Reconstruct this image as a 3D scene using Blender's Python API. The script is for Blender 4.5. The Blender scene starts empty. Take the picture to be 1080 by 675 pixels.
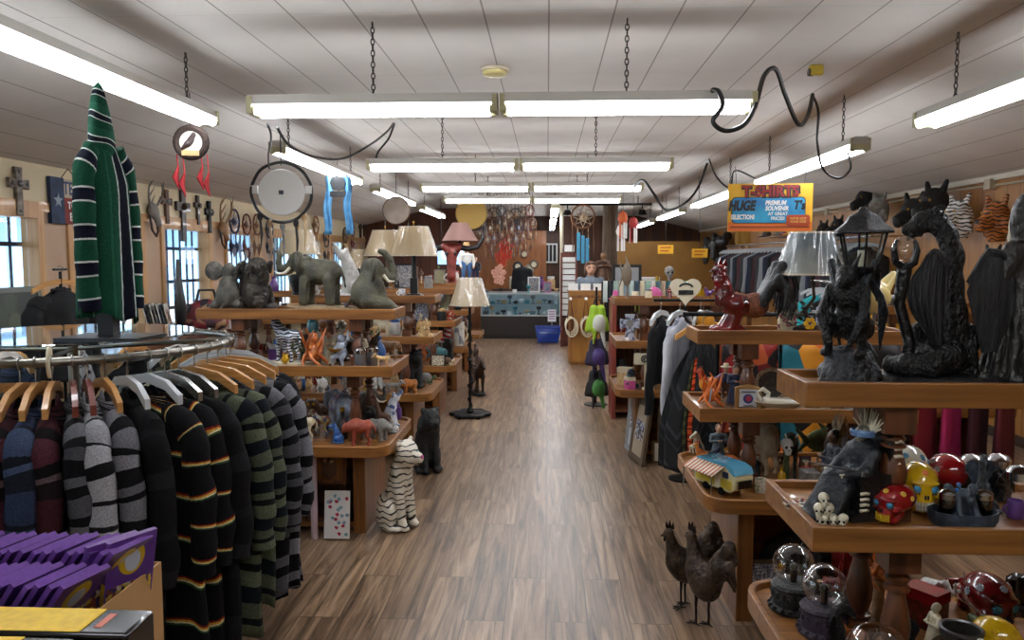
import bpy,bmesh,math,random
import numpy as np
from mathutils import Vector,Matrix,Euler
R=math.radians
pi=math.pi
rnd=random.Random(11)
SC=bpy.context.scene
COL=SC.collection
F=810.0
CAM=Vector((0,0,1.6))
PITCH,YAW=math.atan(64/F),math.atan(37/F)
CAMROT=Euler((pi/2-PITCH,0,YAW),'XYZ')
_M=CAMROT.to_matrix()
def at(px,py,Y):
 d=_M@Vector(((px-540)/F,-(py-337.5)/F,-1))
 return CAM+d*(Y/d.y)
def on(px,Y,z):
 "point at depth Y and height z that stands under image column px"
 py=273.5+(1.6-z)*F/max(Y,.3)
 for _ in range(3):
  p=at(px,py,Y)
  py+=(p.z-z)*F/Y
 return Vector((p.x,Y,z))
def tag(o,label=None,cat=None,group=None,kind=None):
 if label:o['label']=label
 if cat:o['category']=cat
 if group:o['group']=group
 if kind:o['kind']=kind
 return o
def thing(name,label,cat,loc=(0,0,0),rz=0,group=None):
 o=bpy.data.objects.new(name,None)
 o.empty_display_size=.05
 COL.objects.link(o)
 o.location=loc
 o.rotation_euler=(0,0,rz)
 return tag(o,label,cat,group)
def copy_tree(o,parent=None):
 c=o.copy()
 COL.objects.link(c)
 if parent is not None:
  c.parent=parent
 for ch in o.children:
  copy_tree(ch,c)
 return c
class MB:
 def __init__(s):
  s.v,s.f,s.uv,s.mi,s.cur=[],[],[],[],0
 def mat(s,i):
  s.cur=i
  return s
 def add(s,vs,fs,uvs=None,M=None):
  b=len(s.v)
  for p in vs:
   p=Vector(p)
   s.v.append(M@p if M is not None else p)
  for i,f in enumerate(fs):
   s.f.append([b+k for k in f])
   s.uv.append(uvs[i]if uvs else None)
   s.mi.append(s.cur)
  return s
 def box(s,c,d,rot=None):
  x,y,z=d[0]/2,d[1]/2,d[2]/2
  vs=[(-x,-y,-z),(x,-y,-z),(x,y,-z),(-x,y,-z),(-x,-y,z),(x,-y,z),(x,y,z),(-x,y,z)]
  M=Matrix.Translation(c)
  if rot is not None:
   M=M@Euler(rot).to_matrix().to_4x4()
  return s.add(vs,[(0,3,2,1),(4,5,6,7),(0,1,5,4),(1,2,6,5),(2,3,7,6),(3,0,4,7)],None,M)
 def bx(s,x0,x1,y0,y1,z0,z1):
  return s.box(((x0+x1)/2,(y0+y1)/2,(z0+z1)/2),(abs(x1-x0),abs(y1-y0),abs(z1-z0)))
 def tube(s,pts,r,seg=8,closed=False,caps=True,flat=1.0,up=None):
  pts=[Vector(p)for p in pts]
  n=len(pts)
  rs=list(r)if hasattr(r,'__len__')else[r]*n
  L=[0]
  for i in range(1,n):L.append(L[-1]+(pts[i]-pts[i-1]).length)
  T=L[-1]or 1
  vs,fs,uvs=[],[],[]
  nrm=None
  for i in range(n):
   if closed:
    t=pts[(i+1)%n]-pts[i-1]
   else:
    t=pts[min(i+1,n-1)]-pts[max(i-1,0)]
   if t.length<1e-9:t=Vector((0,0,1))
   t.normalize()
   if nrm is None:
    a=Vector(up)if up else(Vector((0,0,1))if abs(t.z)<.9 else Vector((1,0,0)))
    nrm=t.cross(a).normalized()
   else:
    nrm=(nrm-t*nrm.dot(t))
    nrm=nrm.normalized()if nrm.length>1e-6 else t.orthogonal().normalized()
   b=t.cross(nrm)
   for k in range(seg):
    a=2*pi*k/seg
    vs.append(pts[i]+nrm*(math.cos(a)*rs[i])+b*(math.sin(a)*rs[i]*flat))
  m=n if closed else n-1
  for i in range(m):
   j=(i+1)%n
   v0,v1=L[i]/T,(L[j]/T if j else 1)
   for k in range(seg):
    k2=(k+1)%seg
    fs.append((i*seg+k,i*seg+k2,j*seg+k2,j*seg+k))
    uvs.append(((k/seg,v0),((k+1)/seg,v0),((k+1)/seg,v1),(k/seg,v1)))
  if caps and not closed:
   fs.append(tuple(range(seg))[::-1]);uvs.append([(0,0)]*seg)
   fs.append(tuple((n-1)*seg+k for k in range(seg)));uvs.append([(0,1)]*seg)
  return s.add(vs,fs,uvs)
 def cyl(s,p0,p1,r0,r1=None,seg=12,caps=True):
  return s.tube([p0,p1],[r0,r0 if r1 is None else r1],seg,caps=caps)
 def lathe(s,prof,c=(0,0,0),seg=20,M=None,closed=False,sx=1,sy=1):
  vs,fs,uvs=[],[],[]
  n=len(prof)
  c=Vector(c)
  for(r,z)in prof:
   for k in range(seg):
    a=2*pi*k/seg
    vs.append(c+Vector((math.cos(a)*r*sx,math.sin(a)*r*sy,z)))
  for i in range(n if closed else n-1):
   j=(i+1)%n
   for k in range(seg):
    k2=(k+1)%seg
    fs.append((i*seg+k,i*seg+k2,j*seg+k2,j*seg+k))
    uvs.append(((k/seg,i/(n-1)),((k+1)/seg,i/(n-1)),((k+1)/seg,(i+1)/(n-1)),(k/seg,(i+1)/(n-1))))
  if not closed:
   if prof[0][0]>1e-5:fs.append(tuple(range(seg))[::-1]);uvs.append([(0,0)]*seg)
   if prof[-1][0]>1e-5:fs.append(tuple((n-1)*seg+k for k in range(seg)));uvs.append([(0,1)]*seg)
  return s.add(vs,fs,uvs,M)
 def ball(s,c,r,seg=12,rot=None):
  r=r if hasattr(r,'__len__')else(r,r,r)
  M=Matrix.Translation(c)
  if rot is not None:M=M@Euler(rot).to_matrix().to_4x4()
  n=max(4,seg//2)
  prof=[(math.sin(pi*i/n)+1e-6*(i in(0,n)),-math.cos(pi*i/n))for i in range(n+1)]
  M=M@Matrix.Diagonal((r[0],r[1],r[2],1))
  return s.lathe(prof,(0,0,0),seg,M)
 def prism(s,outline,z0,z1,M=None):
  "closed 2-D outline (counter-clockwise) extruded along z"
  n=len(outline)
  vs=[(x,y,z0)for x,y in outline]+[(x,y,z1)for x,y in outline]
  fs=[tuple(range(n))[::-1],tuple(range(n,2*n))]
  fs+=[(i,(i+1)%n,n+(i+1)%n,n+i)for i in range(n)]
  return s.add(vs,fs,None,M)
 def plate(s,outline,y0,y1):
  "outline in x,z extruded along y"
  n=len(outline)
  vs=[(x,y0,z)for x,z in outline]+[(x,y1,z)for x,z in outline]
  fs=[tuple(range(n)),tuple(range(n,2*n))[::-1]]
  fs+=[((i+1)%n,i,n+i,n+(i+1)%n)for i in range(n)]
  return s.add(vs,fs)
 def sheet(s,fn,nu,nv):
  vs,fs,uvs=[],[],[]
  for j in range(nv+1):
   for i in range(nu+1):
    vs.append(fn(i/nu,j/nv))
  for j in range(nv):
   for i in range(nu):
    a=j*(nu+1)+i
    fs.append((a,a+1,a+nu+2,a+nu+1))
    uvs.append(((i/nu,j/nv),((i+1)/nu,j/nv),((i+1)/nu,(j+1)/nv),(i/nu,(j+1)/nv)))
  return s.add(vs,fs,uvs)
 def mesh(s,name,angle=38):
  me=bpy.data.meshes.new(name)
  me.from_pydata([tuple(v)for v in s.v],[],s.f)
  uvl=me.uv_layers.new(name='UVMap')
  data=np.zeros((len(me.loops),2),dtype=np.float32)
  k=0
  for f,u in zip(s.f,s.uv):
   if u is not None:
    for i in range(len(f)):
     data[k+i]=u[i]
   k+=len(f)
  uvl.data.foreach_set('uv',data.ravel())
  me.polygons.foreach_set('material_index',s.mi)
  me.polygons.foreach_set('use_smooth',[True]*len(me.polygons))
  me.set_sharp_from_angle(angle=R(angle))
  me.update()
  return me
 def build(s,name,mats,parent=None,loc=None,rot=None,bevel=0,solid=0,angle=38):
  me=s.mesh(name,angle)
  for m in(mats if isinstance(mats,(list,tuple))else[mats]):
   me.materials.append(m)
  return place(me,name,parent,loc,rot,bevel,solid)
def place(me,name,parent=None,loc=None,rot=None,bevel=0,solid=0):
 o=bpy.data.objects.new(name,me)
 COL.objects.link(o)
 if parent is not None:o.parent=parent
 if loc is not None:o.location=loc
 if rot is not None:o.rotation_euler=rot if hasattr(rot,'__len__')else(0,0,rot)
 if solid:
  m=o.modifiers.new('Solidify','SOLIDIFY');m.thickness=solid;m.offset=0
 if bevel:
  m=o.modifiers.new('Bevel','BEVEL');m.width=bevel;m.segments=2
  m.limit_method='ANGLE';m.angle_limit=R(35)
 return o
def text(body,size,mat,parent,loc,rot=(pi/2,0,0),name='lettering',ext=.001,sx=1,shear=0,bold=0,align='CENTER'):
 cu=bpy.data.curves.new(name,'FONT')
 cu.body=body;cu.size=size;cu.extrude=ext;cu.align_x=align;cu.align_y='CENTER'
 cu.shear=shear;cu.offset=bold
 cu.resolution_u=3
 cu.materials.append(mat)
 q=bpy.data.objects.new(name,cu)
 COL.objects.link(q)
 bpy.context.view_layer.update()
 me=bpy.data.meshes.new_from_object(q.evaluated_get(bpy.context.evaluated_depsgraph_get()))
 bpy.data.objects.remove(q);bpy.data.curves.remove(cu)
 if not me.materials:me.materials.append(mat)
 o=bpy.data.objects.new(name,me)
 COL.objects.link(o)
 o.parent=parent;o.location=loc;o.rotation_euler=rot;o.scale=(sx,1,1)
 return o
def Cp(a,b,r0,r1=None,m=0):
 return('c',a,b,r0,r0 if r1 is None else r1,m)
def El(c,r,rot=(0,0,0),m=0):
 return('e',c,r if hasattr(r,'__len__')else(r,r,r),rot,m)
def chain(pts,rs,m=0):
 rs=rs if hasattr(rs,'__len__')else[rs]*len(pts)
 return[Cp(pts[i],pts[i+1],rs[i],rs[i+1],m)for i in range(len(pts)-1)]
def both(fn):
 return fn(1)+fn(-1)
def blob(name,prims,res=44,k=.03,cut=0.0,noise=0.0):
 "one continuous skin around tapered capsules and ellipsoids"
 lo,hi=np.full(3,9e9),np.full(3,-9e9)
 for p in prims:
  if p[0]=='c':
   pts=[(np.array(p[1]),p[3]),(np.array(p[2]),p[4])]
  else:
   pts=[(np.array(p[1]),max(p[2]))]
  for q,r in pts:
   lo=np.minimum(lo,q-r);hi=np.maximum(hi,q+r)
 h=(hi-lo).max()/res
 lo=lo-2.5*h;hi=hi+2.5*h
 if cut is not None:lo[2]=min(lo[2],cut-2*h)
 dims=np.ceil((hi-lo)/h).astype(int)+1
 X,Y,Z=np.meshgrid(*[lo[i]+h*np.arange(dims[i])for i in range(3)],indexing='ij')
 D=None;near=None;nd=None
 for p in prims:
  if p[0]=='c':
   a=np.array(p[1],float);b=np.array(p[2],float);ab=b-a
   L2=max(ab.dot(ab),1e-9)
   t=np.clip(((X-a[0])*ab[0]+(Y-a[1])*ab[1]+(Z-a[2])*ab[2])/L2,0,1)
   d=np.sqrt((X-a[0]-t*ab[0])**2+(Y-a[1]-t*ab[1])**2+(Z-a[2]-t*ab[2])**2)-(p[3]+t*(p[4]-p[3]))
   m=p[5]
  else:
   c=p[1];r=p[2]
   Rm=np.array(Euler(p[3]).to_matrix().transposed())
   x,y,z=X-c[0],Y-c[1],Z-c[2]
   u=[(Rm[i][0]*x+Rm[i][1]*y+Rm[i][2]*z)for i in range(3)]
   k0=np.sqrt(sum((u[i]/r[i])**2 for i in range(3)))
   k1=np.sqrt(sum((u[i]/r[i]**2)**2 for i in range(3)))+1e-9
   d=k0*(k0-1)/k1
   m=p[4]
  if D is None:
   D=d.copy();nd=d.copy();near=np.full(d.shape,m)
  else:
   upd=d<nd
   near[upd]=m;nd=np.minimum(nd,d)
   hh=np.clip(.5+.5*(D-d)/k,0,1)
   D=D*(1-hh)+d*hh-k*hh*(1-hh)
 if noise:
  D=D+noise*(np.sin(X*37+Z*11)*np.sin(Y*41+X*7)*np.sin(Z*39+Y*13))
 if cut is not None:
  D=np.maximum(D,cut-Z)
 S=D<0
 n=np.array(S.shape)-1
 cnt=np.zeros(n);acc=np.zeros(tuple(n)+(3,))
 base=np.stack(np.meshgrid(*[np.arange(i)for i in n],indexing='ij'),-1).astype(float)
 def sl(A,o):
  return A[o[0]:o[0]+n[0],o[1]:o[1]+n[1],o[2]:o[2]+n[2]]
 for ax in range(3):
  o1,o2=[i for i in range(3)if i!=ax]
  for a in(0,1):
   for b in(0,1):
    oa=[0,0,0];oa[o1]=a;oa[o2]=b
    ob=list(oa);ob[ax]=1
    d0,d1=sl(D,oa),sl(D,ob)
    cr=(d0<0)!=(d1<0)
    t=np.where(cr,d0/np.where(cr,d0-d1,1),0)
    off=np.zeros(d0.shape+(3,))
    off[...,o1]=a;off[...,o2]=b;off[...,ax]=t
    acc+=np.where(cr[...,None],off,0);cnt+=cr
 mask=cnt>0
 idx=np.full(n,-1);idx[mask]=np.arange(mask.sum())
 P=lo+h*(base[mask]+acc[mask]/cnt[mask][:,None])
 quads=[]
 for ax in range(3):
  o1,o2=(ax+1)%3,(ax+2)%3
  s0=[slice(None)]*3;s1=[slice(None)]*3
  s0[ax]=slice(0,-1);s1[ax]=slice(1,None)
  for q in(o1,o2):
   s0[q]=slice(1,-1);s1[q]=slice(1,-1)
  a0,a1=S[tuple(s0)],S[tuple(s1)]
  e=np.argwhere(a0!=a1)
  if not len(e):continue
  sg=a0[tuple(e.T)]
  e=e.copy();e[:,o1]+=1;e[:,o2]+=1
  def g(d1,d2):
   q=e.copy();q[:,o1]+=d1;q[:,o2]+=d2
   return idx[tuple(q.T)]
  Q=np.stack([g(-1,-1),g(0,-1),g(0,0),g(-1,0)],1)
  Q[~sg]=Q[~sg][:,::-1]
  quads.append(Q)
 Q=np.concatenate(quads)
 Q=Q[(Q>=0).all(1)]
 me=bpy.data.meshes.new(name)
 me.vertices.add(len(P));me.vertices.foreach_set('co',P.astype(np.float32).ravel())
 me.loops.add(Q.size);me.loops.foreach_set('vertex_index',Q.astype(np.int32).ravel())
 me.polygons.add(len(Q))
 me.polygons.foreach_set('loop_start',(np.arange(len(Q))*4).astype(np.int32))
 me.update(calc_edges=True)
 me.polygons.foreach_set('use_smooth',[True]*len(Q))
 cen=P[Q].mean(1)
 ii=np.clip(np.round((cen-lo)/h).astype(int),0,np.array(S.shape)-1)
 me.polygons.foreach_set('material_index',near[tuple(ii.T)].astype(np.int32))
 me.validate()
 return me
MATS={}
def _new(name):
 m=bpy.data.materials.new(name)
 m.use_nodes=True
 nt=m.node_tree
 return m,nt,nt.nodes['Principled BSDF']
def srgb(h):
 h=h.lstrip('#')
 c=[int(h[i:i+2],16)/255 for i in(0,2,4)]
 return tuple((x/12.92 if x<=.04045 else((x+.055)/1.055)**2.4)for x in c)+(1,)
def _ln(nt,a,b):nt.links.new(a,b)
def pm(name,col,rough=.55,metal=0,col2=None,scale=6,bump=0,bscale=40,coat=0,spec=.5,stretch=(1,1,1),lo=.35,hi=.65,aniso_detail=4):
 key=name
 if key in MATS:return MATS[key]
 m,nt,b=_new(name)
 b.inputs['Base Color'].default_value=srgb(col)
 b.inputs['Roughness'].default_value=rough
 b.inputs['Metallic'].default_value=metal
 b.inputs['Coat Weight'].default_value=coat
 b.inputs['Coat Roughness'].default_value=.08
 b.inputs['Specular IOR Level'].default_value=spec
 if col2 or bump:
  tc=nt.nodes.new('ShaderNodeTexCoord');mp=nt.nodes.new('ShaderNodeMapping')
  mp.inputs['Scale'].default_value=stretch
  _ln(nt,tc.outputs['Object'],mp.inputs['Vector'])
 if col2:
  nz=nt.nodes.new('ShaderNodeTexNoise');nz.inputs['Scale'].default_value=scale
  nz.inputs['Detail'].default_value=aniso_detail
  cr=nt.nodes.new('ShaderNodeValToRGB')
  cr.color_ramp.elements[0].position=lo;cr.color_ramp.elements[0].color=srgb(col)
  cr.color_ramp.elements[1].position=hi;cr.color_ramp.elements[1].color=srgb(col2)
  _ln(nt,mp.outputs[0],nz.inputs['Vector']);_ln(nt,nz.outputs[0],cr.inputs[0]);_ln(nt,cr.outputs[0],b.inputs['Base Color'])
 if bump:
  n2=nt.nodes.new('ShaderNodeTexNoise');n2.inputs['Scale'].default_value=bscale;n2.inputs['Detail'].default_value=3
  bp=nt.nodes.new('ShaderNodeBump');bp.inputs['Strength'].default_value=bump;bp.inputs['Distance'].default_value=.02
  _ln(nt,mp.outputs[0],n2.inputs['Vector']);_ln(nt,n2.outputs[0],bp.inputs['Height']);_ln(nt,bp.outputs[0],b.inputs['Normal'])
 MATS[key]=m
 return m
def stripes(name,stops,n=1,axis=1,rough=.9,wob=.01,fuzz=.25,shift=0):
 "bands across the UV: stops = [(position, colour)...] repeated n times"
 if name in MATS:return MATS[name]
 m,nt,b=_new(name)
 b.inputs['Roughness'].default_value=rough
 b.inputs['Specular IOR Level'].default_value=.15
 tc=nt.nodes.new('ShaderNodeTexCoord');sp=nt.nodes.new('ShaderNodeSeparateXYZ')
 _ln(nt,tc.outputs['UV'],sp.inputs[0])
 nz=nt.nodes.new('ShaderNodeTexNoise');nz.inputs['Scale'].default_value=30
 _ln(nt,tc.outputs['Object'],nz.inputs['Vector'])
 ma=nt.nodes.new('ShaderNodeMath');ma.operation='MULTIPLY_ADD'
 _ln(nt,nz.outputs[0],ma.inputs[0]);ma.inputs[1].default_value=wob
 _ln(nt,sp.outputs[axis],ma.inputs[2])
 mm=nt.nodes.new('ShaderNodeMath');mm.operation='MULTIPLY_ADD';mm.inputs[1].default_value=n;mm.inputs[2].default_value=shift
 _ln(nt,ma.outputs[0],mm.inputs[0])
 fr=nt.nodes.new('ShaderNodeMath');fr.operation='FRACT'
 _ln(nt,mm.outputs[0],fr.inputs[0])
 cr=nt.nodes.new('ShaderNodeValToRGB');cr.color_ramp.interpolation='CONSTANT'
 els=cr.color_ramp.elements
 els[0].position=0;els[0].color=srgb(stops[0][1])
 els[1].position=stops[1][0];els[1].color=srgb(stops[1][1])
 for p,c in stops[2:]:
  e=els.new(p);e.color=srgb(c)
 _ln(nt,fr.outputs[0],cr.inputs[0])
 n2=nt.nodes.new('ShaderNodeTexNoise');n2.inputs['Scale'].default_value=160
 _ln(nt,tc.outputs['Object'],n2.inputs['Vector'])
 mr=nt.nodes.new('ShaderNodeMapRange');mr.inputs[1].default_value=.3;mr.inputs[2].default_value=.7
 mr.inputs[3].default_value=1-fuzz;mr.inputs[4].default_value=1+fuzz
 _ln(nt,n2.outputs[0],mr.inputs[0])
 mx=nt.nodes.new('ShaderNodeVectorMath');mx.operation='SCALE'
 _ln(nt,cr.outputs[0],mx.inputs[0]);_ln(nt,mr.outputs[0],mx.inputs['Scale'])
 _ln(nt,mx.outputs[0],b.inputs['Base Color'])
 bp=nt.nodes.new('ShaderNodeBump');bp.inputs['Strength'].default_value=.5;bp.inputs['Distance'].default_value=.004
 _ln(nt,n2.outputs[0],bp.inputs['Height']);_ln(nt,bp.outputs[0],b.inputs['Normal'])
 MATS[name]=m
 return m
def wood(name,dark,light,axis='x',scale=1.0,rough=.42,coat=.15,fine=14):
 if name in MATS:return MATS[name]
 m,nt,b=_new(name)
 tc=nt.nodes.new('ShaderNodeTexCoord');mp=nt.nodes.new('ShaderNodeMapping')
 s={'x':(.8,fine,fine),'y':(fine,.8,fine),'z':(fine,fine,.8)}[axis]
 mp.inputs['Scale'].default_value=[q*scale for q in s]
 _ln(nt,tc.outputs['Object'],mp.inputs['Vector'])
 nz=nt.nodes.new('ShaderNodeTexNoise');nz.inputs['Scale'].default_value=2.2;nz.inputs['Detail'].default_value=6;nz.inputs['Distortion'].default_value=.6
 cr=nt.nodes.new('ShaderNodeValToRGB')
 cr.color_ramp.elements[0].position=.3;cr.color_ramp.elements[0].color=srgb(dark)
 cr.color_ramp.elements[1].position=.7;cr.color_ramp.elements[1].color=srgb(light)
 _ln(nt,mp.outputs[0],nz.inputs['Vector']);_ln(nt,nz.outputs[0],cr.inputs[0]);_ln(nt,cr.outputs[0],b.inputs['Base Color'])
 b.inputs['Roughness'].default_value=rough
 b.inputs['Coat Weight'].default_value=coat
 MATS[name]=m
 return m
def emit(name,col,strength):
 if name in MATS:return MATS[name]
 m,nt,b=_new(name)
 b.inputs['Base Color'].default_value=srgb(col)
 b.inputs['Emission Color'].default_value=srgb(col)
 b.inputs['Emission Strength'].default_value=strength
 MATS[name]=m
 return m
def thin_glass(name,tint='#ffffff',refl=.12,rough=.02):
 "thin clear pane or wrap: mostly see-through with a mirror sheen"
 if name in MATS:return MATS[name]
 m,nt,b=_new(name)
 tr=nt.nodes.new('ShaderNodeBsdfTransparent');tr.inputs[0].default_value=srgb(tint)
 gl=nt.nodes.new('ShaderNodeBsdfGlossy');gl.inputs['Roughness'].default_value=rough
 lw=nt.nodes.new('ShaderNodeLayerWeight');lw.inputs[0].default_value=.35
 mr=nt.nodes.new('ShaderNodeMapRange');mr.inputs[3].default_value=refl*.5;mr.inputs[4].default_value=min(1,refl*4)
 mx=nt.nodes.new('ShaderNodeMixShader')
 _ln(nt,lw.outputs['Facing'],mr.inputs[0]);_ln(nt,mr.outputs[0],mx.inputs[0])
 _ln(nt,tr.outputs[0],mx.inputs[1]);_ln(nt,gl.outputs[0],mx.inputs[2])
 _ln(nt,mx.outputs[0],nt.nodes['Material Output'].inputs['Surface'])
 MATS[name]=m
 return m
def blotch(name,base,spots,scale=5,thr=.55,rough=.35,coat=.3,kind='noise',stretch=(1,1,1)):
 "hard-edged patches (cow print, flower dots, tiger stripes)"
 if name in MATS:return MATS[name]
 m,nt,b=_new(name)
 tc=nt.nodes.new('ShaderNodeTexCoord');mp=nt.nodes.new('ShaderNodeMapping');mp.inputs['Scale'].default_value=stretch
 _ln(nt,tc.outputs['Object'],mp.inputs['Vector'])
 cr=nt.nodes.new('ShaderNodeValToRGB');cr.color_ramp.interpolation='EASE'
 if kind=='noise':
  t=nt.nodes.new('ShaderNodeTexNoise');t.inputs['Scale'].default_value=scale;t.inputs['Detail'].default_value=1
  out=t.outputs[0]
 elif kind=='wave':
  t=nt.nodes.new('ShaderNodeTexWave');t.inputs['Scale'].default_value=scale;t.bands_direction='Z'
  t.inputs['Distortion'].default_value=7;t.inputs['Detail'].default_value=1.5;t.inputs['Detail Scale'].default_value=1.2
  out=t.outputs['Fac']
 else:
  t=nt.nodes.new('ShaderNodeTexVoronoi');t.inputs['Scale'].default_value=scale
  out=t.outputs['Distance']
 _ln(nt,mp.outputs[0],t.inputs['Vector']);_ln(nt,out,cr.inputs[0])
 e=cr.color_ramp.elements
 e[0].position=thr-.03;e[1].position=thr+.03
 e[0].color=srgb(base);e[1].color=srgb(spots)
 _ln(nt,cr.outputs[0],b.inputs['Base Color'])
 b.inputs['Roughness'].default_value=rough;b.inputs['Coat Weight'].default_value=coat
 MATS[name]=m
 return m
def patches(name,cols,scale=9,rough=.5,bump=0):
 "many small patches of flat colour (a printed picture, a painted plate)"
 if name in MATS:return MATS[name]
 m,nt,b=_new(name)
 tc=nt.nodes.new('ShaderNodeTexCoord');t=nt.nodes.new('ShaderNodeTexVoronoi');t.inputs['Scale'].default_value=scale
 _ln(nt,tc.outputs['Object'],t.inputs['Vector'])
 sp=nt.nodes.new('ShaderNodeSeparateColor');_ln(nt,t.outputs['Color'],sp.inputs[0])
 cr=nt.nodes.new('ShaderNodeValToRGB');cr.color_ramp.interpolation='CONSTANT'
 e=cr.color_ramp.elements
 e[0].color=srgb(cols[0]);e[1].position=1/len(cols);e[1].color=srgb(cols[1])
 for i,c in enumerate(cols[2:]):
  q=e.new((i+2)/len(cols));q.color=srgb(c)
 _ln(nt,sp.outputs[0],cr.inputs[0]);_ln(nt,cr.outputs[0],b.inputs['Base Color'])
 b.inputs['Roughness'].default_value=rough
 MATS[name]=m
 return m
OAK=wood('oak_shelf','#6a3f19','#9a6730','x')
OAKY=wood('oak_shelf_y','#683a15','#99622c','y')
OAKZ=wood('oak_upright','#633a18','#8f5c2c','z')
TURN=wood('turned_post_wood','#3c1f10','#6d3d1f','z',coat=.4)
REDWOOD=wood('redwood','#4e1f15','#7a3524','z')
BLACK=pm('black_paint','#0d0d0e',.35)
BLKMET=pm('black_iron','#121212',.45,.6)
CHROME=pm('chrome','#c9c9cb',.18,1)
WHITE=pm('white_gloss','#e8e6e0',.3)
GLASS=thin_glass('clear_glass','#f4fbff',.10)
BRASS=pm('brass','#b98b3b',.3,1)
DKBRN=pm('dark_brown','#2a190f',.5)
CREAMP=pm('cream_paint','#d9cdb2',.5)
XW,ZW,XC,ZC=4.05,2.356,2.4,2.75
Y0,Y1=-2.0,20.7
def node_lines(name,base,base2,line,px=None,py=None,wx=.012,wy=.004,fy=.5,nscale=(1,1,1),rough=.8,coordz=False,bump=0):
 m,nt,b=_new(name)
 tc=nt.nodes.new('ShaderNodeTexCoord');sp=nt.nodes.new('ShaderNodeSeparateXYZ')
 _ln(nt,tc.outputs['Object'],sp.inputs[0])
 mp=nt.nodes.new('ShaderNodeMapping');mp.inputs['Scale'].default_value=nscale
 _ln(nt,tc.outputs['Object'],mp.inputs[0])
 nz=nt.nodes.new('ShaderNodeTexNoise');nz.inputs['Scale'].default_value=2;nz.inputs['Detail'].default_value=5
 _ln(nt,mp.outputs[0],nz.inputs['Vector'])
 mx=nt.nodes.new('ShaderNodeMix');mx.data_type='RGBA'
 mx.inputs[6].default_value=srgb(base);mx.inputs[7].default_value=srgb(base2)
 mr=nt.nodes.new('ShaderNodeMapRange');mr.inputs[1].default_value=.3;mr.inputs[2].default_value=.7
 _ln(nt,nz.outputs[0],mr.inputs[0]);_ln(nt,mr.outputs[0],mx.inputs[0])
 cur=mx.outputs[2]
 for axis,per,w,f in((0,px,wx,1),(2 if coordz else 1,py,wy,fy)):
  if not per:continue
  ma=nt.nodes.new('ShaderNodeMath');ma.operation='MULTIPLY';ma.inputs[1].default_value=1/per
  _ln(nt,sp.outputs[axis],ma.inputs[0])
  fr=nt.nodes.new('ShaderNodeMath');fr.operation='FRACT';_ln(nt,ma.outputs[0],fr.inputs[0])
  lt=nt.nodes.new('ShaderNodeMath');lt.operation='LESS_THAN';lt.inputs[1].default_value=w/per
  _ln(nt,fr.outputs[0],lt.inputs[0])
  sc=nt.nodes.new('ShaderNodeMath');sc.operation='MULTIPLY';sc.inputs[1].default_value=f
  _ln(nt,lt.outputs[0],sc.inputs[0])
  m2=nt.nodes.new('ShaderNodeMix');m2.data_type='RGBA';m2.inputs[7].default_value=srgb(line)
  _ln(nt,sc.outputs[0],m2.inputs[0]);_ln(nt,cur,m2.inputs[6]);cur=m2.outputs[2]
 _ln(nt,cur,b.inputs['Base Color'])
 b.inputs['Roughness'].default_value=rough
 b.inputs['Specular IOR Level'].default_value=.3
 return m
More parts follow.
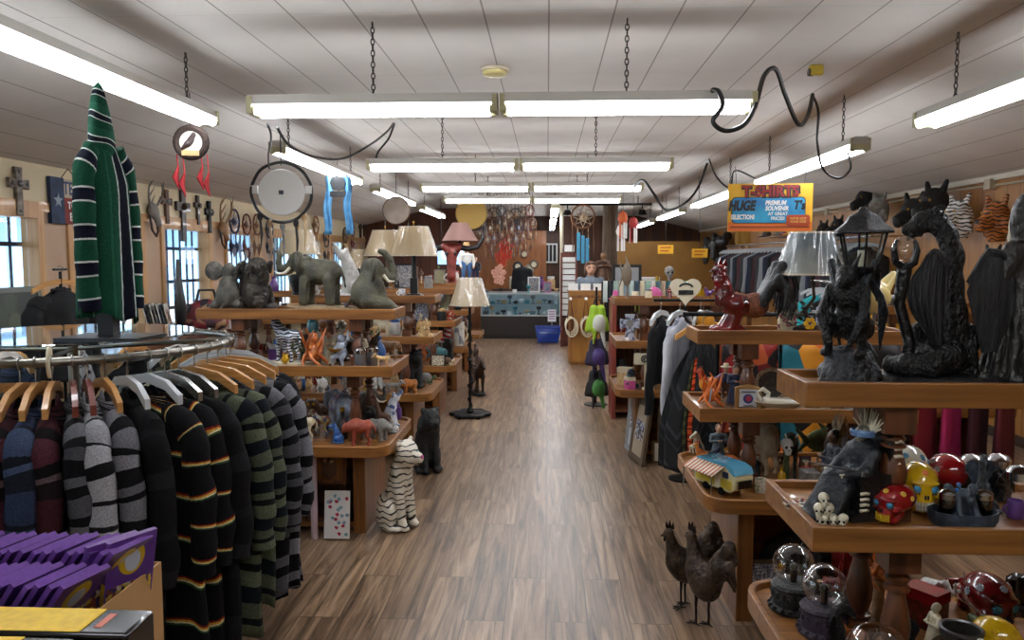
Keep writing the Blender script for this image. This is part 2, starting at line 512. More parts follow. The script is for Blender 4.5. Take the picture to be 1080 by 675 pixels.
def floor_mat():
 m,nt,b=_new('laminate_planks')
 tc=nt.nodes.new('ShaderNodeTexCoord')
 sp=nt.nodes.new('ShaderNodeSeparateXYZ');_ln(nt,tc.outputs['Object'],sp.inputs[0])
 cb=nt.nodes.new('ShaderNodeCombineXYZ')
 _ln(nt,sp.outputs[1],cb.inputs[0]);_ln(nt,sp.outputs[0],cb.inputs[1])
 br=nt.nodes.new('ShaderNodeTexBrick')
 br.offset=.37;br.offset_frequency=2
 for k,v in(('Scale',1),('Mortar Size',.003),('Brick Width',1.25),('Row Height',.185),('Bias',0)):
  br.inputs[k].default_value=v
 br.inputs['Color1'].default_value=(0,0,0,1);br.inputs['Color2'].default_value=(1,1,1,1);br.inputs['Mortar'].default_value=(.5,.5,.5,1)
 _ln(nt,cb.outputs[0],br.inputs['Vector'])
 vm=nt.nodes.new('ShaderNodeVectorMath');vm.operation='MULTIPLY_ADD'
 vm.inputs[1].default_value=(14,.8,1);
 _ln(nt,tc.outputs['Object'],vm.inputs[0])
 sh=nt.nodes.new('ShaderNodeVectorMath');sh.operation='SCALE';sh.inputs['Scale'].default_value=37
 _ln(nt,br.outputs['Color'],sh.inputs[0]);_ln(nt,sh.outputs[0],vm.inputs[2])
 nz=nt.nodes.new('ShaderNodeTexNoise');nz.inputs['Scale'].default_value=1.9;nz.inputs['Detail'].default_value=9;nz.inputs['Roughness'].default_value=.62;nz.inputs['Distortion'].default_value=.9
 _ln(nt,vm.outputs[0],nz.inputs['Vector'])
 cr=nt.nodes.new('ShaderNodeValToRGB')
 e=cr.color_ramp.elements
 e[0].position=.33;e[0].color=srgb('#43301f');e[1].position=.66;e[1].color=srgb('#a2866a')
 q=e.new(.5);q.color=srgb('#7c634c')
 _ln(nt,nz.outputs[0],cr.inputs[0])
 mx=nt.nodes.new('ShaderNodeMix');mx.data_type='RGBA';mx.blend_type='MULTIPLY';mx.inputs[0].default_value=1
 g=nt.nodes.new('ShaderNodeMapRange');g.inputs[3].default_value=.78;g.inputs[4].default_value=1.14
 s2=nt.nodes.new('ShaderNodeSeparateColor');_ln(nt,br.outputs['Color'],s2.inputs[0])
 _ln(nt,s2.outputs[0],g.inputs[0]);_ln(nt,cr.outputs[0],mx.inputs[6]);_ln(nt,g.outputs[0],mx.inputs[7])
 dk=nt.nodes.new('ShaderNodeMix');dk.data_type='RGBA';dk.inputs[7].default_value=srgb('#43342a')
 fm=nt.nodes.new('ShaderNodeMath');fm.operation='MULTIPLY';fm.inputs[1].default_value=.7
 _ln(nt,br.outputs['Fac'],fm.inputs[0]);_ln(nt,fm.outputs[0],dk.inputs[0]);_ln(nt,mx.outputs[2],dk.inputs[6])
 _ln(nt,dk.outputs[2],b.inputs['Base Color'])
 b.inputs['Roughness'].default_value=.34
 b.inputs['Specular IOR Level'].default_value=.5
 return m
def struct(o):
 o['kind']='structure'
 return o
b=MB();b.bx(-XW-.1,XW+.1,Y0,Y1,-.1,0)
struct(b.build('floor',floor_mat()))
CEIL=node_lines('ceiling_panels','#e2ddd6','#d8d3cc','#9d978f',px=.305,py=1.22,wx=.008,wy=.006,fy=.3)
b=MB()
prof=[(-XW-.1,ZW-.024),(-XC,ZC),(XC,ZC),(XW+.1,ZW-.024)]
t=.1
for(x0,z0),(x1,z1)in zip(prof[:-1],prof[1:]):
 b.add([(x0,Y0,z0),(x1,Y0,z1),(x1,Y1,z1),(x0,Y1,z0),(x0,Y0,z0+t),(x1,Y0,z1+t),(x1,Y1,z1+t),(x0,Y1,z0+t)],[(0,3,2,1)[::-1],(4,5,6,7)[::-1],(0,1,5,4),(3,7,6,2),(0,4,7,3),(1,2,6,5)])
struct(b.build('ceiling',CEIL))
CREAM=pm('cream_wall','#dccdab',.7,col2='#d2c2a0',scale=1.5)
CASING=wood('window_casing','#a97a48','#c79a64','z',fine=10)
PIER=pm('pier_paint','#b79a80',.7,col2='#ad9078',scale=2)
WIN=[(-1.6,-.35),(0,1.25),(1.55,2.85),(3.15,4.4),(4.72,6.02),(6.33,7.58),(7.9,9.12),(9.5,10.72),(11.1,12.32),(12.7,13.92),(14.3,15.52)]
ZS,ZT=.88,1.985
b=MB()
xo,xi=-XW-.12,-XW
b.bx(xo,xi,Y0,Y1,0,ZS)
b.mat(0).bx(xo,xi,Y0,Y1,ZT,ZW+.02)
b.mat(1)
ys=[Y0]+[v for w in WIN for v in w]+[Y1]
for k in range(0,len(ys),2):
 b.bx(xo,xi,ys[k],ys[k+1],ZS,ZT)
struct(b.build('wall_left',[CREAM,PIER]))
BARS=pm('security_bar_paint','#20304c',.5)
for i,(a,c)in enumerate(WIN):
 w=MB()
 cw=.075
 w.bx(-XW-.12,-XW+.02,a,a+cw,ZS,ZT);w.bx(-XW-.12,-XW+.02,c-cw,c,ZS,ZT)
 w.bx(-XW-.12,-XW+.02,a+cw,c-cw,ZT-.06,ZT);w.bx(-XW-.12,-XW+.05,a-.03,c+.03,ZS-.02,ZS+.03)
 wo=struct(w.build('window_%d'%(i+1),CASING))
 p=MB();p.bx(-XW-.075,-XW-.069,a+cw,c-cw,ZS+.03,ZT-.06)
 p.build('pane',GLASS,wo)
 g=MB()
 x=-XW-.16
 n=7
 for k in range(n):
  y=a+cw+(c-a-2*cw)*(k+.5)/n
  g.cyl((x,y,ZS),(x,y,ZT+.05),.011,seg=6)
 for z in(1.06,1.35,1.72):
  g.bx(x-.012,x+.012,a-.02,c+.02,z-.018,z+.018)
 g.build('security_bars',BARS,wo)
b=MB();b.bx(-XW,-XW+.022,Y0,Y1,ZT-.005,ZT+.07)
struct(b.build('trim_1',CASING))
b=MB();b.bx(-XW,-XW+.015,Y0,Y1,0,.09)
struct(b.build('baseboard_left',DKBRN))
PINE=None
def plank_wall(name,c1,c2,line,per,axis,w=.008):
 m,nt,bb=_new(name)
 tc=nt.nodes.new('ShaderNodeTexCoord');sp=nt.nodes.new('ShaderNodeSeparateXYZ');_ln(nt,tc.outputs['Object'],sp.inputs[0])
 ma=nt.nodes.new('ShaderNodeMath');ma.operation='MULTIPLY';ma.inputs[1].default_value=1/per;_ln(nt,sp.outputs[axis],ma.inputs[0])
 fr=nt.nodes.new('ShaderNodeMath');fr.operation='FRACT';_ln(nt,ma.outputs[0],fr.inputs[0])
 lt=nt.nodes.new('ShaderNodeMath');lt.operation='LESS_THAN';lt.inputs[1].default_value=w/per;_ln(nt,fr.outputs[0],lt.inputs[0])
 fl=nt.nodes.new('ShaderNodeMath');fl.operation='FLOOR';_ln(nt,ma.outputs[0],fl.inputs[0])
 wn=nt.nodes.new('ShaderNodeTexWhiteNoise');wn.noise_dimensions='1D';_ln(nt,fl.outputs[0],wn.inputs['W'])
 mp=nt.nodes.new('ShaderNodeMapping');mp.inputs['Scale'].default_value=(9,9,.7)
 _ln(nt,tc.outputs['Object'],mp.inputs[0])
 nz=nt.nodes.new('ShaderNodeTexNoise');nz.inputs['Scale'].default_value=2;nz.inputs['Detail'].default_value=5;_ln(nt,mp.outputs[0],nz.inputs['Vector'])
 ad=nt.nodes.new('ShaderNodeMath');ad.operation='MULTIPLY_ADD';ad.inputs[1].default_value=.45;_ln(nt,wn.outputs[0],ad.inputs[0]);_ln(nt,nz.outputs[0],ad.inputs[2])
 mr=nt.nodes.new('ShaderNodeMapRange');mr.inputs[1].default_value=.35;mr.inputs[2].default_value=1.1;_ln(nt,ad.outputs[0],mr.inputs[0])
 mx=nt.nodes.new('ShaderNodeMix');mx.data_type='RGBA';mx.inputs[6].default_value=srgb(c1);mx.inputs[7].default_value=srgb(c2)
 _ln(nt,mr.outputs[0],mx.inputs[0])
 m2=nt.nodes.new('ShaderNodeMix');m2.data_type='RGBA';m2.inputs[7].default_value=srgb(line)
 _ln(nt,lt.outputs[0],m2.inputs[0]);_ln(nt,mx.outputs[2],m2.inputs[6])
 _ln(nt,m2.outputs[2],bb.inputs['Base Color']);bb.inputs['Roughness'].default_value=.5
 return m
b=MB();b.bx(XW,XW+.1,Y0,Y1,0,ZW+.02)
struct(b.build('wall_right',plank_wall('pine_planks','#80501f','#a27134','#4d2e12',.19,1)))
b=MB();b.bx(XW-.03,XW,Y0,Y1,ZW-.045,ZW+.005)
struct(b.build('trim_2',pm('white_trim','#cfc6b4',.5)))
b=MB();b.tube([(XW-.02,y,ZW-.085+.012*math.sin(y*1.7))for y in np.arange(1,20,.4)],.011,6)
for y in(7.25,11.3):b.box((XW-.03,y,ZW-.075),(.06,.1,.09))
struct(b.build('trim_3',pm('conduit','#b2a58d',.5)))
b=MB();b.bx(XW-.015,XW,Y0,Y1,0,.09)
struct(b.build('baseboard_right',DKBRN))
b=MB();b.bx(-XW-.1,XW+.1,Y1,Y1+.1,0,ZC)
struct(b.build('wall_back',plank_wall('dark_panelling','#38200f','#5d3419','#1d0f07',.2,0)))
b=MB();b.bx(-XW-.1,XW+.1,Y0-.1,Y0,0,ZC)
struct(b.build('wall_front',CREAM))
b=MB();b.bx(1.62,XW,18.2,18.3,0,2.02)
struct(b.build('wall_partition',pm('mustard_panel','#8f6524',.6,col2='#7d561d',scale=1.5)))
b=MB();b.bx(-XW,-1.9,17.0,17.1,0,2.72)
struct(b.build('wall_office',plank_wall('red_panelling','#4b2413','#6b361b','#28130a',.2,0)))
b=MB();b.bx(-60,-XW-.15,-30,70,-.25,-.2)
struct(b.build('parking_lot',pm('pale_concrete','#c3b6b0',.9,col2='#b3a9a6',scale=.6)))
b=MB()
b.bx(-16.4,-16,17,60,-.2,3.6)
for y in range(17,60,2):b.bx(-15.2,-15.0,y,y+.2,-.2,3.2)
b.bx(-16.4,-14.8,16.6,60,3.2,3.6)
struct(b.build('outside_building',pm('pale_blue_siding','#9fc0d8',.7)))
b=MB()
for y in(-1.0,2.9,6.17,9.3,12.5,15.7):
 b.bx(-5.75,-5.6,y-.08,y+.08,-.2,2.5)
b.bx(-5.8,-XW-.1,Y0,Y1,2.5,2.6)
struct(b.build('outside_porch',pm('porch_paint','#a9bccd',.6)))
b=MB()
b.sheet(lambda u,v:(-58+v*6,-30+u*130,-.2+(1-v)*(4.5+1.6*math.sin(u*17)+.8*math.sin(u*41))),60,3)
struct(b.build('outside_hills',pm('dry_grass','#7f9668',.9,col2='#a89f78',scale=.3)))
b=MB();b.bx(-21,-20.6,5,30,-.2,.75);
struct(b.build('outside_fence',pm('blue_fence','#4d82a8',.6)))
TUBE=emit('fluorescent_tube_glow','#f4f8ff',25.0)
HOUS=pm('white_enamel','#d9d7d0',.4)
SOCK=pm('tube_socket','#b9b38c',.5)
CHAIN=pm('chain_steel','#4a4640',.4,.8)
def chain_mb(p0,p1,link=.034):
 b=MB()
 p0,p1=Vector(p0),Vector(p1)
 n=max(2,int((p1-p0).length/(link*.78)))
 d=(p1-p0).normalized()
 for i in range(n):
  c=p0.lerp(p1,(i+.5)/n)
  a=Vector((1,0,0))if i%2 else Vector((0,1,0))
  pts=[c+d*(math.sin(t)*link*.5)+a*(math.cos(t)*link*.26)for t in[2*pi*q/8 for q in range(8)]]
  b.tube(pts,.0032,5,closed=True)
 return b
def make_light(L,first=None):
 "strip light along local X, tube bottoms at z = 0"
 root=thing('fluorescent_light',None,'light')
 b=MB()
 o=[(-.062,.052),(-.045,.10),(.045,.10),(.062,.052)]
 n=len(o)
 vs=[(-L/2,y,z)for y,z in o]+[(L/2,y,z)for y,z in o]
 b.add(vs,[tuple(range(n)),tuple(range(n,2*n))[::-1]]+[((i+1)%n,i,n+i,n+(i+1)%n)for i in range(n)])
 b.build('housing',HOUS,root)
 for s in(-1,1):
  t=MB();t.cyl((-L/2+.035,s*.042,.022),(L/2-.035,s*.042,.022),.0195,seg=12)
  t.build('tube',TUBE,root)
 for s in(-1,1):
  t=MB()
  t.box((s*(L/2-.012),0,.05),(.024,.13,.08))
  for q in(-1,1):t.cyl((s*(L/2-.036),q*.042,.022),(s*(L/2-.012),q*.042,.022),.021,seg=12)
  t.build('socket',SOCK,root)
 return root
protos={}
def light(L,loc,rz,label,group,zc,chain_x):
 if L not in protos:
  protos[L]=make_light(L);o=protos[L]
 else:
  o=bpy.data.objects.new('fluorescent_light',None);COL.objects.link(o)
  for ch in protos[L].children:
   if ch.name.startswith('chain'):continue
   c=ch.copy();COL.objects.link(c);c.parent=o
 o.location=loc;o.rotation_euler=(0,0,rz)
 tag(o,label,'light',group)
 for cx in chain_x:
  w=Matrix.Rotation(rz,3,'Z')@Vector((cx,0,0))
  x=abs(loc[0]+w.x)
  top=zc if x<=XC else ZC-(x-XC)*.2388
  chain_mb((cx,0,.098),(cx,0,top-loc[2])).build('chain',CHAIN,o)
 return o
HC=2.335
rows=[(3.80,2.30,'nearest the camera'),(6.25,2.31,'second from the camera'),(8.55,2.345,'third from the camera'),(10.7,2.375,'fourth and farthest of the rows')]
for k,(Y,z,txt)in enumerate(rows):
 xa=at(270,118,3.8).x;xb=at(790,118,3.8).x
 if k==1:xa,xb=at(390,181,Y).x,at(707,181,Y).x
 if k==2:xa,xb=at(446,200,Y).x,at(676,200,Y).x
 if k==3:xa,xb=at(469,212,Y).x,at(655,212,Y).x
 Lh=(xb-xa)/2-.008
 Lh=1.22
 xm=(xa+xb)/2
 light(Lh,(xm-Lh/2-.006,Y,z),0,'crosswise white strip light, left half of the hanging row '+txt,'crosswise strip lights',ZC,(0,))
 light(Lh,(xm+Lh/2+.006,Y,z),0,'crosswise white strip light, right half of the hanging row '+txt,'crosswise strip lights',ZC,(0,))
light(1.22,(-.635,.45,2.3),0,'unseen strip light added above the camera to brighten the front, left half','crosswise strip lights',ZC,(0,))  # unseen pair of strips, added above the camera to brighten the near goods
light(1.22,(.597,.45,2.3),0,'unseen strip light added above the camera to brighten the front, right half','crosswise strip lights',ZC,(0,))
ords=['nearest','second nearest','third nearest','fourth nearest','farthest']
for k,Y in enumerate((3.35,6.95,10.25,13.6,17.0)):
 if k<5 and Y<16.5:
  light(2.44,(-2.02,Y,2.385),pi/2,'lengthwise strip light over the window side of the shop, %s to the camera'%ords[k].replace(' to the camera',''),'window side strip lights',ZC,(-.95,.95))
for k,Y in enumerate((3.2,6.5,9.85,13.25,16.65)):
 light(2.44,(2.08,Y,2.315),pi/2,'lengthwise strip light over the pine wall side of the shop, %s to the camera'%ords[k],'pine wall side strip lights',ZC,(-.9,.9))
for k,Y in enumerate((12.9,16.0,19.1)):
 light(2.44,(.12,Y,2.36),pi/2,'lengthwise strip light in the middle of the shop end, %s of three in line'%['nearest','middle','farthest'][k],'middle strip lights',ZC,(-.9,.9))
CORD=pm('black_cord','#151311',.5)
def cord(pts,label,r=.009,mat_=CORD):
 pts=[Vector(p)for p in pts]
 out=[]
 n=len(pts)
 for i in range(n-1):
  p0,p1,p2,p3=pts[max(i-1,0)],pts[i],pts[i+1],pts[min(i+2,n-1)]
  for q in range(8):
   t=q/8
   out.append(.5*((2*p1)+(p2-p0)*t+(2*p0-5*p1+4*p2-p3)*t*t+(3*p1-p0-3*p2+p3)*t**3))
 out.append(pts[-1])
 b=MB();b.tube(out,r,6)
 return tag(b.build('power_cord',mat_),label,'cord')
P=lambda px,py,Y:at(px,py,Y)
cord([P(751,100,3.78),P(752,95,3.74),P(758,97,3.70),P(762,112,3.66),P(752,128,3.66),P(765,138,3.66),P(785,131,3.68),P(797,110,3.74),P(806,80,3.9),P(818,73,3.95),P(828,100,4.05),P(842,131,4.2),P(852,122,4.4),P(857,100,4.7)],'thick black cord looping from the nearest crosswise light to the yellow ceiling box',.012)
cord([P(857,100,4.72),P(863,118,4.9),P(862,150,5.15),P(868,178,5.3),P(884,188,5.33),P(897,178,5.33),P(894,160,5.36)],'black cord dropping from the yellow ceiling box to a light over the pine wall side',.008)
cord([P(292,134,3.86),P(305,153,4.1),P(330,165,4.4),P(362,167,4.8),P(390,153,5.2),P(408,139,5.6),P(415,130,6.1)],'black cord sagging under the left end of the nearest crosswise light row',.008)
cord([P(416,130,6.2),P(410,146,6.2),P(399,160,6.2),P(396,170,6.22)],'short black cord rising from the left end of the second light row',.008)
cord([P(282,131,3.84),P(286,145,4.1),P(283,165,5.3),P(284,178,5.74)],'black cord hanging left of the white drum',.006)
cord([P(668,198,8.5),P(678,190,8.3),P(690,205,8.2),P(702,221,8.4),P(720,216,8.7),P(735,200,8.7),P(746,172,8.6)],'black cord looping right of the third light row',.014)
cord([P(748,168,8.6),P(756,187,8.0),P(770,198,7.7),P(775,180,7.5),P(796,188,7.6)],'thin black cord left of the yellow and blue banner',.009)
o=thing('outlet_box','yellow outlet box screwed to the ceiling with black plugs','outlet box',(at(860,97,4.75).x,4.75,ZC))
b=MB();b.box((0,0,-.03),(.075,.05,.06));b.build('body',pm('yellow_plastic','#b59a2a',.5),o,bevel=.006)
b=MB();b.cyl((-.045,0,-.04),(-.02,0,-.04),.024,seg=10);b.build('plug',BLACK,o)
o=thing('smoke_detector','round cream smoke detector on the ceiling above the nearest light row','smoke detector',(at(522,77,4.72).x,4.72,ZC))
b=MB();b.lathe([(.0,-.004),(.085,-.004),(.085,-.022),(.07,-.03)][:3]+[(.0,-.022)],seg=24);b.build('base',CREAMP,o)
b=MB();b.lathe([(0,-.055),(.05,-.053),(.072,-.045),(.076,-.024),(.0,-.022)],seg=24);b.build('cover',pm('aged_cream','#cfc07e',.5),o)
o=thing('track_light','black ceiling track with two spot lamps near the shop end','track light',(at(638,218,14.2).x,14.2,2.6))
b=MB();b.bx(-.85,.85,-.02,.02,-.02,.02);
b.cyl((-.6,0,.02),(-.6,0,.15),.008);b.cyl((.6,0,.02),(.6,0,.15),.008)
b.build('track',BLKMET,o)
for x in(-.68,.68):
 b=MB();b.cyl((x,0,-.02),(x,0,-.09),.012);b.lathe([(.05,-.1),(.085,-.19),(.075,-.19),(.04,-.1)],(x,0,0),14);b.ball((x,0,-.15),.05,10)
 b.build('spot_lamp',BLKMET,o)
def rrect(x0,x1,y0,y1,r,n=6):
 pts=[]
 for cx,cy,a0 in((x1-r,y1-r,0),(x0+r,y1-r,pi/2),(x0+r,y0+r,pi),(x1-r,y0+r,1.5*pi)):
  if r<1e-4:
   pts.append((cx,cy));continue
  for k in range(n+1):
   a=a0+k*pi/2/n
   pts.append((cx+math.cos(a)*r,cy+math.sin(a)*r))
 return pts
def tier_board(x0,x1,y0,y1,z,r,lip=.02,th=.042):
 b=MB()
 out=rrect(x0,x1,y0,y1,r);w=.02
 inn=rrect(x0+w,x1-w,y0+w,y1-w,max(r-w,0)if r else 0)
 n=len(out)
 b.prism(inn,z-.016,z)
 vs=[(x,y,z-th)for x,y in out]+[(x,y,z+lip)for x,y in out]+[(x,y,z+lip)for x,y in inn]+[(x,y,z-th)for x,y in inn]
 fs=[]
 for i in range(n):
  j=(i+1)%n
  for k in range(4):
   k2=(k+1)%4
   fs.append((k*n+i,k*n+j,k2*n+j,k2*n+i))
 b.add(vs,fs)
 return b
def post_mb(x,y,z0,z1,r=.032):
 H=z1-z0
 b=MB()
 b.box((x,y,z0+.03),(r*2.2,r*2.2,.06));b.box((x,y,z1-.035),(r*2.4,r*2.4,.07))
 p=[(.75,.06),(1.0,.075),(1.0,.1),(.6,.12),(.8,.16),(1.05,.26),(1.1,.36),(.9,.5),(.66,.62),(.6,.66),(.95,.68),(.95,.71),(.62,.73),(.9,.77),(.9,.8),(.6,.83),(.75,.87)]
 zz=lambda t:z0+.06+(t-.06)/(.87-.06)*(H-.13)
 b.lathe([(r*a,zz(t))for a,t in p],(x,y,0),14)
 return b
UNIT={}
POSTS=[]
def unit(key,label,x0,x1,cy,zs,hb=(.43,.27,.17),side=1,mid_x=None):
 "side=+1: the aisle end is at x1"
 o=thing('display_stand',label,'display stand',((x0+x1)/2,cy,0),0,'tiered oak display stands')
 L=(x1-x0)/2
 zb,zm,zt=zs
 rc=[.11,0,0]
 for nm,h,z,r in(('lower_tier',hb[0],zb,.11),('middle_tier',hb[1],zm,0),('upper_tier',hb[2],zt,0)):
  bo=tier_board(-L,L,-h,h,z,r).build(nm,OAK,o,bevel=.003)
  if nm=='middle_tier' or nm=='upper_tier':pass
 pz=zb-.042
 for s in(-1,1):
  b=MB();b.bx(s*(L-.2)-.035,s*(L-.2)+.035,-hb[0]+.15,hb[0]-.15,0,pz)
  b.build('end_panel',OAKZ,o,bevel=.003)
 b=MB();b.bx(-L+.235,L-.235,.1,.13,.06,pz);b.build('back_panel',OAK,o)
 b=MB();b.bx(-L+.235,L-.235,-hb[0]+.17,hb[0]-.17,.03,.06);b.build('floor_shelf',OAK,o)
 for z0,z1,yy in((zb,zm-.016,hb[1]-.09),(zm,zt-.016,hb[2]-.06)):
  for sx in(-1,1):
   for sy in(-1,1):
    post_mb(sx*(L-.24),sy*yy,z0,z1-.026).build('turned_post',TURN,o)
    POSTS.append(((x0+x1)/2+sx*(L-.24)-.038,(x0+x1)/2+sx*(L-.24)+.038,cy+sy*yy-.038,cy+sy*yy+.038,z0,z1))
 POSTS.extend([(x0,x1,cy-hb[1],cy+hb[1],zm-.045,zm),(x0,x1,cy-hb[2],cy+hb[2],zt-.045,zt)])
 UNIT[key]=dict(x0=x0,x1=x1,cy=cy,z=zs,hb=hb)
 return o
ZL=(.53,.965,1.288)
nth=['nearest','second','third','fourth','fifth','sixth']
for i,cy in enumerate((4.62,6.32,7.9,9.48,11.1)):
 unit('L%d'%(i+1),('oak three tier display stand left of the aisle, topped by grey elephants','oak tiered display stand left of the aisle, white mug on its top','oak tiered display stand left of the aisle, red longhorn skull lamp on top','oak three tier display stand left of the aisle, just behind the floor lamp shade','oak three tier display stand left of the aisle, farthest of its row')[i],-2.08,-.89-.012*i,cy,ZL)
unit('R1','oak three tier display stand at the right edge holding black dragons',.63,1.85,2.0,(.55,.95,1.282),(.45,.2,.12))
unit('R2','oak three tier display stand right of the aisle under the red ceramic rooster',.675,1.62,3.6,(.575,.925,1.262),(.42,.22,.14))
unit('R3','oak three tier display stand right of the aisle beside the hanging ponchos',.545,1.6,6.4,(.56,.94,1.27),(.42,.35,.2))
def shelf(key,t,fy=0.0,side=None):
 "depth Y and height z of a spot on a tier; fy -1 front edge .. 1 back edge"
 u=UNIT[key]
 return u['cy']+fy*(u['hb'][t]-.03),u['z'][t]
KIND={}
_cache={}
def kind(name):
 def deco(fn):
  KIND[name]=fn
  return fn
 return deco
def norm(me_list):
 "scale all meshes of a kind together so the whole stands on 0 and is 1 tall"
 zs=[v.co.z for me in me_list for v in me.vertices]
 lo,hi=min(zs),max(zs)
 s=1/(hi-lo)
 M=Matrix.Scale(s,4)@Matrix.Translation((0,0,-lo))
 for me in me_list:me.transform(M)
def get_kind(name):
 if name not in _cache:
  parts=KIND[name]()
  ms=[]
  for i,(pn,src)in enumerate(parts):
   me=src if isinstance(src,bpy.types.Mesh)else src.mesh(name+'_'+pn)
   ms.append((pn,me))
  norm([m for _,m in ms])
  _cache[name]=ms
 return _cache[name]
def nslots(me):
 n=len(me.polygons)
 a=np.zeros(n,dtype=np.int32);me.polygons.foreach_get('material_index',a)
 return int(a.max())+1 if n else 1
def fig(kd,name,label,cat,loc,h,rz=0,mats=None,group=None,sx=1,sy=1,tilt=(0,0),parts=True):
 """the figure: its body is the top-level mesh, its other parts are children.
    mats: {'body': material or list, part: material}"""
 ks=get_kind(kd)
 mats=mats or{}
 root=None
 for pn,me in ks:
  if root is not None and not parts:break
  ml=mats.get(pn,mats.get('body')if root is None else BLACK)
  ml=list(ml)if isinstance(ml,(list,tuple))else[ml]
  while len(me.materials)<nslots(me):me.materials.append(None)
  if len(me.materials)==0:me.materials.append(None)
  o=bpy.data.objects.new(name if root is None else pn,me)
  COL.objects.link(o)
  for i in range(len(me.materials)):
   o.material_slots[i].link='OBJECT'
   o.material_slots[i].material=ml[min(i,len(ml)-1)]
  if root is None:
   root=o
   o.location=loc;o.rotation_euler=(tilt[0],tilt[1],rz);o.scale=(h*sx,h*sy,h)
  else:
   o.parent=root
 return tag(root,label,cat,group)
FOOT=[]
def footprint(kd,h,rz,sx=1,sy=1):
 c,s_=math.cos(rz),math.sin(rz)
 a=[]
 for _,me in get_kind(kd):
  co=np.zeros(len(me.vertices)*3,dtype=np.float32);me.vertices.foreach_get('co',co);co=co.reshape(-1,3)
  x,y=co[:,0]*h*sx,co[:,1]*h*sy
  a.append((x*c-y*s_,x*s_+y*c,co[:,2]*h))
 X,Y,Z=[np.concatenate([q[i]for q in a])for i in range(3)]
 return X.min(),X.max(),Y.min(),Y.max(),Z.min(),Z.max()
def clash(b):
 v=0
 for q in FOOT:
  d=1
  for i in(0,2,4):
   d*=max(0,min(b[i+1],q[i+1])-max(b[i],q[i]))
   if d<=0:break
  v+=d
 return v
def fbox(f,x,y,z,k=.9):
 xc,yc=(f[0]+f[1])/2,(f[2]+f[3])/2
 wx,wy=(f[1]-f[0])/2*k,(f[3]-f[2])/2*k
 return(x+xc-wx,x+xc+wx,y+yc-wy,y+yc+wy,z+f[4]+.003,z+f[5])
def eyes(pts,r):
 b=MB()
 for p in pts:b.ball(p,r,10)
 return b
@kind('elephant_walk')
def _():
 p=[El((0,0,.62),(.38,.23,.25)),El((.2,0,.68),(.2,.2,.22)),El((-.25,0,.62),(.2,.2,.22)),El((.44,0,.80),(.16,.15,.18)),El((.42,0,.9),(.1,.12,.1))]
 p+=both(lambda s:[Cp((.22,s*.13,.5),(.25,s*.14,.06),.105,.085),Cp((-.25,s*.13,.5),(-.27,s*.13,.06),.115,.085)])
 p+=chain([(.55,0,.74),(.67,0,.66),(.77,0,.68),(.80,0,.80),(.77,0,.93),(.80,0,1.0)],[.1,.075,.06,.05,.042,.04])
 p+=both(lambda s:[El((.34,s*.22,.76),(.05,.14,.2),(0,.1,s*.45))])
 p+=chain([(-.42,0,.7),(-.5,0,.5),(-.52,0,.34)],[.03,.018,.022])
 t=MB()
 for s in(-1,1):t.tube([(.52,s*.09,.7),(.62,s*.12,.6),(.74,s*.12,.58),(.84,s*.1,.63)],[.035,.03,.022,.008],8)
 return[('body',blob('ew',p,64,.045)),('tusk',t),('eye',eyes([(.565,s*.11,.82)for s in(-1,1)],.016))]
@kind('elephant_sit')
def _():
 p=[El((0,0,.28),(.26,.25,.28)),El((.05,0,.46),(.2,.2,.2)),El((.12,0,.66),(.16,.16,.17)),El((.1,0,.74),(.12,.14,.1))]
 p+=both(lambda s:[Cp((-.02,s*.2,.16),(.24,s*.27,.1),.13,.1),Cp((.24,s*.27,.1),(.34,s*.28,.05),.1,.08),Cp((.14,s*.17,.44),(.26,s*.14,.1),.085,.07)])
 p+=both(lambda s:[El((.06,s*.25,.66),(.045,.17,.17),(0,.15,s*.3))])
 p+=chain([(.24,0,.62),(.34,0,.52),(.42,0,.52),(.43,0,.66),(.38,0,.82),(.30,0,.92),(.22,0,.95)],[.1,.075,.065,.055,.05,.045,.04])
 p+=chain([(-.24,0,.2),(-.34,.05,.06)],[.03,.02])
 t=MB()
 for s in(-1,1):t.tube([(.24,s*.09,.57),(.32,s*.12,.47),(.42,s*.12,.47)],[.03,.025,.008],8)
 return[('body',blob('es',p,64,.04)),('tusk',t),('eye',eyes([(.26,s*.1,.7)for s in(-1,1)],.014))]
@kind('elephant_sit_low')
def _():
 p=[El((0,0,.28),(.27,.27,.3)),El((.03,0,.5),(.2,.21,.2)),El((.1,0,.76),(.17,.15,.19))]
 p+=both(lambda s:[Cp((.0,s*.2,.14),(.24,s*.32,.1),.14,.1),Cp((-.12,s*.25,.12),(.02,s*.36,.07),.1,.07),Cp((.12,s*.18,.46),(.24,s*.18,.1),.085,.07)])
 p+=both(lambda s:[El((.04,s*.32,.79),(.05,.2,.19),(0,.1,s*.25))])
 p+=chain([(.24,0,.7),(.33,0,.5),(.36,0,.3),(.42,0,.2)],[.1,.075,.06,.045])
 p+=chain([(-.2,0,.9),(-.02,0,.66)],[.001,.001])
 p+=chain([(-.26,0,.14),(-.36,.06,.05)],[.03,.02])
 return[('body',blob('esl',p,64,.045)),('eye',eyes([(.25,s*.1,.8)for s in(-1,1)],.014))]
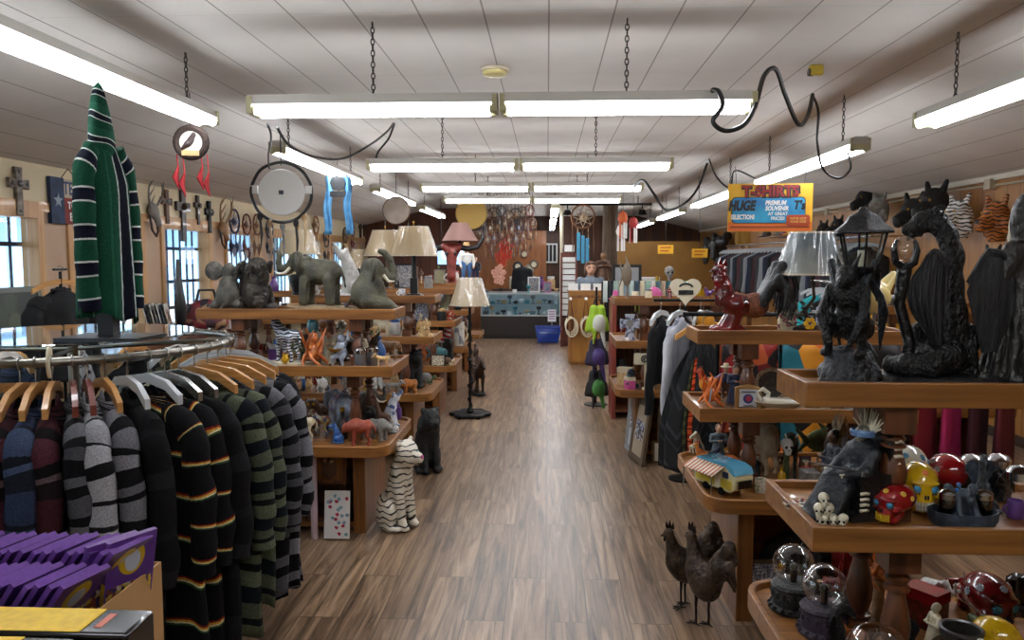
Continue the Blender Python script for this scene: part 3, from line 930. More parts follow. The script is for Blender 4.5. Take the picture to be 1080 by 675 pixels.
def sitter(head=.13,neck=.3,snout=.09,ear='round',tail=True,fat=1.0,up=0.0,res=56,n=0.0):
 p=[El((-.1,0,.2),(.2,.17*fat,.2)),El((.0,0,.4),(.14,.14*fat,.24),(0,.25,0)),El((.08,0,.56),(.12,.12*fat,.15))]
 hx,hz=.16,.56+neck
 p+=[Cp((.06,0,.6),(hx-.03,0,hz-.04),.12*fat,.1),El((hx,0,hz),(head*1.05,head*.95,head))]
 sx,szz=hx+head*math.cos(up),hz+head*math.sin(up)-.03
 p+=[Cp((hx+.05,0,hz-.02),(sx+snout*math.cos(up),0,szz+snout*math.sin(up)),head*.6,head*.42)]
 p+=both(lambda s:[Cp((.08,s*.09,.46),(.16,s*.09,.07),.07,.05),El((.19,s*.09,.035),(.075,.05,.04)),El((-.06,s*.15,.16),(.16,.08,.16)),El((.06,s*.17,.035),(.11,.05,.04))])
 if ear=='round':p+=both(lambda s:[El((hx-.03,s*head*.75,hz+head*.8),(.025,.045,.045))])
 else:p+=both(lambda s:[Cp((hx-.04,s*head*.55,hz+head*.6),(hx-.05,s*head*.75,hz+head*1.5),.045,.008)])
 if tail:p+=chain([(-.26,0,.08),(-.3,.16,.05),(-.16,.28,.045),(.02,.28,.045)],[.05,.04,.035,.03])
 return blob('sit',p,res,.035,noise=n),(hx,hz,head)
def sitter_kind(**k):
 body,(hx,hz,hd)=sitter(**k)
 up=k.get('up',0)
 e=eyes([(hx+hd*.82,s*hd*.42,hz+hd*.3)for s in(-1,1)],.014)
 n=eyes([(hx+hd*math.cos(up)+k.get('snout',.09)*math.cos(up)+hd*.36,0,hz+hd*math.sin(up)+(k.get('snout',.09))*math.sin(up)-.01)],.022)
 return[('body',body),('eye',e),('nose',n)]
KIND['tiger_sit']=lambda:sitter_kind(head=.145,neck=.2,snout=.05,fat=1.15,res=64)
KIND['cat_sit']=lambda:sitter_kind(head=.12,neck=.18,snout=.03,ear='point')
KIND['wolf_howl']=lambda:sitter_kind(head=.105,neck=.24,snout=.16,ear='point',up=.9)
KIND['dog_sit']=lambda:sitter_kind(head=.11,neck=.2,snout=.1,ear='point')
KIND['bear_sit']=lambda:sitter_kind(head=.155,neck=.12,snout=.035,fat=1.5,tail=False,n=.006)
def quad(head,hr,snout,leg=.36,body=(.34,.15,.17),bz=.5,neck=.1,ear=.05,tail=True,legr=.05,res=52,horn=None,hump=0,n=0.0,mane=0):
 p=[El((0,0,bz),body),El((.2,0,bz+.02),(.15,body[1]*.95,body[2]*1.05)),El((-.22,0,bz+.01),(.15,body[1]*1.0,body[2]))]
 if hump:p+=[El((.14,0,bz+hump),(.2,body[1]*.9,body[2]*.9))]
 p+=[Cp((.24,0,bz+.05),head,neck*1.35,neck),El(head,(hr*1.1,hr*.85,hr))]
 sx=(head[0]+snout[0],0,head[2]+snout[1])
 p+=[Cp(head,sx,hr*.72,hr*.48)]
 p+=both(lambda s:[Cp((.23,s*body[1]*.6,bz-.06),(.24,s*body[1]*.62,bz*.45),legr*1.35,legr),Cp((.24,s*body[1]*.62,bz*.45),(.245,s*body[1]*.62,.03),legr,legr*.85),El((.26,s*body[1]*.62,.025),(legr*1.3,legr,.03))])
 p+=both(lambda s:[Cp((-.22,s*body[1]*.6,bz-.03),(-.17,s*body[1]*.65,bz*.52),legr*1.7,legr*1.05),Cp((-.17,s*body[1]*.65,bz*.52),(-.27,s*body[1]*.65,bz*.28),legr*1.05,legr*.8),Cp((-.27,s*body[1]*.65,bz*.28),(-.25,s*body[1]*.65,.03),legr*.8,legr*.75),El((-.23,s*body[1]*.65,.025),(legr*1.3,legr,.03))])
 if ear:p+=both(lambda s:[Cp((head[0]-.03,s*hr*.7,head[2]+hr*.55),(head[0]-.05,s*(hr*.9+ear*.5),head[2]+hr*.6+ear),ear*.5,ear*.25)])
 if tail:p+=chain([(-.36,0,bz+.08),(-.44,0,bz-.05),(-.45,0,bz-.22)],[.03,.02,.03])
 if mane:p+=[El((head[0]-.06,0,head[2]-.02),(mane*.7,mane,mane*1.1))]
 out=[('body',blob('q',p,res,.035,noise=n)),('eye',eyes([(head[0]+hr*.55,s*hr*.72,head[2]+hr*.3)for s in(-1,1)],.013))]
 if horn:
  t=MB()
  for s in(-1,1):t.tube([(head[0]-.03+q[0],s*(hr*.6+q[1]),head[2]+hr*.6+q[2])for q in horn],[.028,.022,.016,.005][:len(horn)],7)
  out.append(('horn',t))
 return out
KIND['bear_walk']=lambda:quad((.44,0,.5),.13,(.14,-.04),body=(.36,.19,.22),bz=.5,neck=.15,ear=.05,tail=False,legr=.075,hump=.06,n=.004)
KIND['bull']=lambda:quad((.46,0,.6),.11,(.1,-.13),body=(.38,.19,.21),bz=.6,neck=.14,ear=.05,legr=.05,hump=.1,horn=[(0,0,0),(.03,.1,0),(.08,.16,.06),(.1,.15,.15)])
KIND['cow']=lambda:quad((.5,0,.82),.09,(.14,-.1),body=(.4,.18,.2),bz=.66,neck=.1,ear=.07,legr=.045,horn=[(0,0,0),(0,.06,.02),(.02,.09,.07)])
KIND['horse']=lambda:quad((.44,0,1.02),.08,(.16,-.13),body=(.36,.15,.17),bz=.68,neck=.1,ear=.05,legr=.04)
KIND['pig']=lambda:quad((.42,0,.56),.14,(.14,-.05),body=(.38,.24,.25),bz=.5,neck=.17,ear=.1,tail=False,legr=.06)
KIND['lion_walk']=lambda:quad((.42,0,.68),.12,(.1,-.04),body=(.34,.15,.17),bz=.52,neck=.12,ear=.04,legr=.05,mane=.2)
KIND['fox']=lambda:quad((.44,0,.66),.09,(.14,-.06),body=(.32,.11,.13),bz=.5,neck=.08,ear=.09,legr=.032)
@kind('shaggy_lion')
def _():
 p=[El((0,0,.3),(.26,.25,.32)),El((.02,0,.62),(.24,.28,.28)),El((.1,0,.82),(.18,.2,.18))]
 r=random.Random(3)
 for i in range(46):
  a=r.uniform(0,2*pi);z=r.uniform(.12,.9)
  rad=.24+.05*math.sin(z*9)
  q=Vector((math.cos(a)*rad,math.sin(a)*rad*1.05,z))
  d=Vector((-.1*math.sin(a*3),.05,-.17))
  p.append(Cp(tuple(q),tuple(q+d),.045,.02))
 p+=both(lambda s:[Cp((.2,s*.14,.4),(.3,s*.16,.05),.09,.08),El((.15,s*.24,.06),(.2,.1,.07))])
 p+=[Cp((.2,0,.84),(.36,0,.8),.12,.08)]
 return[('body',blob('sl',p,70,.022)),('eye',eyes([(.31,s*.07,.88)for s in(-1,1)],.014))]
@kind('horse_rear')
def _():
 p=[El((0,0,.5),(.16,.13,.27),(0,.35,0)),El((-.08,0,.34),(.15,.14,.15)),El((.1,0,.64),(.14,.12,.14)),Cp((.12,0,.68),(.2,0,.88),.1,.07),Cp((.2,0,.9),(.36,0,.84),.065,.045)]
 p+=both(lambda s:[Cp((-.08,s*.08,.32),(.02,s*.09,.2),.08,.05),Cp((.02,s*.09,.2),(-.06,s*.09,.1),.05,.03),Cp((-.06,s*.09,.1),(-.02,s*.09,.03),.03,.04),Cp((.14,s*.08,.6),(.32,s*.08,.58),.06,.04),Cp((.32,s*.08,.58),(.3,s*.08,.44),.035,.03),Cp((.18,s*.03,.94),(.17,s*.05,1.0),.03,.01)])
 p+=chain([(.14,0,.96),(.06,0,.86),(.0,0,.72)],[.03,.04,.04])+chain([(-.2,0,.38),(-.34,0,.36),(-.38,0,.16)],[.04,.05,.03])
 b=MB();b.lathe([(0,0),(.27,0),(.29,.02),(.26,.045),(0,.05)],(0,0,-.02),16,sx=1.1)
 return[('body',blob('hr',p,56,.03)),('base',b)]
@kind('rider')
def _():
 q=[El((0,0,.4),(.2,.1,.11)),El((.16,0,.42),(.1,.09,.1)),El((-.14,0,.4),(.1,.09,.1)),Cp((.18,0,.44),(.3,0,.62),.08,.05),Cp((.3,0,.63),(.4,0,.54),.05,.035)]
 q+=both(lambda s:[Cp((.16,s*.06,.36),(.18,s*.06,.05),.04,.025),Cp((-.16,s*.06,.36),(-.12,s*.06,.22),.05,.03),Cp((-.12,s*.06,.22),(-.18,s*.06,.05),.028,.024),Cp((.28,s*.02,.67),(.27,s*.04,.73),.02,.006)])
 q+=chain([(-.24,0,.42),(-.32,0,.3),(-.3,0,.12)],[.03,.03,.015])
 q+=[El((-.02,0,.62),(.07,.09,.14),(0,0,0),1),El((-.01,0,.84),(.055,.05,.065),(0,0,0),1),Cp((-.01,0,.72),(-.01,0,.8),.04,.035,1),Cp((-.08,0,.94),(-.1,0,.6),.03,.05,1)]
 q+=both(lambda s:[Cp((0,s*.07,.52),(.06,s*.13,.34),.05,.035,1),Cp((.06,s*.13,.34),(.05,s*.13,.2),.035,.025,1),Cp((-.02,s*.09,.7),(.06,s*.11,.58),.035,.025,1),Cp((.06,s*.11,.58),(.14,s*.04,.55),.025,.02,1)])
 b=MB();b.lathe([(0,0),(.3,0),(.32,.03),(.28,.06),(0,.06)],(0,0,-.01),18,sy=.5)
 return[('body',blob('rd',q,60,.022)),('base',b)]
@kind('rooster')
def _():
 p=[El((0,0,.48),(.25,.18,.2),(0,-.35,0)),El((.12,0,.55),(.17,.15,.17)),Cp((.16,0,.62),(.24,0,.84),.12,.065),El((.25,0,.87),(.07,.06,.065)),Cp((.3,0,.86),(.38,0,.84),.028,.006)]
 p+=chain([(-.14,0,.54),(-.28,0,.74),(-.4,0,.9),(-.52,0,.8)],[.12,.11,.08,.03])+chain([(-.16,.05,.52),(-.34,.06,.7),(-.48,.07,.74),(-.58,.07,.6)],[.1,.09,.06,.02])
 p+=chain([(-.12,0,.52),(-.28,0,.62),(-.42,0,.64),(-.5,0,.52)],[.09,.07,.05,.02])
 p+=both(lambda s:[El((-.02,s*.13,.5),(.17,.045,.1),(0,-.3,0))])
 l=MB()
 for s in(-1,1):
  x=.02+.05*s
  l.tube([(x,s*.06,.36),(x+.01,s*.06,.2),(x,s*.06,.02)],[.03,.016,.014],7)
  for a in(-.6,0,.6):l.tube([(x,s*.06,.02),(x+.12*math.cos(a),s*.06+.12*math.sin(a),.008)],[.013,.006],6)
  l.tube([(x,s*.06,.02),(x-.07,s*.06,.01)],[.012,.005],6)
 c=MB()
 c.plate([(.17,.92),(.19,.99),(.215,.945),(.235,1.02),(.26,.955),(.29,1.01),(.3,.94),(.27,.92),(.22,.91)],-.012,.012)
 c.ball((.31,0,.81),(.02,.015,.04),8)
 return[('body',blob('ro',p,60,.03)),('leg',l),('comb',c),('eye',eyes([(.28,s*.05,.9)for s in(-1,1)],.011))]
@kind('hen')
def _():
 p=[El((0,0,.42),(.24,.19,.2),(0,-.25,0)),Cp((.12,0,.5),(.2,0,.74),.12,.075),El((.21,0,.77),(.08,.07,.075)),Cp((.27,0,.77),(.35,0,.75),.03,.006)]
 p+=[Cp((-.14,0,.48),(-.32,0,.66),.12,.06)]
 p+=both(lambda s:[El((-.02,s*.16,.44),(.19,.05,.12),(0,-.25,0))])
 l=MB()
 for s in(-1,1):
  l.tube([(0,s*.07,.28),(.01,s*.07,.02)],[.025,.014],7)
  for a in(-.6,0,.6):l.tube([(.01,s*.07,.02),(.01+.11*math.cos(a),s*.07+.11*math.sin(a),.008)],[.012,.006],6)
 c=MB();c.plate([(.15,.82),(.17,.9),(.2,.84),(.22,.91),(.25,.84),(.28,.87),(.28,.81)],-.012,.012)
 return[('body',blob('he',p,52,.03)),('leg',l),('comb',c),('eye',eyes([(.25,s*.06,.79)for s in(-1,1)],.012))]
@kind('ceramic_rooster')
def _():
 p=[El((.12,0,.38),(.24,.18,.17),(0,-.1,0),0),Cp((.27,0,.44),(.36,0,.84),.15,.085,0),El((.37,0,.88),(.1,.085,.085),(0,0,0),0),Cp((.44,0,.88),(.53,0,.85),.035,.01,0)]
 p+=[El((-.12,0,.38),(.2,.17,.18),(0,0,0),1)]
 p+=[Cp((.16,0,.25),(.22,0,.08),.12,.16,0),El((.25,0,.05),(.26,.16,.07),(0,0,0),0)]
 r=random.Random(5)
 for i in range(18):
  y=(i-8.5)*.02;b_=.52+.09*(i%4);q_=.08*(i%3)
  p+=chain([(-.2,y*.6,.42),(-.32,y,.66),(-.44+q_*.3,y*1.4,b_+.16),(-.58+q_*.5,y*1.7,b_+.04),(-.64+q_,y*1.7,b_-.16),(-.6+q_,y*1.7,b_-.34)],[.08,.07,.055,.045,.035,.012],2)
 for i in range(40):
  a=r.uniform(0,2*pi);t=r.random()
  q=Vector((.28+.08*t+.13*(1-.4*t)*math.cos(a),.13*(1-.4*t)*math.sin(a),.44+.38*t))
  p.append(Cp(tuple(q),tuple(q+Vector((0,0,-.08))),.028,.012,0))
 c=MB();c.plate([(.27,.93),(.3,1.03),(.335,.96),(.37,1.05),(.4,.96),(.44,1.0),(.45,.92)],-.025,.025);c.ball((.46,0,.78),(.03,.025,.06),10)
 return[('body',blob('cr',p,72,.022)),('comb',c),('eye',eyes([(.43,s*.075,.9)for s in(-1,1)],.016))]
@kind('owl')
def _():
 p=[El((0,0,.42),(.22,.25,.42)),El((.03,0,.8),(.19,.23,.19)),Cp((.2,0,.76),(.25,0,.68),.04,.01)]
 p+=both(lambda s:[Cp((.02,s*.15,.92),(.0,s*.2,1.05),.05,.01),El((-.02,s*.24,.42),(.15,.07,.32)),El((.1,s*.1,.03),(.1,.07,.035))])
 return[('body',blob('ow',p,48,.03)),('eye',eyes([(.2,s*.09,.83)for s in(-1,1)],.045))]
@kind('eagle')
def _():
 p=[El((0,0,.4),(.13,.13,.22),(0,.3,0)),Cp((.06,0,.55),(.13,0,.7),.1,.08,1),El((.15,0,.74),(.08,.07,.07),(0,0,0),1),Cp((.21,0,.74),(.29,0,.69),.03,.006,2),Cp((-.08,0,.26),(-.22,0,.08),.08,.06,1)]
 p+=both(lambda s:chain([(0,s*.1,.52),(-.04,s*.26,.72),(-.1,s*.42,.95)],[.08,.09,.03])+chain([(-.02,s*.14,.5),(-.1,s*.28,.58),(-.16,s*.42,.76)],[.08,.08,.02])+chain([(-.02,s*.1,.44),(-.14,s*.22,.42),(-.2,s*.36,.56)],[.07,.07,.02]))
 p+=both(lambda s:[Cp((.02,s*.06,.25),(.05,s*.07,.06),.05,.03,2)])
 b=MB();b.lathe([(0,0),(.2,0),(.22,.03),(.17,.08),(0,.09)],(0,0,-.03),14)
 return[('body',blob('ea',p,56,.03)),('base',b)]
def fig_body(robe=True,arms='down',res=52,hat=None,wings=False,sit=False,hood=False):
 p=[]
 H=.88
 if robe:
  p+=[Cp((0,0,.06),(0,0,.42),.19,.13,0),El((0,0,.02),(.22,.22,.05),(0,0,0),0)]
  r=random.Random(2)
  for i in range(10):
   a=2*pi*i/10+.2
   p.append(Cp((.19*math.cos(a),.19*math.sin(a),.02),(.1*math.cos(a),.1*math.sin(a),.42),.035,.02,0))
 else:
  p+=both(lambda s:[Cp((0,s*.07,.46),(.01,s*.08,.24),.075,.055,1),Cp((.01,s*.08,.24),(0,s*.08,.05),.055,.04,1),El((.04,s*.08,.03),(.08,.045,.035),(0,0,0),2)])
 p+=[El((0,0,.55),(.1,.13,.15),(0,0,0),0),El((0,0,.67),(.09,.15,.07),(0,0,0),0),Cp((0,0,.7),(0,0,.78),.05,.045,3),El((.01,0,.84),(.08,.07,.095),(0,0,0),3),El((.085,0,.83),(.02,.016,.02),(0,0,0),3)]
 p+=[El((-.02,0,.875),(.085,.08,.08),(0,0,0),4)]
 if arms=='down':
  p+=both(lambda s:[Cp((0,s*.16,.67),(.02,s*.2,.5),.05,.04,0),Cp((.02,s*.2,.5),(.08,s*.17,.38),.04,.03,0),El((.1,s*.165,.35),(.03,.025,.035),(0,0,0),3)])
 elif arms=='front':
  p+=both(lambda s:[Cp((0,s*.16,.67),(.05,s*.19,.53),.05,.042,0),Cp((.05,s*.19,.53),(.17,s*.05,.56),.04,.03,0),El((.19,s*.03,.57),(.03,.03,.03),(0,0,0),3)])
 else:
  p+=both(lambda s:[Cp((0,s*.16,.67),(.02,s*.26,.76),.045,.036,0),Cp((.02,s*.26,.76),(.03,s*.28,.95),.034,.026,3),El((.03,s*.285,.98),(.03,.025,.03),(0,0,0),3)])
 if hood:p+=[El((-.03,0,.85),(.12,.115,.14),(0,0,0),0)]
 return blob('fb',p,res,.02)
KIND['robed']=lambda:[('body',fig_body(True,'front')),('base',MB().lathe([(0,0),(.24,0),(.24,.03),(0,.03)],(0,0,-.03),16))]
KIND['standing']=lambda:[('body',fig_body(False,'down')),('base',MB().lathe([(0,0),(.2,0),(.2,.025),(0,.025)],(0,0,-.02),16))]
KIND['arms_up']=lambda:[('body',fig_body(True,'up')),('base',MB().lathe([(0,0),(.22,0),(.22,.025),(0,.025)],(0,0,-.02),16))]
@kind('cowboy')
def _():
 h=MB();h.lathe([(.0,1.02),(.07,1.02),(.08,.96),(.085,.93),(.16,.925),(.165,.915),(.08,.91),(0,.91)],(0,0,0),18)
 return[('body',fig_body(False,'down')),('hat',h)]
@kind('angel')
def _():
 w=MB()
 for s in(-1,1):
  w.sheet(lambda u,v,s=s:(-.1-.05*v,s*(.04+.34*u*(1-.35*v)),.74+.2*u-v*(.5-.12*u)),8,8)
  w.sheet(lambda u,v,s=s:(-.125-.05*v,s*(.04+.34*u*(1-.35*v)),.74+.2*u-v*(.5-.12*u)),8,8)
 return[('body',fig_body(True,'front')),('wing',w)]
@kind('cherub')
def _():
 p=[El((0,0,.3),(.12,.12,.16)),El((.01,0,.46),(.1,.11,.1)),El((.02,0,.64),(.1,.09,.105)),Cp((.0,.09,.5),(.06,.2,.62),.045,.035),Cp((.06,.2,.62),(.04,.2,.82),.035,.03),Cp((0,-.09,.5),(.1,-.14,.38),.045,.035),Cp((.1,-.14,.38),(.2,-.06,.36),.035,.03)]
 p+=both(lambda s:[Cp((.03,s*.07,.24),(.22,s*.12,.2),.075,.055),Cp((.22,s*.12,.2),(.2,s*.13,.03),.05,.035)])
 b=MB();b.lathe([(0,.36),(.1,.34),(.17,.4),(.18,.42),(.16,.41),(.09,.37),(0,.37)],(.2,-.06,0),18)
 return[('body',blob('ch',p,48,.03)),('dish',b)]
@kind('buddha')
def _():
 p=[El((0,0,.34),(.22,.26,.25)),El((0,0,.56),(.17,.22,.14)),El((.02,0,.8),(.14,.135,.155)),El((0,0,.96),(.07,.07,.06))]
 p+=both(lambda s:[Cp((0,s*.22,.12),(.26,s*.14,.1),.14,.09),Cp((0,s*.22,.56),(.06,s*.3,.36),.08,.06),Cp((.06,s*.3,.36),(.22,s*.08,.28),.06,.045),El((.0,s*.14,.76),(.03,.025,.07))])
 b=MB();b.lathe([(0,0),(.34,0),(.36,.04),(.32,.08),(0,.08)],(0,0,-.05),18)
 return[('body',blob('bu',p,48,.03)),('base',b)]
@kind('skull')
def _():
 p=[El((-.05,0,.62),(.46,.35,.36)),El((.12,0,.45),(.28,.27,.24)),El((.26,0,.3),(.17,.2,.16)),El((.22,0,.14),(.18,.19,.11)),Cp((.05,.2,.3),(.2,.16,.12),.07,.07),Cp((.05,-.2,.3),(.2,-.16,.12),.07,.07)]
 p+=both(lambda s:[El((.24,s*.25,.42),(.12,.07,.07)),El((.34,s*.13,.66),(.07,.12,.05))])
 e=MB()
 for s in(-1,1):e.ball((.345,s*.145,.55),(.06,.085,.085),14)
 n=MB();n.ball((.425,.025,.4),(.03,.02,.05),10);n.ball((.425,-.025,.4),(.03,.02,.05),10)
 t=MB()
 for r_ in(0,1):
  for i in range(8):
   a=(i-3.5)*.235
   t.box((.245+.185*math.cos(a),.2*math.sin(a),.265-.09*r_),(.05,.034,.076),(0,0,a))
 fl=[]
 for(c,d)in(((.3,0,.86),(.75,0)),((-.1,.33,.68),(.1,1.3)),((-.1,-.33,.68),(.1,-1.3)),((.1,.28,.82),(.5,.9)),((.1,-.28,.82),(.5,-.9))):
  c=Vector(c)
  nrm=(c-Vector((-.05,0,.62)));nrm=Vector((nrm.x/.46**2,nrm.y/.35**2,nrm.z/.36**2)).normalized()
  dd=(c-Vector((-.05,0,.62)));k=math.sqrt((dd.x/.46)**2+(dd.y/.35)**2+(dd.z/.36)**2)
  c=Vector((-.05,0,.62))+dd/k
  u=nrm.orthogonal().normalized();w=nrm.cross(u)
  f=MB()
  for i in range(7):
   a=2*pi*i/7
   q=c+(u*math.cos(a)+w*math.sin(a))*.045
   f.ball(q-nrm*.008,(.024,.024,.024),8)
  f.ball(c-nrm*.01,.024,8)
  fl.append(('flower',f))
 for s in(-1,1):
  f=MB()
  for i in range(10):
   a=2*pi*i/10
   f.ball((.375-.02*abs(math.cos(a)),s*(.145+.1*math.cos(a)),.55+.1*math.sin(a)),.022,6)
  fl.append(('eye_petals',f))
 return[('body',blob('sk',p,56,.05)),('eye',e),('nose',n),('teeth',t)]+fl
@kind('small_skull')
def _():
 p=[El((-.05,0,.62),(.44,.34,.36)),El((.2,0,.36),(.22,.22,.26)),El((.22,0,.14),(.17,.17,.12))]
 e=MB()
 for s in(-1,1):e.ball((.36,s*.14,.52),(.06,.09,.09),8)
 e.ball((.42,0,.37),(.03,.035,.05),6)
 return[('body',blob('ss',p,26,.05)),('eye',e)]
def dragon_wing(s,span=.42,top=.85,bot=.15,back=-.12,ribs=5):
 w=MB()
 def f(u,v):
  a=u*1.0
  y=s*(.05+span*a*(1-.25*v)*(.6+.4*math.sin(pi*min(1,v+.35))))
  sc=.05*abs(math.sin(a*pi*ribs))
  z=top+.1*math.sin(a*pi)*(1-v)-(v)*(top-bot-.25*a*a+sc)
  x=back-.1*a*a+.03*math.sin(a*pi*ribs*2)*v
  return(x,y,z)
 w.sheet(f,30,10)
 w.sheet(lambda u,v:(f(u,v)[0]-.012,)+tuple(f(u,v)[1:]),30,10)
 for k in range(ribs+1):
  u=k/ribs
  w.tube([tuple(Vector(f(u,v/6))+Vector((.004,0,0)))for v in range(7)],[.014,.012,.011,.01,.008,.006,.004],6)
 w.tube([f(k/12,0)for k in range(13)],[.022-.0008*k for k in range(13)],7)
 return w
@kind('dragon')
def _():
 p=[El((0,0,.3),(.17,.17,.24)),El((.02,0,.5),(.13,.13,.16)),El((-.02,0,.12),(.22,.25,.11))]
 nk=[(.02,0,.56),(-.06,0,.7),(-.05,0,.82),(.04,0,.9),(.15,0,.9)]
 p+=chain(nk,[.12,.095,.08,.072,.065])
 p+=[El((.18,0,.9),(.09,.065,.06)),Cp((.2,0,.9),(.33,0,.84),.055,.032),Cp((.2,0,.86),(.3,0,.79),.04,.022)]
 p+=both(lambda s:[Cp((.13,s*.05,.94),(.02,s*.09,1.02),.025,.005),Cp((.1,s*.12,.42),(.24,s*.15,.34),.06,.04),Cp((.24,s*.15,.34),(.3,s*.13,.42),.035,.025),Cp((.05,s*.19,.2),(.24,s*.24,.1),.1,.06),El((.28,s*.24,.04),(.1,.07,.045))])
 p+=chain([(-.18,0,.1),(-.34,.12,.07),(-.34,.34,.06),(-.14,.44,.05),(.12,.42,.045),(.26,.32,.04)],[.1,.08,.065,.05,.035,.012])
 sp=[(-.14,0,.3),(-.13,0,.45),(-.12,0,.56),(-.16,0,.68),(-.14,0,.8),(-.06,0,.92),(.04,0,.98)]
 b=MB()
 for i in range(len(sp)-1):
  for t in(0,.5):
   c=Vector(sp[i]).lerp(Vector(sp[i+1]),t)
   b.tube([c+Vector((.03,0,-.01)),c+Vector((-.045,0,.02))],[.022,.002],6)
 w=dragon_wing(1,.36,.72,.12);w2=dragon_wing(-1,.36,.72,.12)
 b2=MB();b2.lathe([(0,0),(.42,0),(.46,.02),(.4,.05),(.3,.06),(0,.07)],(-.02,.08,-.06),22,sx=1.0,sy=1.15)
 return[('body',blob('dg',p,72,.03,noise=.004)),('spine_ridge',b),('wing',w),('wing',w2),('base',b2)]
@kind('dragon_back')
def _():
 p=[El((0,0,.3),(.17,.2,.26)),El((.0,0,.52),(.13,.15,.16)),El((.02,0,.12),(.24,.3,.12))]
 p+=chain([(0,0,.56),(-.03,-.02,.72),(-.02,.02,.84),(.0,.1,.93),(.02,.2,.95)],[.13,.1,.085,.075,.065])
 p+=[El((.03,.24,.94),(.07,.1,.065)),Cp((.03,.28,.94),(.05,.4,.89),.055,.03),Cp((.03,.28,.9),(.05,.36,.84),.04,.02)]
 p+=both(lambda s:[Cp((.03+s*.04,.2,.99),(.02+s*.07,.09,1.05),.024,.005),Cp((.08,s*.22,.2),(.2,s*.28,.08),.12,.07)])
 p+=chain([(-.18,0,.12),(-.3,.2,.08),(-.24,.42,.07),(-.02,.52,.055),(.16,.46,.03)],[.11,.085,.07,.05,.015])
 r=random.Random(7)
 for i in range(12):p.append(Cp((-.1+.02*i,-.24+.04*i,.02),(-.1,-.2+.035*i,.2),.05,.03))
 b=MB()
 sp=[(-.24,.1,.12),(-.2,0,.26),(-.16,0,.42),(-.14,0,.55),(-.14,-.02,.7),(-.11,.02,.84),(-.06,.1,.98),(0,.2,1.02)]
 for i in range(len(sp)-1):
  for t in(0,.33,.66):
   c=Vector(sp[i]).lerp(Vector(sp[i+1]),t);b.tube([c+Vector((.03,0,-.01)),c+Vector((-.05,0,.03))],[.024,.002],6)
 def wing(s,top,bot,sp_):
  w=MB()
  def f(u,v,o=0):
   a=2*pi*u
   y=s*(.06+sp_*(u**.8)*math.sin(pi*min(1,.16+.84*v)**.9)**.6)
   z=top+.10*math.sin(pi*u)*(1-v)-(top-bot)*v*(1-.22*u*u+.05*abs(math.sin(u*pi*5)))
   return(-.13-.06*math.sin(pi*u)-.035*abs(math.sin(u*pi*5))*min(1,v*3)-o,y,z)
  w.sheet(f,40,14);w.sheet(lambda u,v:f(u,v,-.02),40,14)
  w.tube([f(k/10,0)for k in range(11)],[.028-.0018*k for k in range(11)],7)
  for k in range(6):w.tube([tuple(Vector(f(k/5,v/8))+Vector((-.004,0,0)))for v in range(9)],[.013-.0009*v for v in range(9)],6)
  return w
 def claw_wing():
  w=MB()
  arc=[(-.08,-.16,.56),(-.1,-.3,.76),(-.1,-.46,.74),(-.08,-.56,.56),(-.06,-.55,.34),(-.05,-.5,.16)]
  def g(u,v,o=0):
   f=u*5;k=min(int(f),4);p_=Vector(arc[k]).lerp(Vector(arc[k+1]),f-k)
   q=Vector((-.1,-.14-.16*u,.52-.38*u))
   return tuple(p_.lerp(q,v)+Vector((-.03*math.sin(pi*v)+o,0,0)))
  w.sheet(g,24,8);w.sheet(lambda u,v:g(u,v,.02),24,8)
  w.tube([g(k/14,0)for k in range(15)],[.034-.0016*k for k in range(15)],8)
  return w
 b2=MB();b2.lathe([(0,0),(.5,0),(.55,.02),(.5,.05),(.35,.07),(0,.07)],(-.0,.05,-.06),26,sx=.75,sy=1.25)
 return[('body',blob('dgb',p,76,.03,noise=.005)),('spine_ridge',b),('wing',wing(1,.66,.1,.34)),('wing',claw_wing()),('base',b2)]
@kind('gargoyle')
def _():
 p=[El((0,0,.5),(.13,.14,.2),(0,.35,0)),El((.1,0,.68),(.12,.15,.12)),El((.2,0,.8),(.085,.08,.09)),Cp((.24,0,.79),(.33,0,.75),.05,.035)]
 p+=both(lambda s:[Cp((.17,s*.06,.86),(.12,s*.11,.98),.03,.006),Cp((-.02,s*.12,.42),(.2,s*.16,.48),.09,.065),Cp((.2,s*.16,.48),(.14,s*.15,.26),.05,.04),El((.2,s*.15,.24),(.09,.05,.035)),Cp((.12,s*.15,.7),(.24,s*.19,.52),.055,.045),Cp((.24,s*.19,.52),(.28,s*.09,.32),.04,.03)])
 p+=chain([(-.1,0,.36),(-.2,.1,.26),(-.1,.22,.2)],[.05,.035,.015])
 w=MB()
 for s in(-1,1):
  for k in range(9):
   t=k/8
   x0,z0=-.02-.1*t,.82-.1*t
   w.tube([(x0,s*.13,z0),(-.14-.1*t,s*(.22+.02*t),.66-.12*t),(-.16-.13*t,s*(.2-.02*t),.44-.2*t)],[.02,.04,.012],7,flat=.45)
  w.tube([(.06,s*.12,.74),(-.02,s*.2,.9),(-.1,s*.19,.82),(-.2,s*.17,.62)],[.04,.04,.035,.015],8)
 rk=[El((0,0,.08),(.3,.28,.12)),El((.12,.1,.16),(.14,.12,.1)),El((-.1,-.1,.16),(.16,.14,.1)),El((.05,-.05,.2),(.16,.16,.08))]
 r=random.Random(8)
 for i in range(22):
  a=r.uniform(0,2*pi)
  rk.append(Cp((.28*math.cos(a),.26*math.sin(a),r.uniform(0,.06)),(.18*math.cos(a),.17*math.sin(a),.22),.035,.03))
 return[('body',blob('gg',p,64,.026,noise=.004)),('wing',w),('rock',blob('rk',rk,40,.02,noise=.006))]
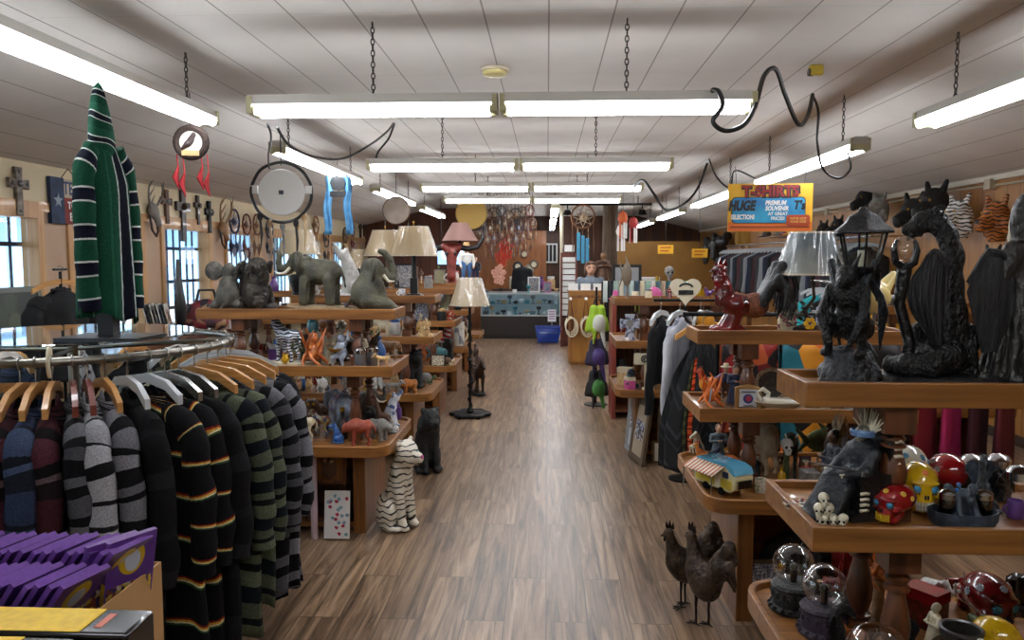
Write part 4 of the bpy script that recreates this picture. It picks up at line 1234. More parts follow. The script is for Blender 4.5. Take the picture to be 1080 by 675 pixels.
@kind('reaper')
def _():
 p=[Cp((0,0,.1),(0,0,.5),.2,.15),El((0,0,.03),(.28,.26,.06)),El((0,0,.62),(.14,.19,.14)),El((.02,0,.84),(.12,.115,.15))]
 r=random.Random(4)
 for i in range(13):
  a=2*pi*i/13
  p.append(Cp(((.25+.05*(i%2))*math.cos(a),(.23+.04*(i%2))*math.sin(a),.02),(.12*math.cos(a),.12*math.sin(a),.6),.04,.03))
 p+=both(lambda s:[Cp((0,s*.17,.66),(.1,s*.24,.5),.085,.08),Cp((.1,s*.24,.5),(.24,s*.14,.44),.08,.09),Cp((.22,s*.15,.42),(.2,s*.16,.3),.06,.02)])
 f=blob('rf',[El((.1,0,.82),(.06,.06,.08)),El((.13,0,.76),(.04,.04,.04))],24,.02,cut=None)
 h=MB()
 for s in(-1,1):
  h.ball((.28,s*.12,.45),(.035,.025,.03),10)
  for i in range(4):h.tube([(.29,s*.12+(i-1.5)*.013,.45),(.32,s*.12+(i-1.5)*.014,.43),(.315,s*.12+(i-1.5)*.014,.4)],[.008,.008,.006],6)
 return[('body',blob('rp',p,64,.028)),('skull_face',f),('hand',h)]
@kind('wall_head')
def _():
 p=[El((0,0,.55),(.28,.29,.3)),El((-.12,0,.42),(.22,.33,.4)),Cp((.2,0,.46),(.5,0,.36),.17,.12),El((.2,0,.62),(.12,.16,.1)),El((.48,0,.28),(.1,.12,.09)),Cp((-.05,0,.3),(-.1,0,.08),.28,.2)]
 p+=both(lambda s:[Cp((-.04,s*.2,.8),(-.06,s*.26,.95),.08,.05),El((.3,s*.09,.35),(.12,.09,.09)),Cp((-.02,s*.26,.4),(-.1,s*.32,.15),.11,.04)])
 return[('body',blob('wh',p,44,.05)),('eye',eyes([(.28,s*.13,.6)for s in(-1,1)],.03)),('nose',MB().ball((.6,0,.4),(.04,.07,.045),10))]
@kind('giraffe')
def _():
 p=[El((0,0,.44),(.15,.075,.09)),Cp((.1,0,.48),(.2,0,.86),.065,.035),El((.22,0,.9),(.05,.035,.04)),Cp((.22,0,.9),(.31,0,.86),.035,.022)]
 p+=both(lambda s:[Cp((.1,s*.04,.4),(.11,s*.045,.02),.035,.02),Cp((-.1,s*.04,.4),(-.11,s*.045,.02),.04,.02),Cp((.2,s*.02,.93),(.195,s*.025,.98),.012,.012),Cp((.2,s*.03,.91),(.18,s*.08,.92),.018,.01)])
 p+=chain([(-.15,0,.46),(-.2,0,.3)],[.015,.012])
 return[('body',blob('gi',p,52,.02))]
@kind('coral')
def _():
 p=[El((0,0,.3),(.2,.2,.2)),El((.02,.02,.62),(.13,.13,.14)),Cp((0,0,.4),(0,0,.6),.14,.1)]
 r=random.Random(6)
 for i in range(10):
  a=2*pi*i/10
  q=[Vector((.12*math.cos(a),.12*math.sin(a),.3))]
  for k in range(5):
   rr=.2+.07*k*(1 if i%2 else.7)
   q.append(Vector((rr*math.cos(a+.3*k),rr*math.sin(a+.3*k),(.3-.07*k if i%2 else.3+.13*k))))
  p+=chain([tuple(v)for v in q],[.06,.055,.05,.042,.035,.02])
 return[('body',blob('co',p,56,.02)),('eye',eyes([(.12,s*.07+.02,.68)for s in(-1,1)],.02))]
@kind('fish')
def _():
 p=[El((0,0,.5),(.4,.1,.24)),Cp((-.36,0,.5),(-.6,0,.74),.07,.03),Cp((-.36,0,.5),(-.6,0,.26),.07,.03),Cp((.05,0,.7),(-.15,0,.88),.06,.02),Cp((.1,0,.3),(0,0,.14),.05,.02),Cp((0,0,.2),(0,0,.03),.05,.14)]
 return[('body',blob('fi',p,44,.04)),('eye',eyes([(.28,s*.08,.56)for s in(-1,1)],.03))]
@kind('tortoise')
def _():
 p=[El((0,0,.5),(.5,.42,.42),(0,0,0),0),Cp((.45,0,.4),(.75,0,.6),.14,.13,1)]
 p+=both(lambda s:[Cp((.3,s*.35,.25),(.4,s*.45,.08),.12,.1,1),Cp((-.3,s*.35,.25),(-.4,s*.42,.08),.12,.1,1)])
 return[('body',blob('to',p,40,.04)),('eye',eyes([(.84,s*.08,.66)for s in(-1,1)],.03))]
@kind('mug')
def _():
 b=MB();b.lathe([(0,0),(.4,0),(.43,.05),(.43,.97),(.41,1),(.38,.97),(.37,.1),(0,.08)],seg=24)
 h=MB();h.tube([(.41+.27*math.sin(pi*t/10),0,.8-.6*t/10)for t in range(11)],.06,8)
 return[('body',b),('handle',h)]
@kind('vase')
def _():
 b=MB();b.lathe([(0,0),(.16,0),(.2,.05),(.29,.25),(.31,.42),(.24,.62),(.12,.78),(.1,.88),(.16,.98),(.15,1),(.11,.95),(.07,.86),(0,.8)],seg=22)
 return[('body',b)]
@kind('jar')
def _():
 b=MB();b.lathe([(0,0),(.3,0),(.33,.05),(.33,.7),(.27,.78),(.26,.84),(0,.84)],seg=20)
 l=MB();l.lathe([(0,.8),(.29,.8),(.29,.97),(.26,1),(0,1)],seg=20)
 return[('body',b),('lid',l)]
@kind('bottle')
def _():
 b=MB();b.lathe([(0,0),(.18,0),(.2,.03),(.2,.5),(.16,.6),(.075,.7),(.07,.88),(0,.88)],seg=18)
 l=MB();l.lathe([(0,.86),(.08,.86),(.08,1),(0,1)],seg=14)
 return[('body',b),('cap',l)]
@kind('picture_frame')
def _():
 b=MB();W,t=.4,.08
 b.bx(-.03,.03,-W,W,0,t);b.bx(-.03,.03,-W,W,1-t,1);b.bx(-.03,.03,-W,-W+t,t,1-t);b.bx(-.03,.03,W-t,W,t,1-t)
 p=MB();p.bx(-.02,.005,-W+t,W-t,t,1-t)
 s=MB();s.add([(-.03,-.06,.6),(-.03,.06,.6),(-.3,.06,0),(-.3,-.06,0),(-.05,-.06,.6),(-.05,.06,.6),(-.32,.06,0),(-.32,-.06,0)],[(0,1,2,3),(7,6,5,4),(0,4,5,1),(1,5,6,2),(2,6,7,3),(3,7,4,0)])
 return[('body',b),('picture',p),('easel_back',s)]
@kind('box')
def _():
 b=MB();b.bx(-.3,.3,-.45,.45,0,.72)
 l=MB();l.bx(-.32,.32,-.47,.47,.72,1);
 return[('body',b),('lid',l)]
@kind('plate_stand')
def _():
 b=MB();M=Matrix.Translation((0,0,.52))@Matrix.Rotation(R(78),4,'Y')
 b.lathe([(0,.02),(.3,.02),(.46,.06),(.48,.06),(.46,.03),(.3,-.01),(0,-.01)],(0,0,0),28,M)
 s=MB()
 for y in(-.2,.2):s.tube([(.1,y,.08),(.08,y,.02),(-.1,y,.02),(-.16,y,.5)],.018,6)
 return[('body',b),('easel',s)]
@kind('clock')
def _():
 b=MB();M=Matrix.Translation((0,0,.55))@Matrix.Rotation(pi/2,4,'Y')
 b.lathe([(0,-.1),(.42,-.1),(.45,-.05),(.45,.05),(.4,.08),(.38,.06),(0,.06)],(0,0,0),28,M);b.bx(-.14,.14,-.3,.3,0,.16)
 f=MB();f.lathe([(.37,.062),(0,.062)],(0,0,0),24,M);
 h=MB();h.bx(.064,.075,-.012,.012,.55,.84);h.bx(.064,.075,-.2,.0,.54,.565)
 return[('body',b),('dial',f),('hand',h)]
@kind('hat')
def _():
 b=MB()
 b.lathe([(.0,.9),(.2,1.0),(.3,.92),(.36,.3),(.38,.12),(.62,.1),(.85,.2),(.86,.17),(.62,.06),(.38,.06),(0,.06)],(0,0,-.06),26,sy=.8)
 r=MB();r.lathe([(.385,.1),(.38,.24),(.372,.24),(.37,.1)],(0,0,-.06),26,sy=.81,closed=True)
 return[('body',b),('band',r)]
@kind('cap')
def _():
 p=[El((0,0,.3),(.5,.42,.55)),El((.5,0,.2),(.5,.36,.07),(0,.15,0))]
 b=MB();b.ball((0,0,.86),.05,8)
 return[('body',blob('cap',p,36,.03,cut=.1)),('button',b)]
@kind('lantern')
def _():
 r=MB();r.lathe([(.44,.62),(.46,.6),(.46,.64),(.3,.76),(.24,.86),(.1,.93),(.06,1.0),(0,1.0)],(0,0,0),6);r.lathe([(.44,.6),(0,.6)],(0,0,0),6)
 f=MB()
 for k in range(6):
  a=2*pi*k/6
  f.cyl((.24*math.cos(a),.24*math.sin(a),.08),(.36*math.cos(a),.36*math.sin(a),.61),.018,seg=6)
 f.lathe([(0,0),(.3,0),(.3,.06),(.25,.09),(0,.09)],(0,0,0),6)
 g=MB();g.lathe([(.23,.09),(.345,.6)],(0,0,0),6)
 c=MB();c.cyl((0,0,.09),(0,0,.34),.07,seg=12)
 return[('body',f),('roof',r),('pane',g),('candle',c)]
@kind('plasma_globe')
def _():
 b=MB();b.lathe([(0,0),(.34,0),(.36,.05),(.3,.1),(.31,.2),(.3,.34),(.33,.38),(.3,.42),(.2,.43),(0,.43)],seg=24)
 for i in range(16):
  a=2*pi*i/16;b.ball((.33*math.cos(a),.33*math.sin(a),.06),(.045,.045,.05),6);b.ball((.3*math.cos(a),.3*math.sin(a),.26),(.04,.04,.06),6)
 g=MB();g.ball((0,0,.7),.31,32)
 e=MB();e.lathe([(0,.42),(.05,.42),(.05,.62),(0,.62)],seg=10);e.ball((0,0,.66),.06,12)
 return[('body',b),('glass_globe',g),('electrode',e)]
@kind('shaker')
def _():
 b=MB();b.lathe([(0,0),(.28,0),(.3,.06),(.26,.7),(0,.7)],seg=16)
 l=MB();l.lathe([(0,.68),(.28,.68),(.28,.85),(.2,.95),(0,1)],seg=16)
 return[('body',b),('cap',l)]
STONE=pm('grey_elephant_resin','#34322d',.6,col2='#58554c',scale=5,bump=.4,bscale=30)
STONE2=pm('olive_elephant_resin','#2e2c23',.55,col2='#565340',scale=4,bump=.4,bscale=30)
DARKFUR=pm('dark_mane','#191612',.7,col2='#3a332a',scale=7,bump=.5,bscale=25)
IVORY=pm('ivory','#e6dec6',.35)
WHITEFUR=pm('white_fur','#d9d8d4',.7,col2='#b9b6b0',scale=9,bump=.4,bscale=45)
TIGERW=blotch('white_tiger_stripes','#ded6c4','#1b1815',4.8,.86,.4,.3,'wave')
TIGERO=blotch('orange_tiger_stripes','#b5662a','#1e130c',4.5,.72,.45,.2,'wave')
ZEBRA=blotch('zebra_stripes','#d8dde6','#1d2438',4.5,.55,.3,.4,'wave')
COWP=blotch('cow_print','#e2dccb','#141210',3.0,.56,.25,.5)
BRONZE=pm('dark_bronze','#2c2119',.4,.5,col2='#4d3a29',scale=8)
ORANGEC=pm('orange_coral','#a34a18',.35,col2='#cf7a34',scale=6,coat=.4)
REDGL=pm('red_glaze','#4a0a0c',.18,col2='#7a1517',scale=4,coat=.8)
REDRES=pm('red_resin','#8c3524',.4,col2='#a85238',scale=8,bump=.4)
BLUEGRY=pm('blue_grey_glaze','#8c97ad',.35,col2='#b8bfca',scale=5,coat=.3)
BLKFUR=pm('black_fur','#090808',.6,col2='#191615',scale=9,bump=.6,bscale=40)
TAN=pm('tan_wood_carving','#b48f5d',.5,col2='#cfb07c',scale=7)
GOLD=pm('gold_paint','#b08a32',.3,.8)
SILVER=pm('pewter','#8b8d90',.35,.9)
COPPERM=pm('rusty_metal_feathers','#2a211c',.5,.6,col2='#56473a',scale=10,bump=.6,bscale=22)
TEALM=pm('teal_glaze','#3c6f76',.3)
FLESH=pm('doll_skin','#c79b7c',.5)
BROWN=pm('brown_resin','#4f3524',.5,col2='#6d4b33',scale=6,bump=.3)
BROWN2=pm('light_brown_resin','#8a6746',.5,col2='#a68562',scale=6,bump=.3)
GREYR=pm('grey_resin','#6f6c68',.55,col2='#8d8983',scale=7,bump=.3)
CREAMR=pm('cream_resin','#c9bc9c',.45,col2='#ddd2b6',scale=7)
BLACKR=pm('black_resin','#0c0c0d',.38,col2='#232325',scale=9,bump=.5,bscale=28)
NAVY=pm('navy_glaze','#1f2a4a',.35)
GREENR=pm('moss_green_resin','#3c4a2c',.5,col2='#59683e',scale=7)
YELLOW=pm('yellow_glaze','#c79a1e',.25,coat=.5)
PINK=pm('pink_plastic','#c5558f',.4)
PURPLE=pm('purple_glaze','#5b3a78',.3)
BLUE=pm('blue_glaze','#2f5d9c',.3)
ORANGE=pm('orange_plastic','#d2691e',.4)
REDP=pm('red_plastic','#a11e20',.35)
EYEB=pm('glossy_eye','#050505',.08,coat=1)
PHOTO=[patches('photo_print_%d'%i,c,60)for i,c in enumerate((['#3b4a63','#8a8f99','#c8c2b5','#5b4636'],['#6d7d4f','#b7a67d','#3e4b39','#d8d0b8'],['#a3572d','#3a2b22','#d6b382','#566b88'],['#202734','#4a5d88','#c9ced8','#7c6f5a']))]
def reg(x,y,z,rx,ry,h):FOOT.append((x-rx,x+rx,y-ry,y+ry,z+.003,z+h))
def FG(kd,name,label,cat,key,t,px,h,rz=0,fy=0.0,body=None,mats=None,group=None,dz=0,lock=False,**k):
 m={'eye':EYEB,'nose':BLACK}
 if body is not None:m['body']=body
 if mats:m.update(mats)
 if POSTS:FOOT.extend(POSTS);POSTS.clear()
 u=UNIT[key];hb=u['hb'][t]
 f=footprint(kd,h,rz,k.get('sx',1),k.get('sy',1))
 best=None
 for sc in(1,)if lock else(1,.92,.84):
  for d in(0,)if lock else(0,.04,-.04,.08,-.08,.13,-.13,.18,-.18,.24,-.24,.3,-.3,.38,-.38,.46,-.46,.55,-.55):
   Y,z=shelf(key,t,fy)
   Y+=d
   if d and not(u['cy']-hb+.02<Y+f[2]*sc*.8 and Y+f[3]*sc*.8<u['cy']+hb-.02):continue
   p=on(px,Y,z)
   x=min(max(p.x,u['x0']+.025-min(0,f[0]*sc*.9)),u['x1']-.025-max(0,f[1]*sc*.9))if not dz else p.x
   b=fbox([q*sc for q in f],x,Y,z+dz)
   v=clash(b)+abs(d)*1e-5+(1-sc)*2e-5
   if best is None or v<best[0]:best=(v,x,Y,z,sc,b)
  if best and best[0]<2e-5:break
 v,x,Y,z,sc,b=best
 FOOT.append(b)
 return fig(kd,name,label,cat,(x,Y,z+dz+.0005),h*sc,rz,m,group,**k)
FRONT,AWAY,LEFT,RIGHT=-pi/2,pi/2,pi,0
FG('elephant_sit_low','elephant_figurine','grey baby elephant figurine seen from behind, ears spread, at the window end of its shelf','figurine','L1',2,217,.3,AWAY+.08,-.3,STONE,mats={'base':STONE},lock=True,sy=.86)
FG('shaggy_lion','lion_figurine','dark shaggy maned lion figurine seen from behind, between two grey elephants','figurine','L1',2,269,.325,AWAY-.3,0,DARKFUR,lock=True)
FG('elephant_sit','elephant_figurine','grey sitting elephant figurine with raised trunk at the aisle end of its shelf','figurine','L1',2,391,.375,R(28),-.1,STONE2,mats={'tusk':IVORY},lock=True)
e=FG('elephant_walk','elephant_figurine','olive grey bull elephant figurine striding on a driftwood base with raised trunk','figurine','L1',2,337,.335,LEFT-.12,0,STONE2,mats={'tusk':IVORY},dz=.035,lock=True)
p=[El((0,0,.03),(.62,.2,.05))]
r_=random.Random(9)
for i in range(16):
 a=r_.uniform(-.5,.5);p.append(Cp((-.6+a*.3,r_.uniform(-.17,.17),.02),(.55+a*.3,r_.uniform(-.17,.17),.05),.03,.014))
me=blob('driftwood',p,60,.02);me.transform(Matrix.Diagonal((1,1,1.4,1)))
me.materials.append(wood('driftwood_grain','#5d4c36','#9c8461','x',3,.7,0))
bo=place(me,'driftwood_base',e,(-.02,0,-.105))
SHADE_IN=pm('shade_lining','#d9ccb4',.8)
def shade_mat(name,col):
 m,nt,b=_new(name)
 b.inputs['Base Color'].default_value=srgb(col);b.inputs['Roughness'].default_value=.8
 b.inputs['Coat Weight'].default_value=.0
 tl=nt.nodes.new('ShaderNodeBsdfTranslucent');tl.inputs[0].default_value=srgb(col)
 mx=nt.nodes.new('ShaderNodeMixShader');mx.inputs[0].default_value=.35
 _ln(nt,b.outputs[0],mx.inputs[1]);_ln(nt,tl.outputs[0],mx.inputs[2]);_ln(nt,mx.outputs[0],nt.nodes['Material Output'].inputs['Surface'])
 return m
SHADE_C=shade_mat('cream_shade','#d8c6a4')
SHADE_B=shade_mat('beige_shade','#cdb690')
SHADE_P=shade_mat('pink_shade','#b08a80')
WRAP=thin_glass('plastic_wrap','#ffffff',.11,.14)
def shade_parts(root,z0,z1,r0,r1,m,wrap=True,fluted=0):
 b=MB()
 seg=40
 b.lathe([(r0,z0),(r1,z1),(r1-.004,z1),(r0-.004,z0)],(0,0,0),seg,closed=True)
 s=b.build('lamp_shade',m,root)
 t=MB();t.lathe([(r0+.002,z0),(r0+.002,z0+.008),(r0-.006,z0+.008),(r0-.006,z0)],(0,0,0),seg,closed=True)
 t.build('shade_trim',CREAMP,s);t=MB();t.lathe([(r1+.002,z1-.008),(r1+.002,z1),(r1-.006,z1),(r1-.006,z1-.008)],(0,0,0),seg,closed=True)
 t.build('shade_trim',CREAMP,s)
 if wrap:
  w=MB()
  rr=random.Random(int(r0*1e4))
  ph=[rr.uniform(0,6)for _ in range(4)]
  def f(u,v):
   a=2*pi*u
   q=r0+(r1-r0)*v+.006+.004*math.sin(a*11+ph[0]+3*v)+.003*math.sin(a*23+ph[1]-4*v)
   return(q*math.cos(a),q*math.sin(a),z0-.004+(z1-z0+.008)*v)
  w.sheet(f,110,8)
  w.build('plastic_wrap',WRAP,s,angle=180)
def lamp(label,px,key,t,fy,pw,y0,y1,m,base,top_w=.55,wrap=True,Y=None,z=None):
 if Y is None:Y,z=shelf(key,t,fy)
 p=on(px,Y,z)
 o=thing('table_lamp',label,'lamp',(p.x,Y,z+.0005));reg(p.x,Y,z,.08,.08,.3)
 zz0=at(px,y1,Y).z-z;zz1=at(px,y0,Y).z-z
 r0=pw/2*Y/F
 base(o,zz0,zz1)
 shade_parts(o,zz0,zz1,r0,r0*top_w,m,wrap)
 b=MB();b.cyl((0,0,zz1-.03),(0,0,zz1+.03),.004);b.ball((0,0,zz1+.035),.01,8)
 for k in range(3):b.cyl((0,0,zz1-.012),(r0*top_w*math.cos(2*k*pi/3),r0*top_w*math.sin(2*k*pi/3),zz1-.006),.002,seg=5)
 b.build('finial',BRASS,o)
 return o
def base_box(o,z0,z1):
 b=MB();b.bx(-.07,.07,-.06,.06,0,.02);b.bx(-.055,.055,-.045,.045,.02,.03);b.bx(-.03,.03,-.03,.03,.03,.16);b.cyl((0,0,.15),(0,0,z0+.05),.02);b.cyl((0,0,z0),(0,0,z1),.006)
 b.build('base',BLACK,o,bevel=.003)
def base_urn(o,z0,z1):
 b=MB();b.lathe([(0,0),(.06,0),(.065,.02),(.055,.04),(.085,.14),(.09,.19),(.06,.235),(.02,.25),(.012,.26),(.012,z0+.03),(0,z0+.03)],seg=20);b.cyl((0,0,z0),(0,0,z1),.006)
 b.build('base',BLACKR,o)
 q=MB()
 for s in(-1,1):q.add([(0,-.092,.2),(s*.055,-.1,.225),(s*.055,-.1,.175),(0,-.08,.2),(s*.055,-.085,.225),(s*.055,-.085,.175)],[(0,1,2),(5,4,3),(0,3,4,1),(1,4,5,2),(2,5,3,0)])
 q.ball((0,-.092,.2),.012,8)
 q.build('bow',CREAMR,o)
def base_plain(o,z0,z1):
 b=MB();b.lathe([(0,0),(.07,0),(.07,.015),(.03,.03),(.05,.1),(.055,.16),(.025,.22),(.014,.24),(.012,z0+.03),(0,z0+.03)],seg=18);b.cyl((0,0,z0),(0,0,z1),.006)
 b.build('base',BRONZE,o)
lamp('table lamp on a dark urn with a cream bow, cream shade behind the striding elephant',316,'L2',2,-.3,44,243,268,SHADE_C,base_urn,.58)
lamp('table lamp on a black block base, shade wrapped in plastic, behind the white mug',437,'L2',2,-.1,50,239,270,SHADE_B,base_box,.58)
lamp('table lamp with plastic wrapped shade half hidden behind the block base lamp',407,'L3',2,0,46,243,270,SHADE_B,base_plain,.55)
lamp('table lamp with plastic wrapped beige shade just behind the white wolf',379,'L3',2,.2,26,263,283,SHADE_B,base_plain,.55)
Y,z=shelf('L4',2,-.2)
p=on(477,Y,z)
o=thing('table_lamp','longhorn skull table lamp, red skull and black horns under a dusty pink shade','lamp',(p.x,Y,z+.0005));reg(p.x,Y,z,.12,.1,.5)
z0=at(487,254,Y).z-z;z1=at(487,235,Y).z-z
sk=[El((0,-.03,.42),(.09,.07,.09)),Cp((0,-.05,.4),(0,-.08,.12),.075,.045),El((0,-.08,.1),(.055,.05,.05)),Cp((-.09,-.04,.46),(.09,-.04,.46),.05,.05),Cp((0,-.02,.1),(0,0,.0),.05,.06),El((0,0,.01),(.09,.08,.02))]
me=blob('longhorn',sk,44,.03,noise=.003);me.materials.append(pm('red_painted_skull','#5d1c17',.4,col2='#8c3a2e',scale=12));place(me,'skull',o)
b=MB()
for s in(-1,1):b.tube([(s*.08,-.04,.46),(s*.2,-.04,.44),(s*.32,-.04,.46),(s*.38,-.04,.56),(s*.37,-.04,.66)],[.04,.036,.03,.022,.006],10)
b.build('horn',pm('black_horn','#141213',.3),o)
b=MB();b.cyl((.1,0,.46),(.1,0,z1),.012);b.build('stem',BLKMET,o)
r0=19*Y/F
b=MB();b.lathe([(r0,z0),(r0*.42,z1),(r0*.41,z1),(r0*.985,z0)],(.1,0,0),40,closed=True);b.build('lamp_shade',SHADE_P,o)
b=MB()
for q in(-1,1):b.ball((q*.045,-.1,.38),(.022,.02,.028),10)
b.build('eye_socket',BLACK,o)
YF=7.75;p=on(496,YF,0)
o=thing('floor_lamp','black iron floor lamp with plastic wrapped cream shade standing in the aisle','lamp',(p.x,YF,0))
z0=at(500,322,YF).z;z1=at(500,293,YF).z
b=MB()
pts=[((.185+.02*math.cos(6*a))*math.cos(a),(.185+.02*math.cos(6*a))*math.sin(a),.025)for a in[2*pi*k/60 for k in range(60)]]
b.tube(pts,.016,8,closed=True)
b.prism([(x*.95,y*.95)for x,y,_ in pts],.02,.034)
for k in range(6):
 a=2*pi*k/6;b.lathe([(0,0),(.02,0),(.022,.02),(0,.02)],(.19*math.cos(a),.19*math.sin(a),0),10)
b.build('base',BLKMET,o)
b=MB();b.cyl((0,0,.03),(0,0,z0+.05),.014)
tw=[(.022*math.cos(t*.9),.022*math.sin(t*.9),.1+t*.02)for t in range(48)]
b.tube(tw,.007,6);b.lathe([(.015,.0),(.04,.02),(.02,.06),(.015,.07)],(0,0,.03),14);b.lathe([(.014,0),(.03,.02),(.014,.05)],(0,0,.55),12)
b.tube([(0,0,.33),(.03,0,.34),(.05,0,.37)],.006,6);b.ball((.05,0,.375),.012,8)
b.build('pole',BLKMET,o)
b=MB();b.cyl((0,0,z0),(0,0,z0+.12),.022,seg=12);b.build('bulb_socket',pm('grey_socket','#8c8c86',.4),o)
b=MB();b.ball((0,0,z0+.16),.035,14);b.build('bulb',pm('frosted_bulb','#e8e6dc',.3),o)
shade_parts(o,z0,z1,43/2*YF/F,43/2*YF/F*.52,SHADE_C)
Y=9.0;p=on(503,Y,0)
fig('rider','rider_statue','dark bronze statue of a draped horse rider on the floor behind the floor lamp','statue',(p.x,Y,.001),.60,-pi/2+.5,{'body':[BRONZE,pm('bronze_drape','#45322a',.5,.3,col2='#6a5446',scale=9)],'base':BLKMET},sx=.9,sy=.9)
p=on(414,4.52,0)
fig('tiger_sit','tiger_statue','white ceramic tiger statue with black stripes sitting on the floor by the aisle','statue',(-.885,4.45,.001),.55,R(-25),{'body':TIGERW,'eye':EYEB,'nose':PINK},sx=.72,sy=.9)
p=on(444,5.55,0)
bear=fig('bear_sit','bear_statue','black bear statue with a tan price tag standing on the floor behind the white tiger','statue',(-.90,5.68,.001),.5,R(-60),{'body':BLKFUR,'eye':EYEB,'nose':BLACK},sx=.8,sy=.8)
b=MB();b.box((.25,-.27,.22),(.012,.1,.1),(.4,.2,.3));b.build('price_tag',TAN,bear)
p=on(472,9.1,0)
fig('cat_sit','cat_statue','small white cat statue on the floor under a left hand display stand','statue',(p.x-.03,8.45,.001),.22,R(30),{'body':WHITEFUR,'eye':EYEB,'nose':BLACK})
z_=FG('horse','zebra_figurine','zebra figurine with blue black stripes at the left of the second shelf','figurine','L1',1,304,.285,LEFT-.5,-.35,ZEBRA,mats={'base':WHITE},sy=1.2)
b=MB();b.bx(-.55,.5,-.2,.2,-.07,0);b.build('base',CREAMR,z_);z_.location.z+=.02
o=FG('bottle','bottle','clear green glass bottle leaning across the striped zebra figurine','bottle','L1',1,309,.26,0,.0,thin_glass('green_bottle_glass','#bcd0b4',.3),mats={'cap':SILVER},tilt=(0,-.75))
o.location.z+=.03;o.location.x+=.1
FG('coral','octopus_figurine','tangled orange octopus figurine with curling arms beside the zebra','figurine','L1',1,331,.245,-1.2,-.3,ORANGEC,sx=.95,sy=.7)
o=FG('cherub','cherub_figurine','silver cherub figurine raising one arm over a gold dish','figurine','L1',1,361,.215,FRONT-.3,-.35,BLUEGRY,mats={'dish':GOLD})
FG('small_skull','cameo_ornament','pale round face ornament on a stand above the silver cherub','figurine','L1',1,361,.09,FRONT,.55,CREAMR,dz=.16)
o=thing('ornament_stand','dark arched stand behind the cherub carrying a pale face','stand',on(361,*shelf('L1',1,.55)))
b=MB();b.lathe([(0,.0),(.05,0),(.05,.012),(.012,.03),(.012,.1),(.04,.158),(0,.158)],seg=14);b.build('column',BRONZE,o)
b=MB();b.tube([(-.07,0,.06),(-.06,0,.11),(0,0,.15),(.06,0,.11),(.07,0,.06)],.012,8);b.build('arch',BRONZE,o)
FG('shaker','pewter_goblet','pewter shaker, left one of the pair on the second shelf','shaker','L1',1,380,.125,0,-.5,SILVER,mats={'cap':CHROME})
FG('shaker','pewter_goblet','pewter shaker, right one of the pair beside the little brown foxes','shaker','L1',1,393,.125,0,-.5,SILVER,mats={'cap':CHROME})
FG('eagle','eagle_figurine','dark eagle figurine with white spread wings above the pewter pair','figurine','L1',1,386,.19,FRONT,.3,[BRONZE,IVORY,YELLOW],mats={'base':BROWN})
FG('fox','fox_figurine','carved brown fox figurine at the aisle end of the second shelf','figurine','L1',1,410,.15,LEFT,.1,BROWN2)
FG('fox','fox_figurine','small pale fox figurine in front of the carved brown fox','figurine','L1',1,404,.09,LEFT+.4,-.6,TAN)
FG('angel','angel_figurine','cream angel figurine with wings between the octopus and the cherub, set back','figurine','L1',1,347,.2,FRONT,.6,[CREAMR,CREAMR,CREAMR,FLESH,BROWN],mats={'wing':WHITE})
FG('hen','hen_figurine','white hen figurine behind the zebra at the window end','figurine','L1',1,292,.15,.5,.5,WHITEFUR,mats={'leg':YELLOW,'comb':REDP})
FG('standing','figurine','small figurine in brown clothes left of the post, behind the octopus','figurine','L1',1,323,.21,FRONT,.7,[BROWN,NAVY,BLACK,FLESH,BLACK],mats={'base':BROWN})
FG('bull','bull_figurine','black bull figurine at the back of the second shelf by the turned post','figurine','L1',1,372,.14,LEFT,.7,BLACKR,mats={'horn':IVORY})
FG('vase','vase','small blue vase at the back of the second shelf near the aisle end','vase','L1',1,399,.17,0,.7,BLUE)
FG('horse','horse_figurine','cream and gold horse figurine with a blue saddle on the lowest shelf','figurine','L1',0,321,.185,LEFT+.3,-.55,CREAMR)
FG('horse','horse_figurine','small dark blue horse figurine between the cream horse and the draped elephant','figurine','L1',0,340,.17,LEFT-.3,-.5,patches('painted_pony',['#2f3f66','#8c7a4a','#6a2f2a','#a7a7a0'],9))
e=FG('elephant_walk','elephant_figurine','blue grey elephant figurine with draped cloth in the middle of the lowest shelf','figurine','L1',0,361,.27,LEFT-.9,-.25,BLUEGRY,mats={'tusk':IVORY})
b=MB();b.sheet(lambda u,v:(-.16+.34*v,.26*math.cos(pi*(1-u)),.62+.285*math.sin(pi*u)-.1*abs(2*u-1)**2),16,4);b.build('cloth',patches('elephant_cloth',['#9aa6c4','#c8b8a0','#8a6c80','#6f86b8'],14),e,solid=.02)
FG('elephant_walk','elephant_figurine','grey elephant figurine standing at the back of the lowest shelf','figurine','L1',0,377,.235,RIGHT+.3,.35,STONE,mats={'tusk':IVORY})
FG('bull','bull_figurine','red brown bull figurine on the lowest shelf near the aisle','figurine','L1',0,381,.16,LEFT+.35,-.55,REDRES,mats={'horn':REDRES})
FG('bear_walk','bull_figurine','grey shaggy buffalo figurine beside the red brown bull','figurine','L1',0,398,.13,RIGHT-.4,-.4,GREYR)
FG('giraffe','giraffe_figurine','brown giraffe figurine at the aisle corner of the lowest shelf','figurine','L1',0,405,.26,LEFT,-.1,BROWN)
FG('wolf_howl','wolf_figurine','blue and white howling wolf figurine behind the brown giraffe','figurine','L1',0,411,.245,RIGHT,.45,blotch('blue_white_glaze','#dfe4ec','#4d6596',6,.55,.3,.5))
FG('cat_sit','cat_figurine','little white cat figurine at the aisle corner of the lowest shelf','figurine','L1',0,417,.1,LEFT,.1,WHITEFUR)
FG('lion_walk','lion_figurine','dark brown lion figurine behind the draped elephant on the lowest shelf','figurine','L1',0,343,.17,LEFT,.5,BROWN)
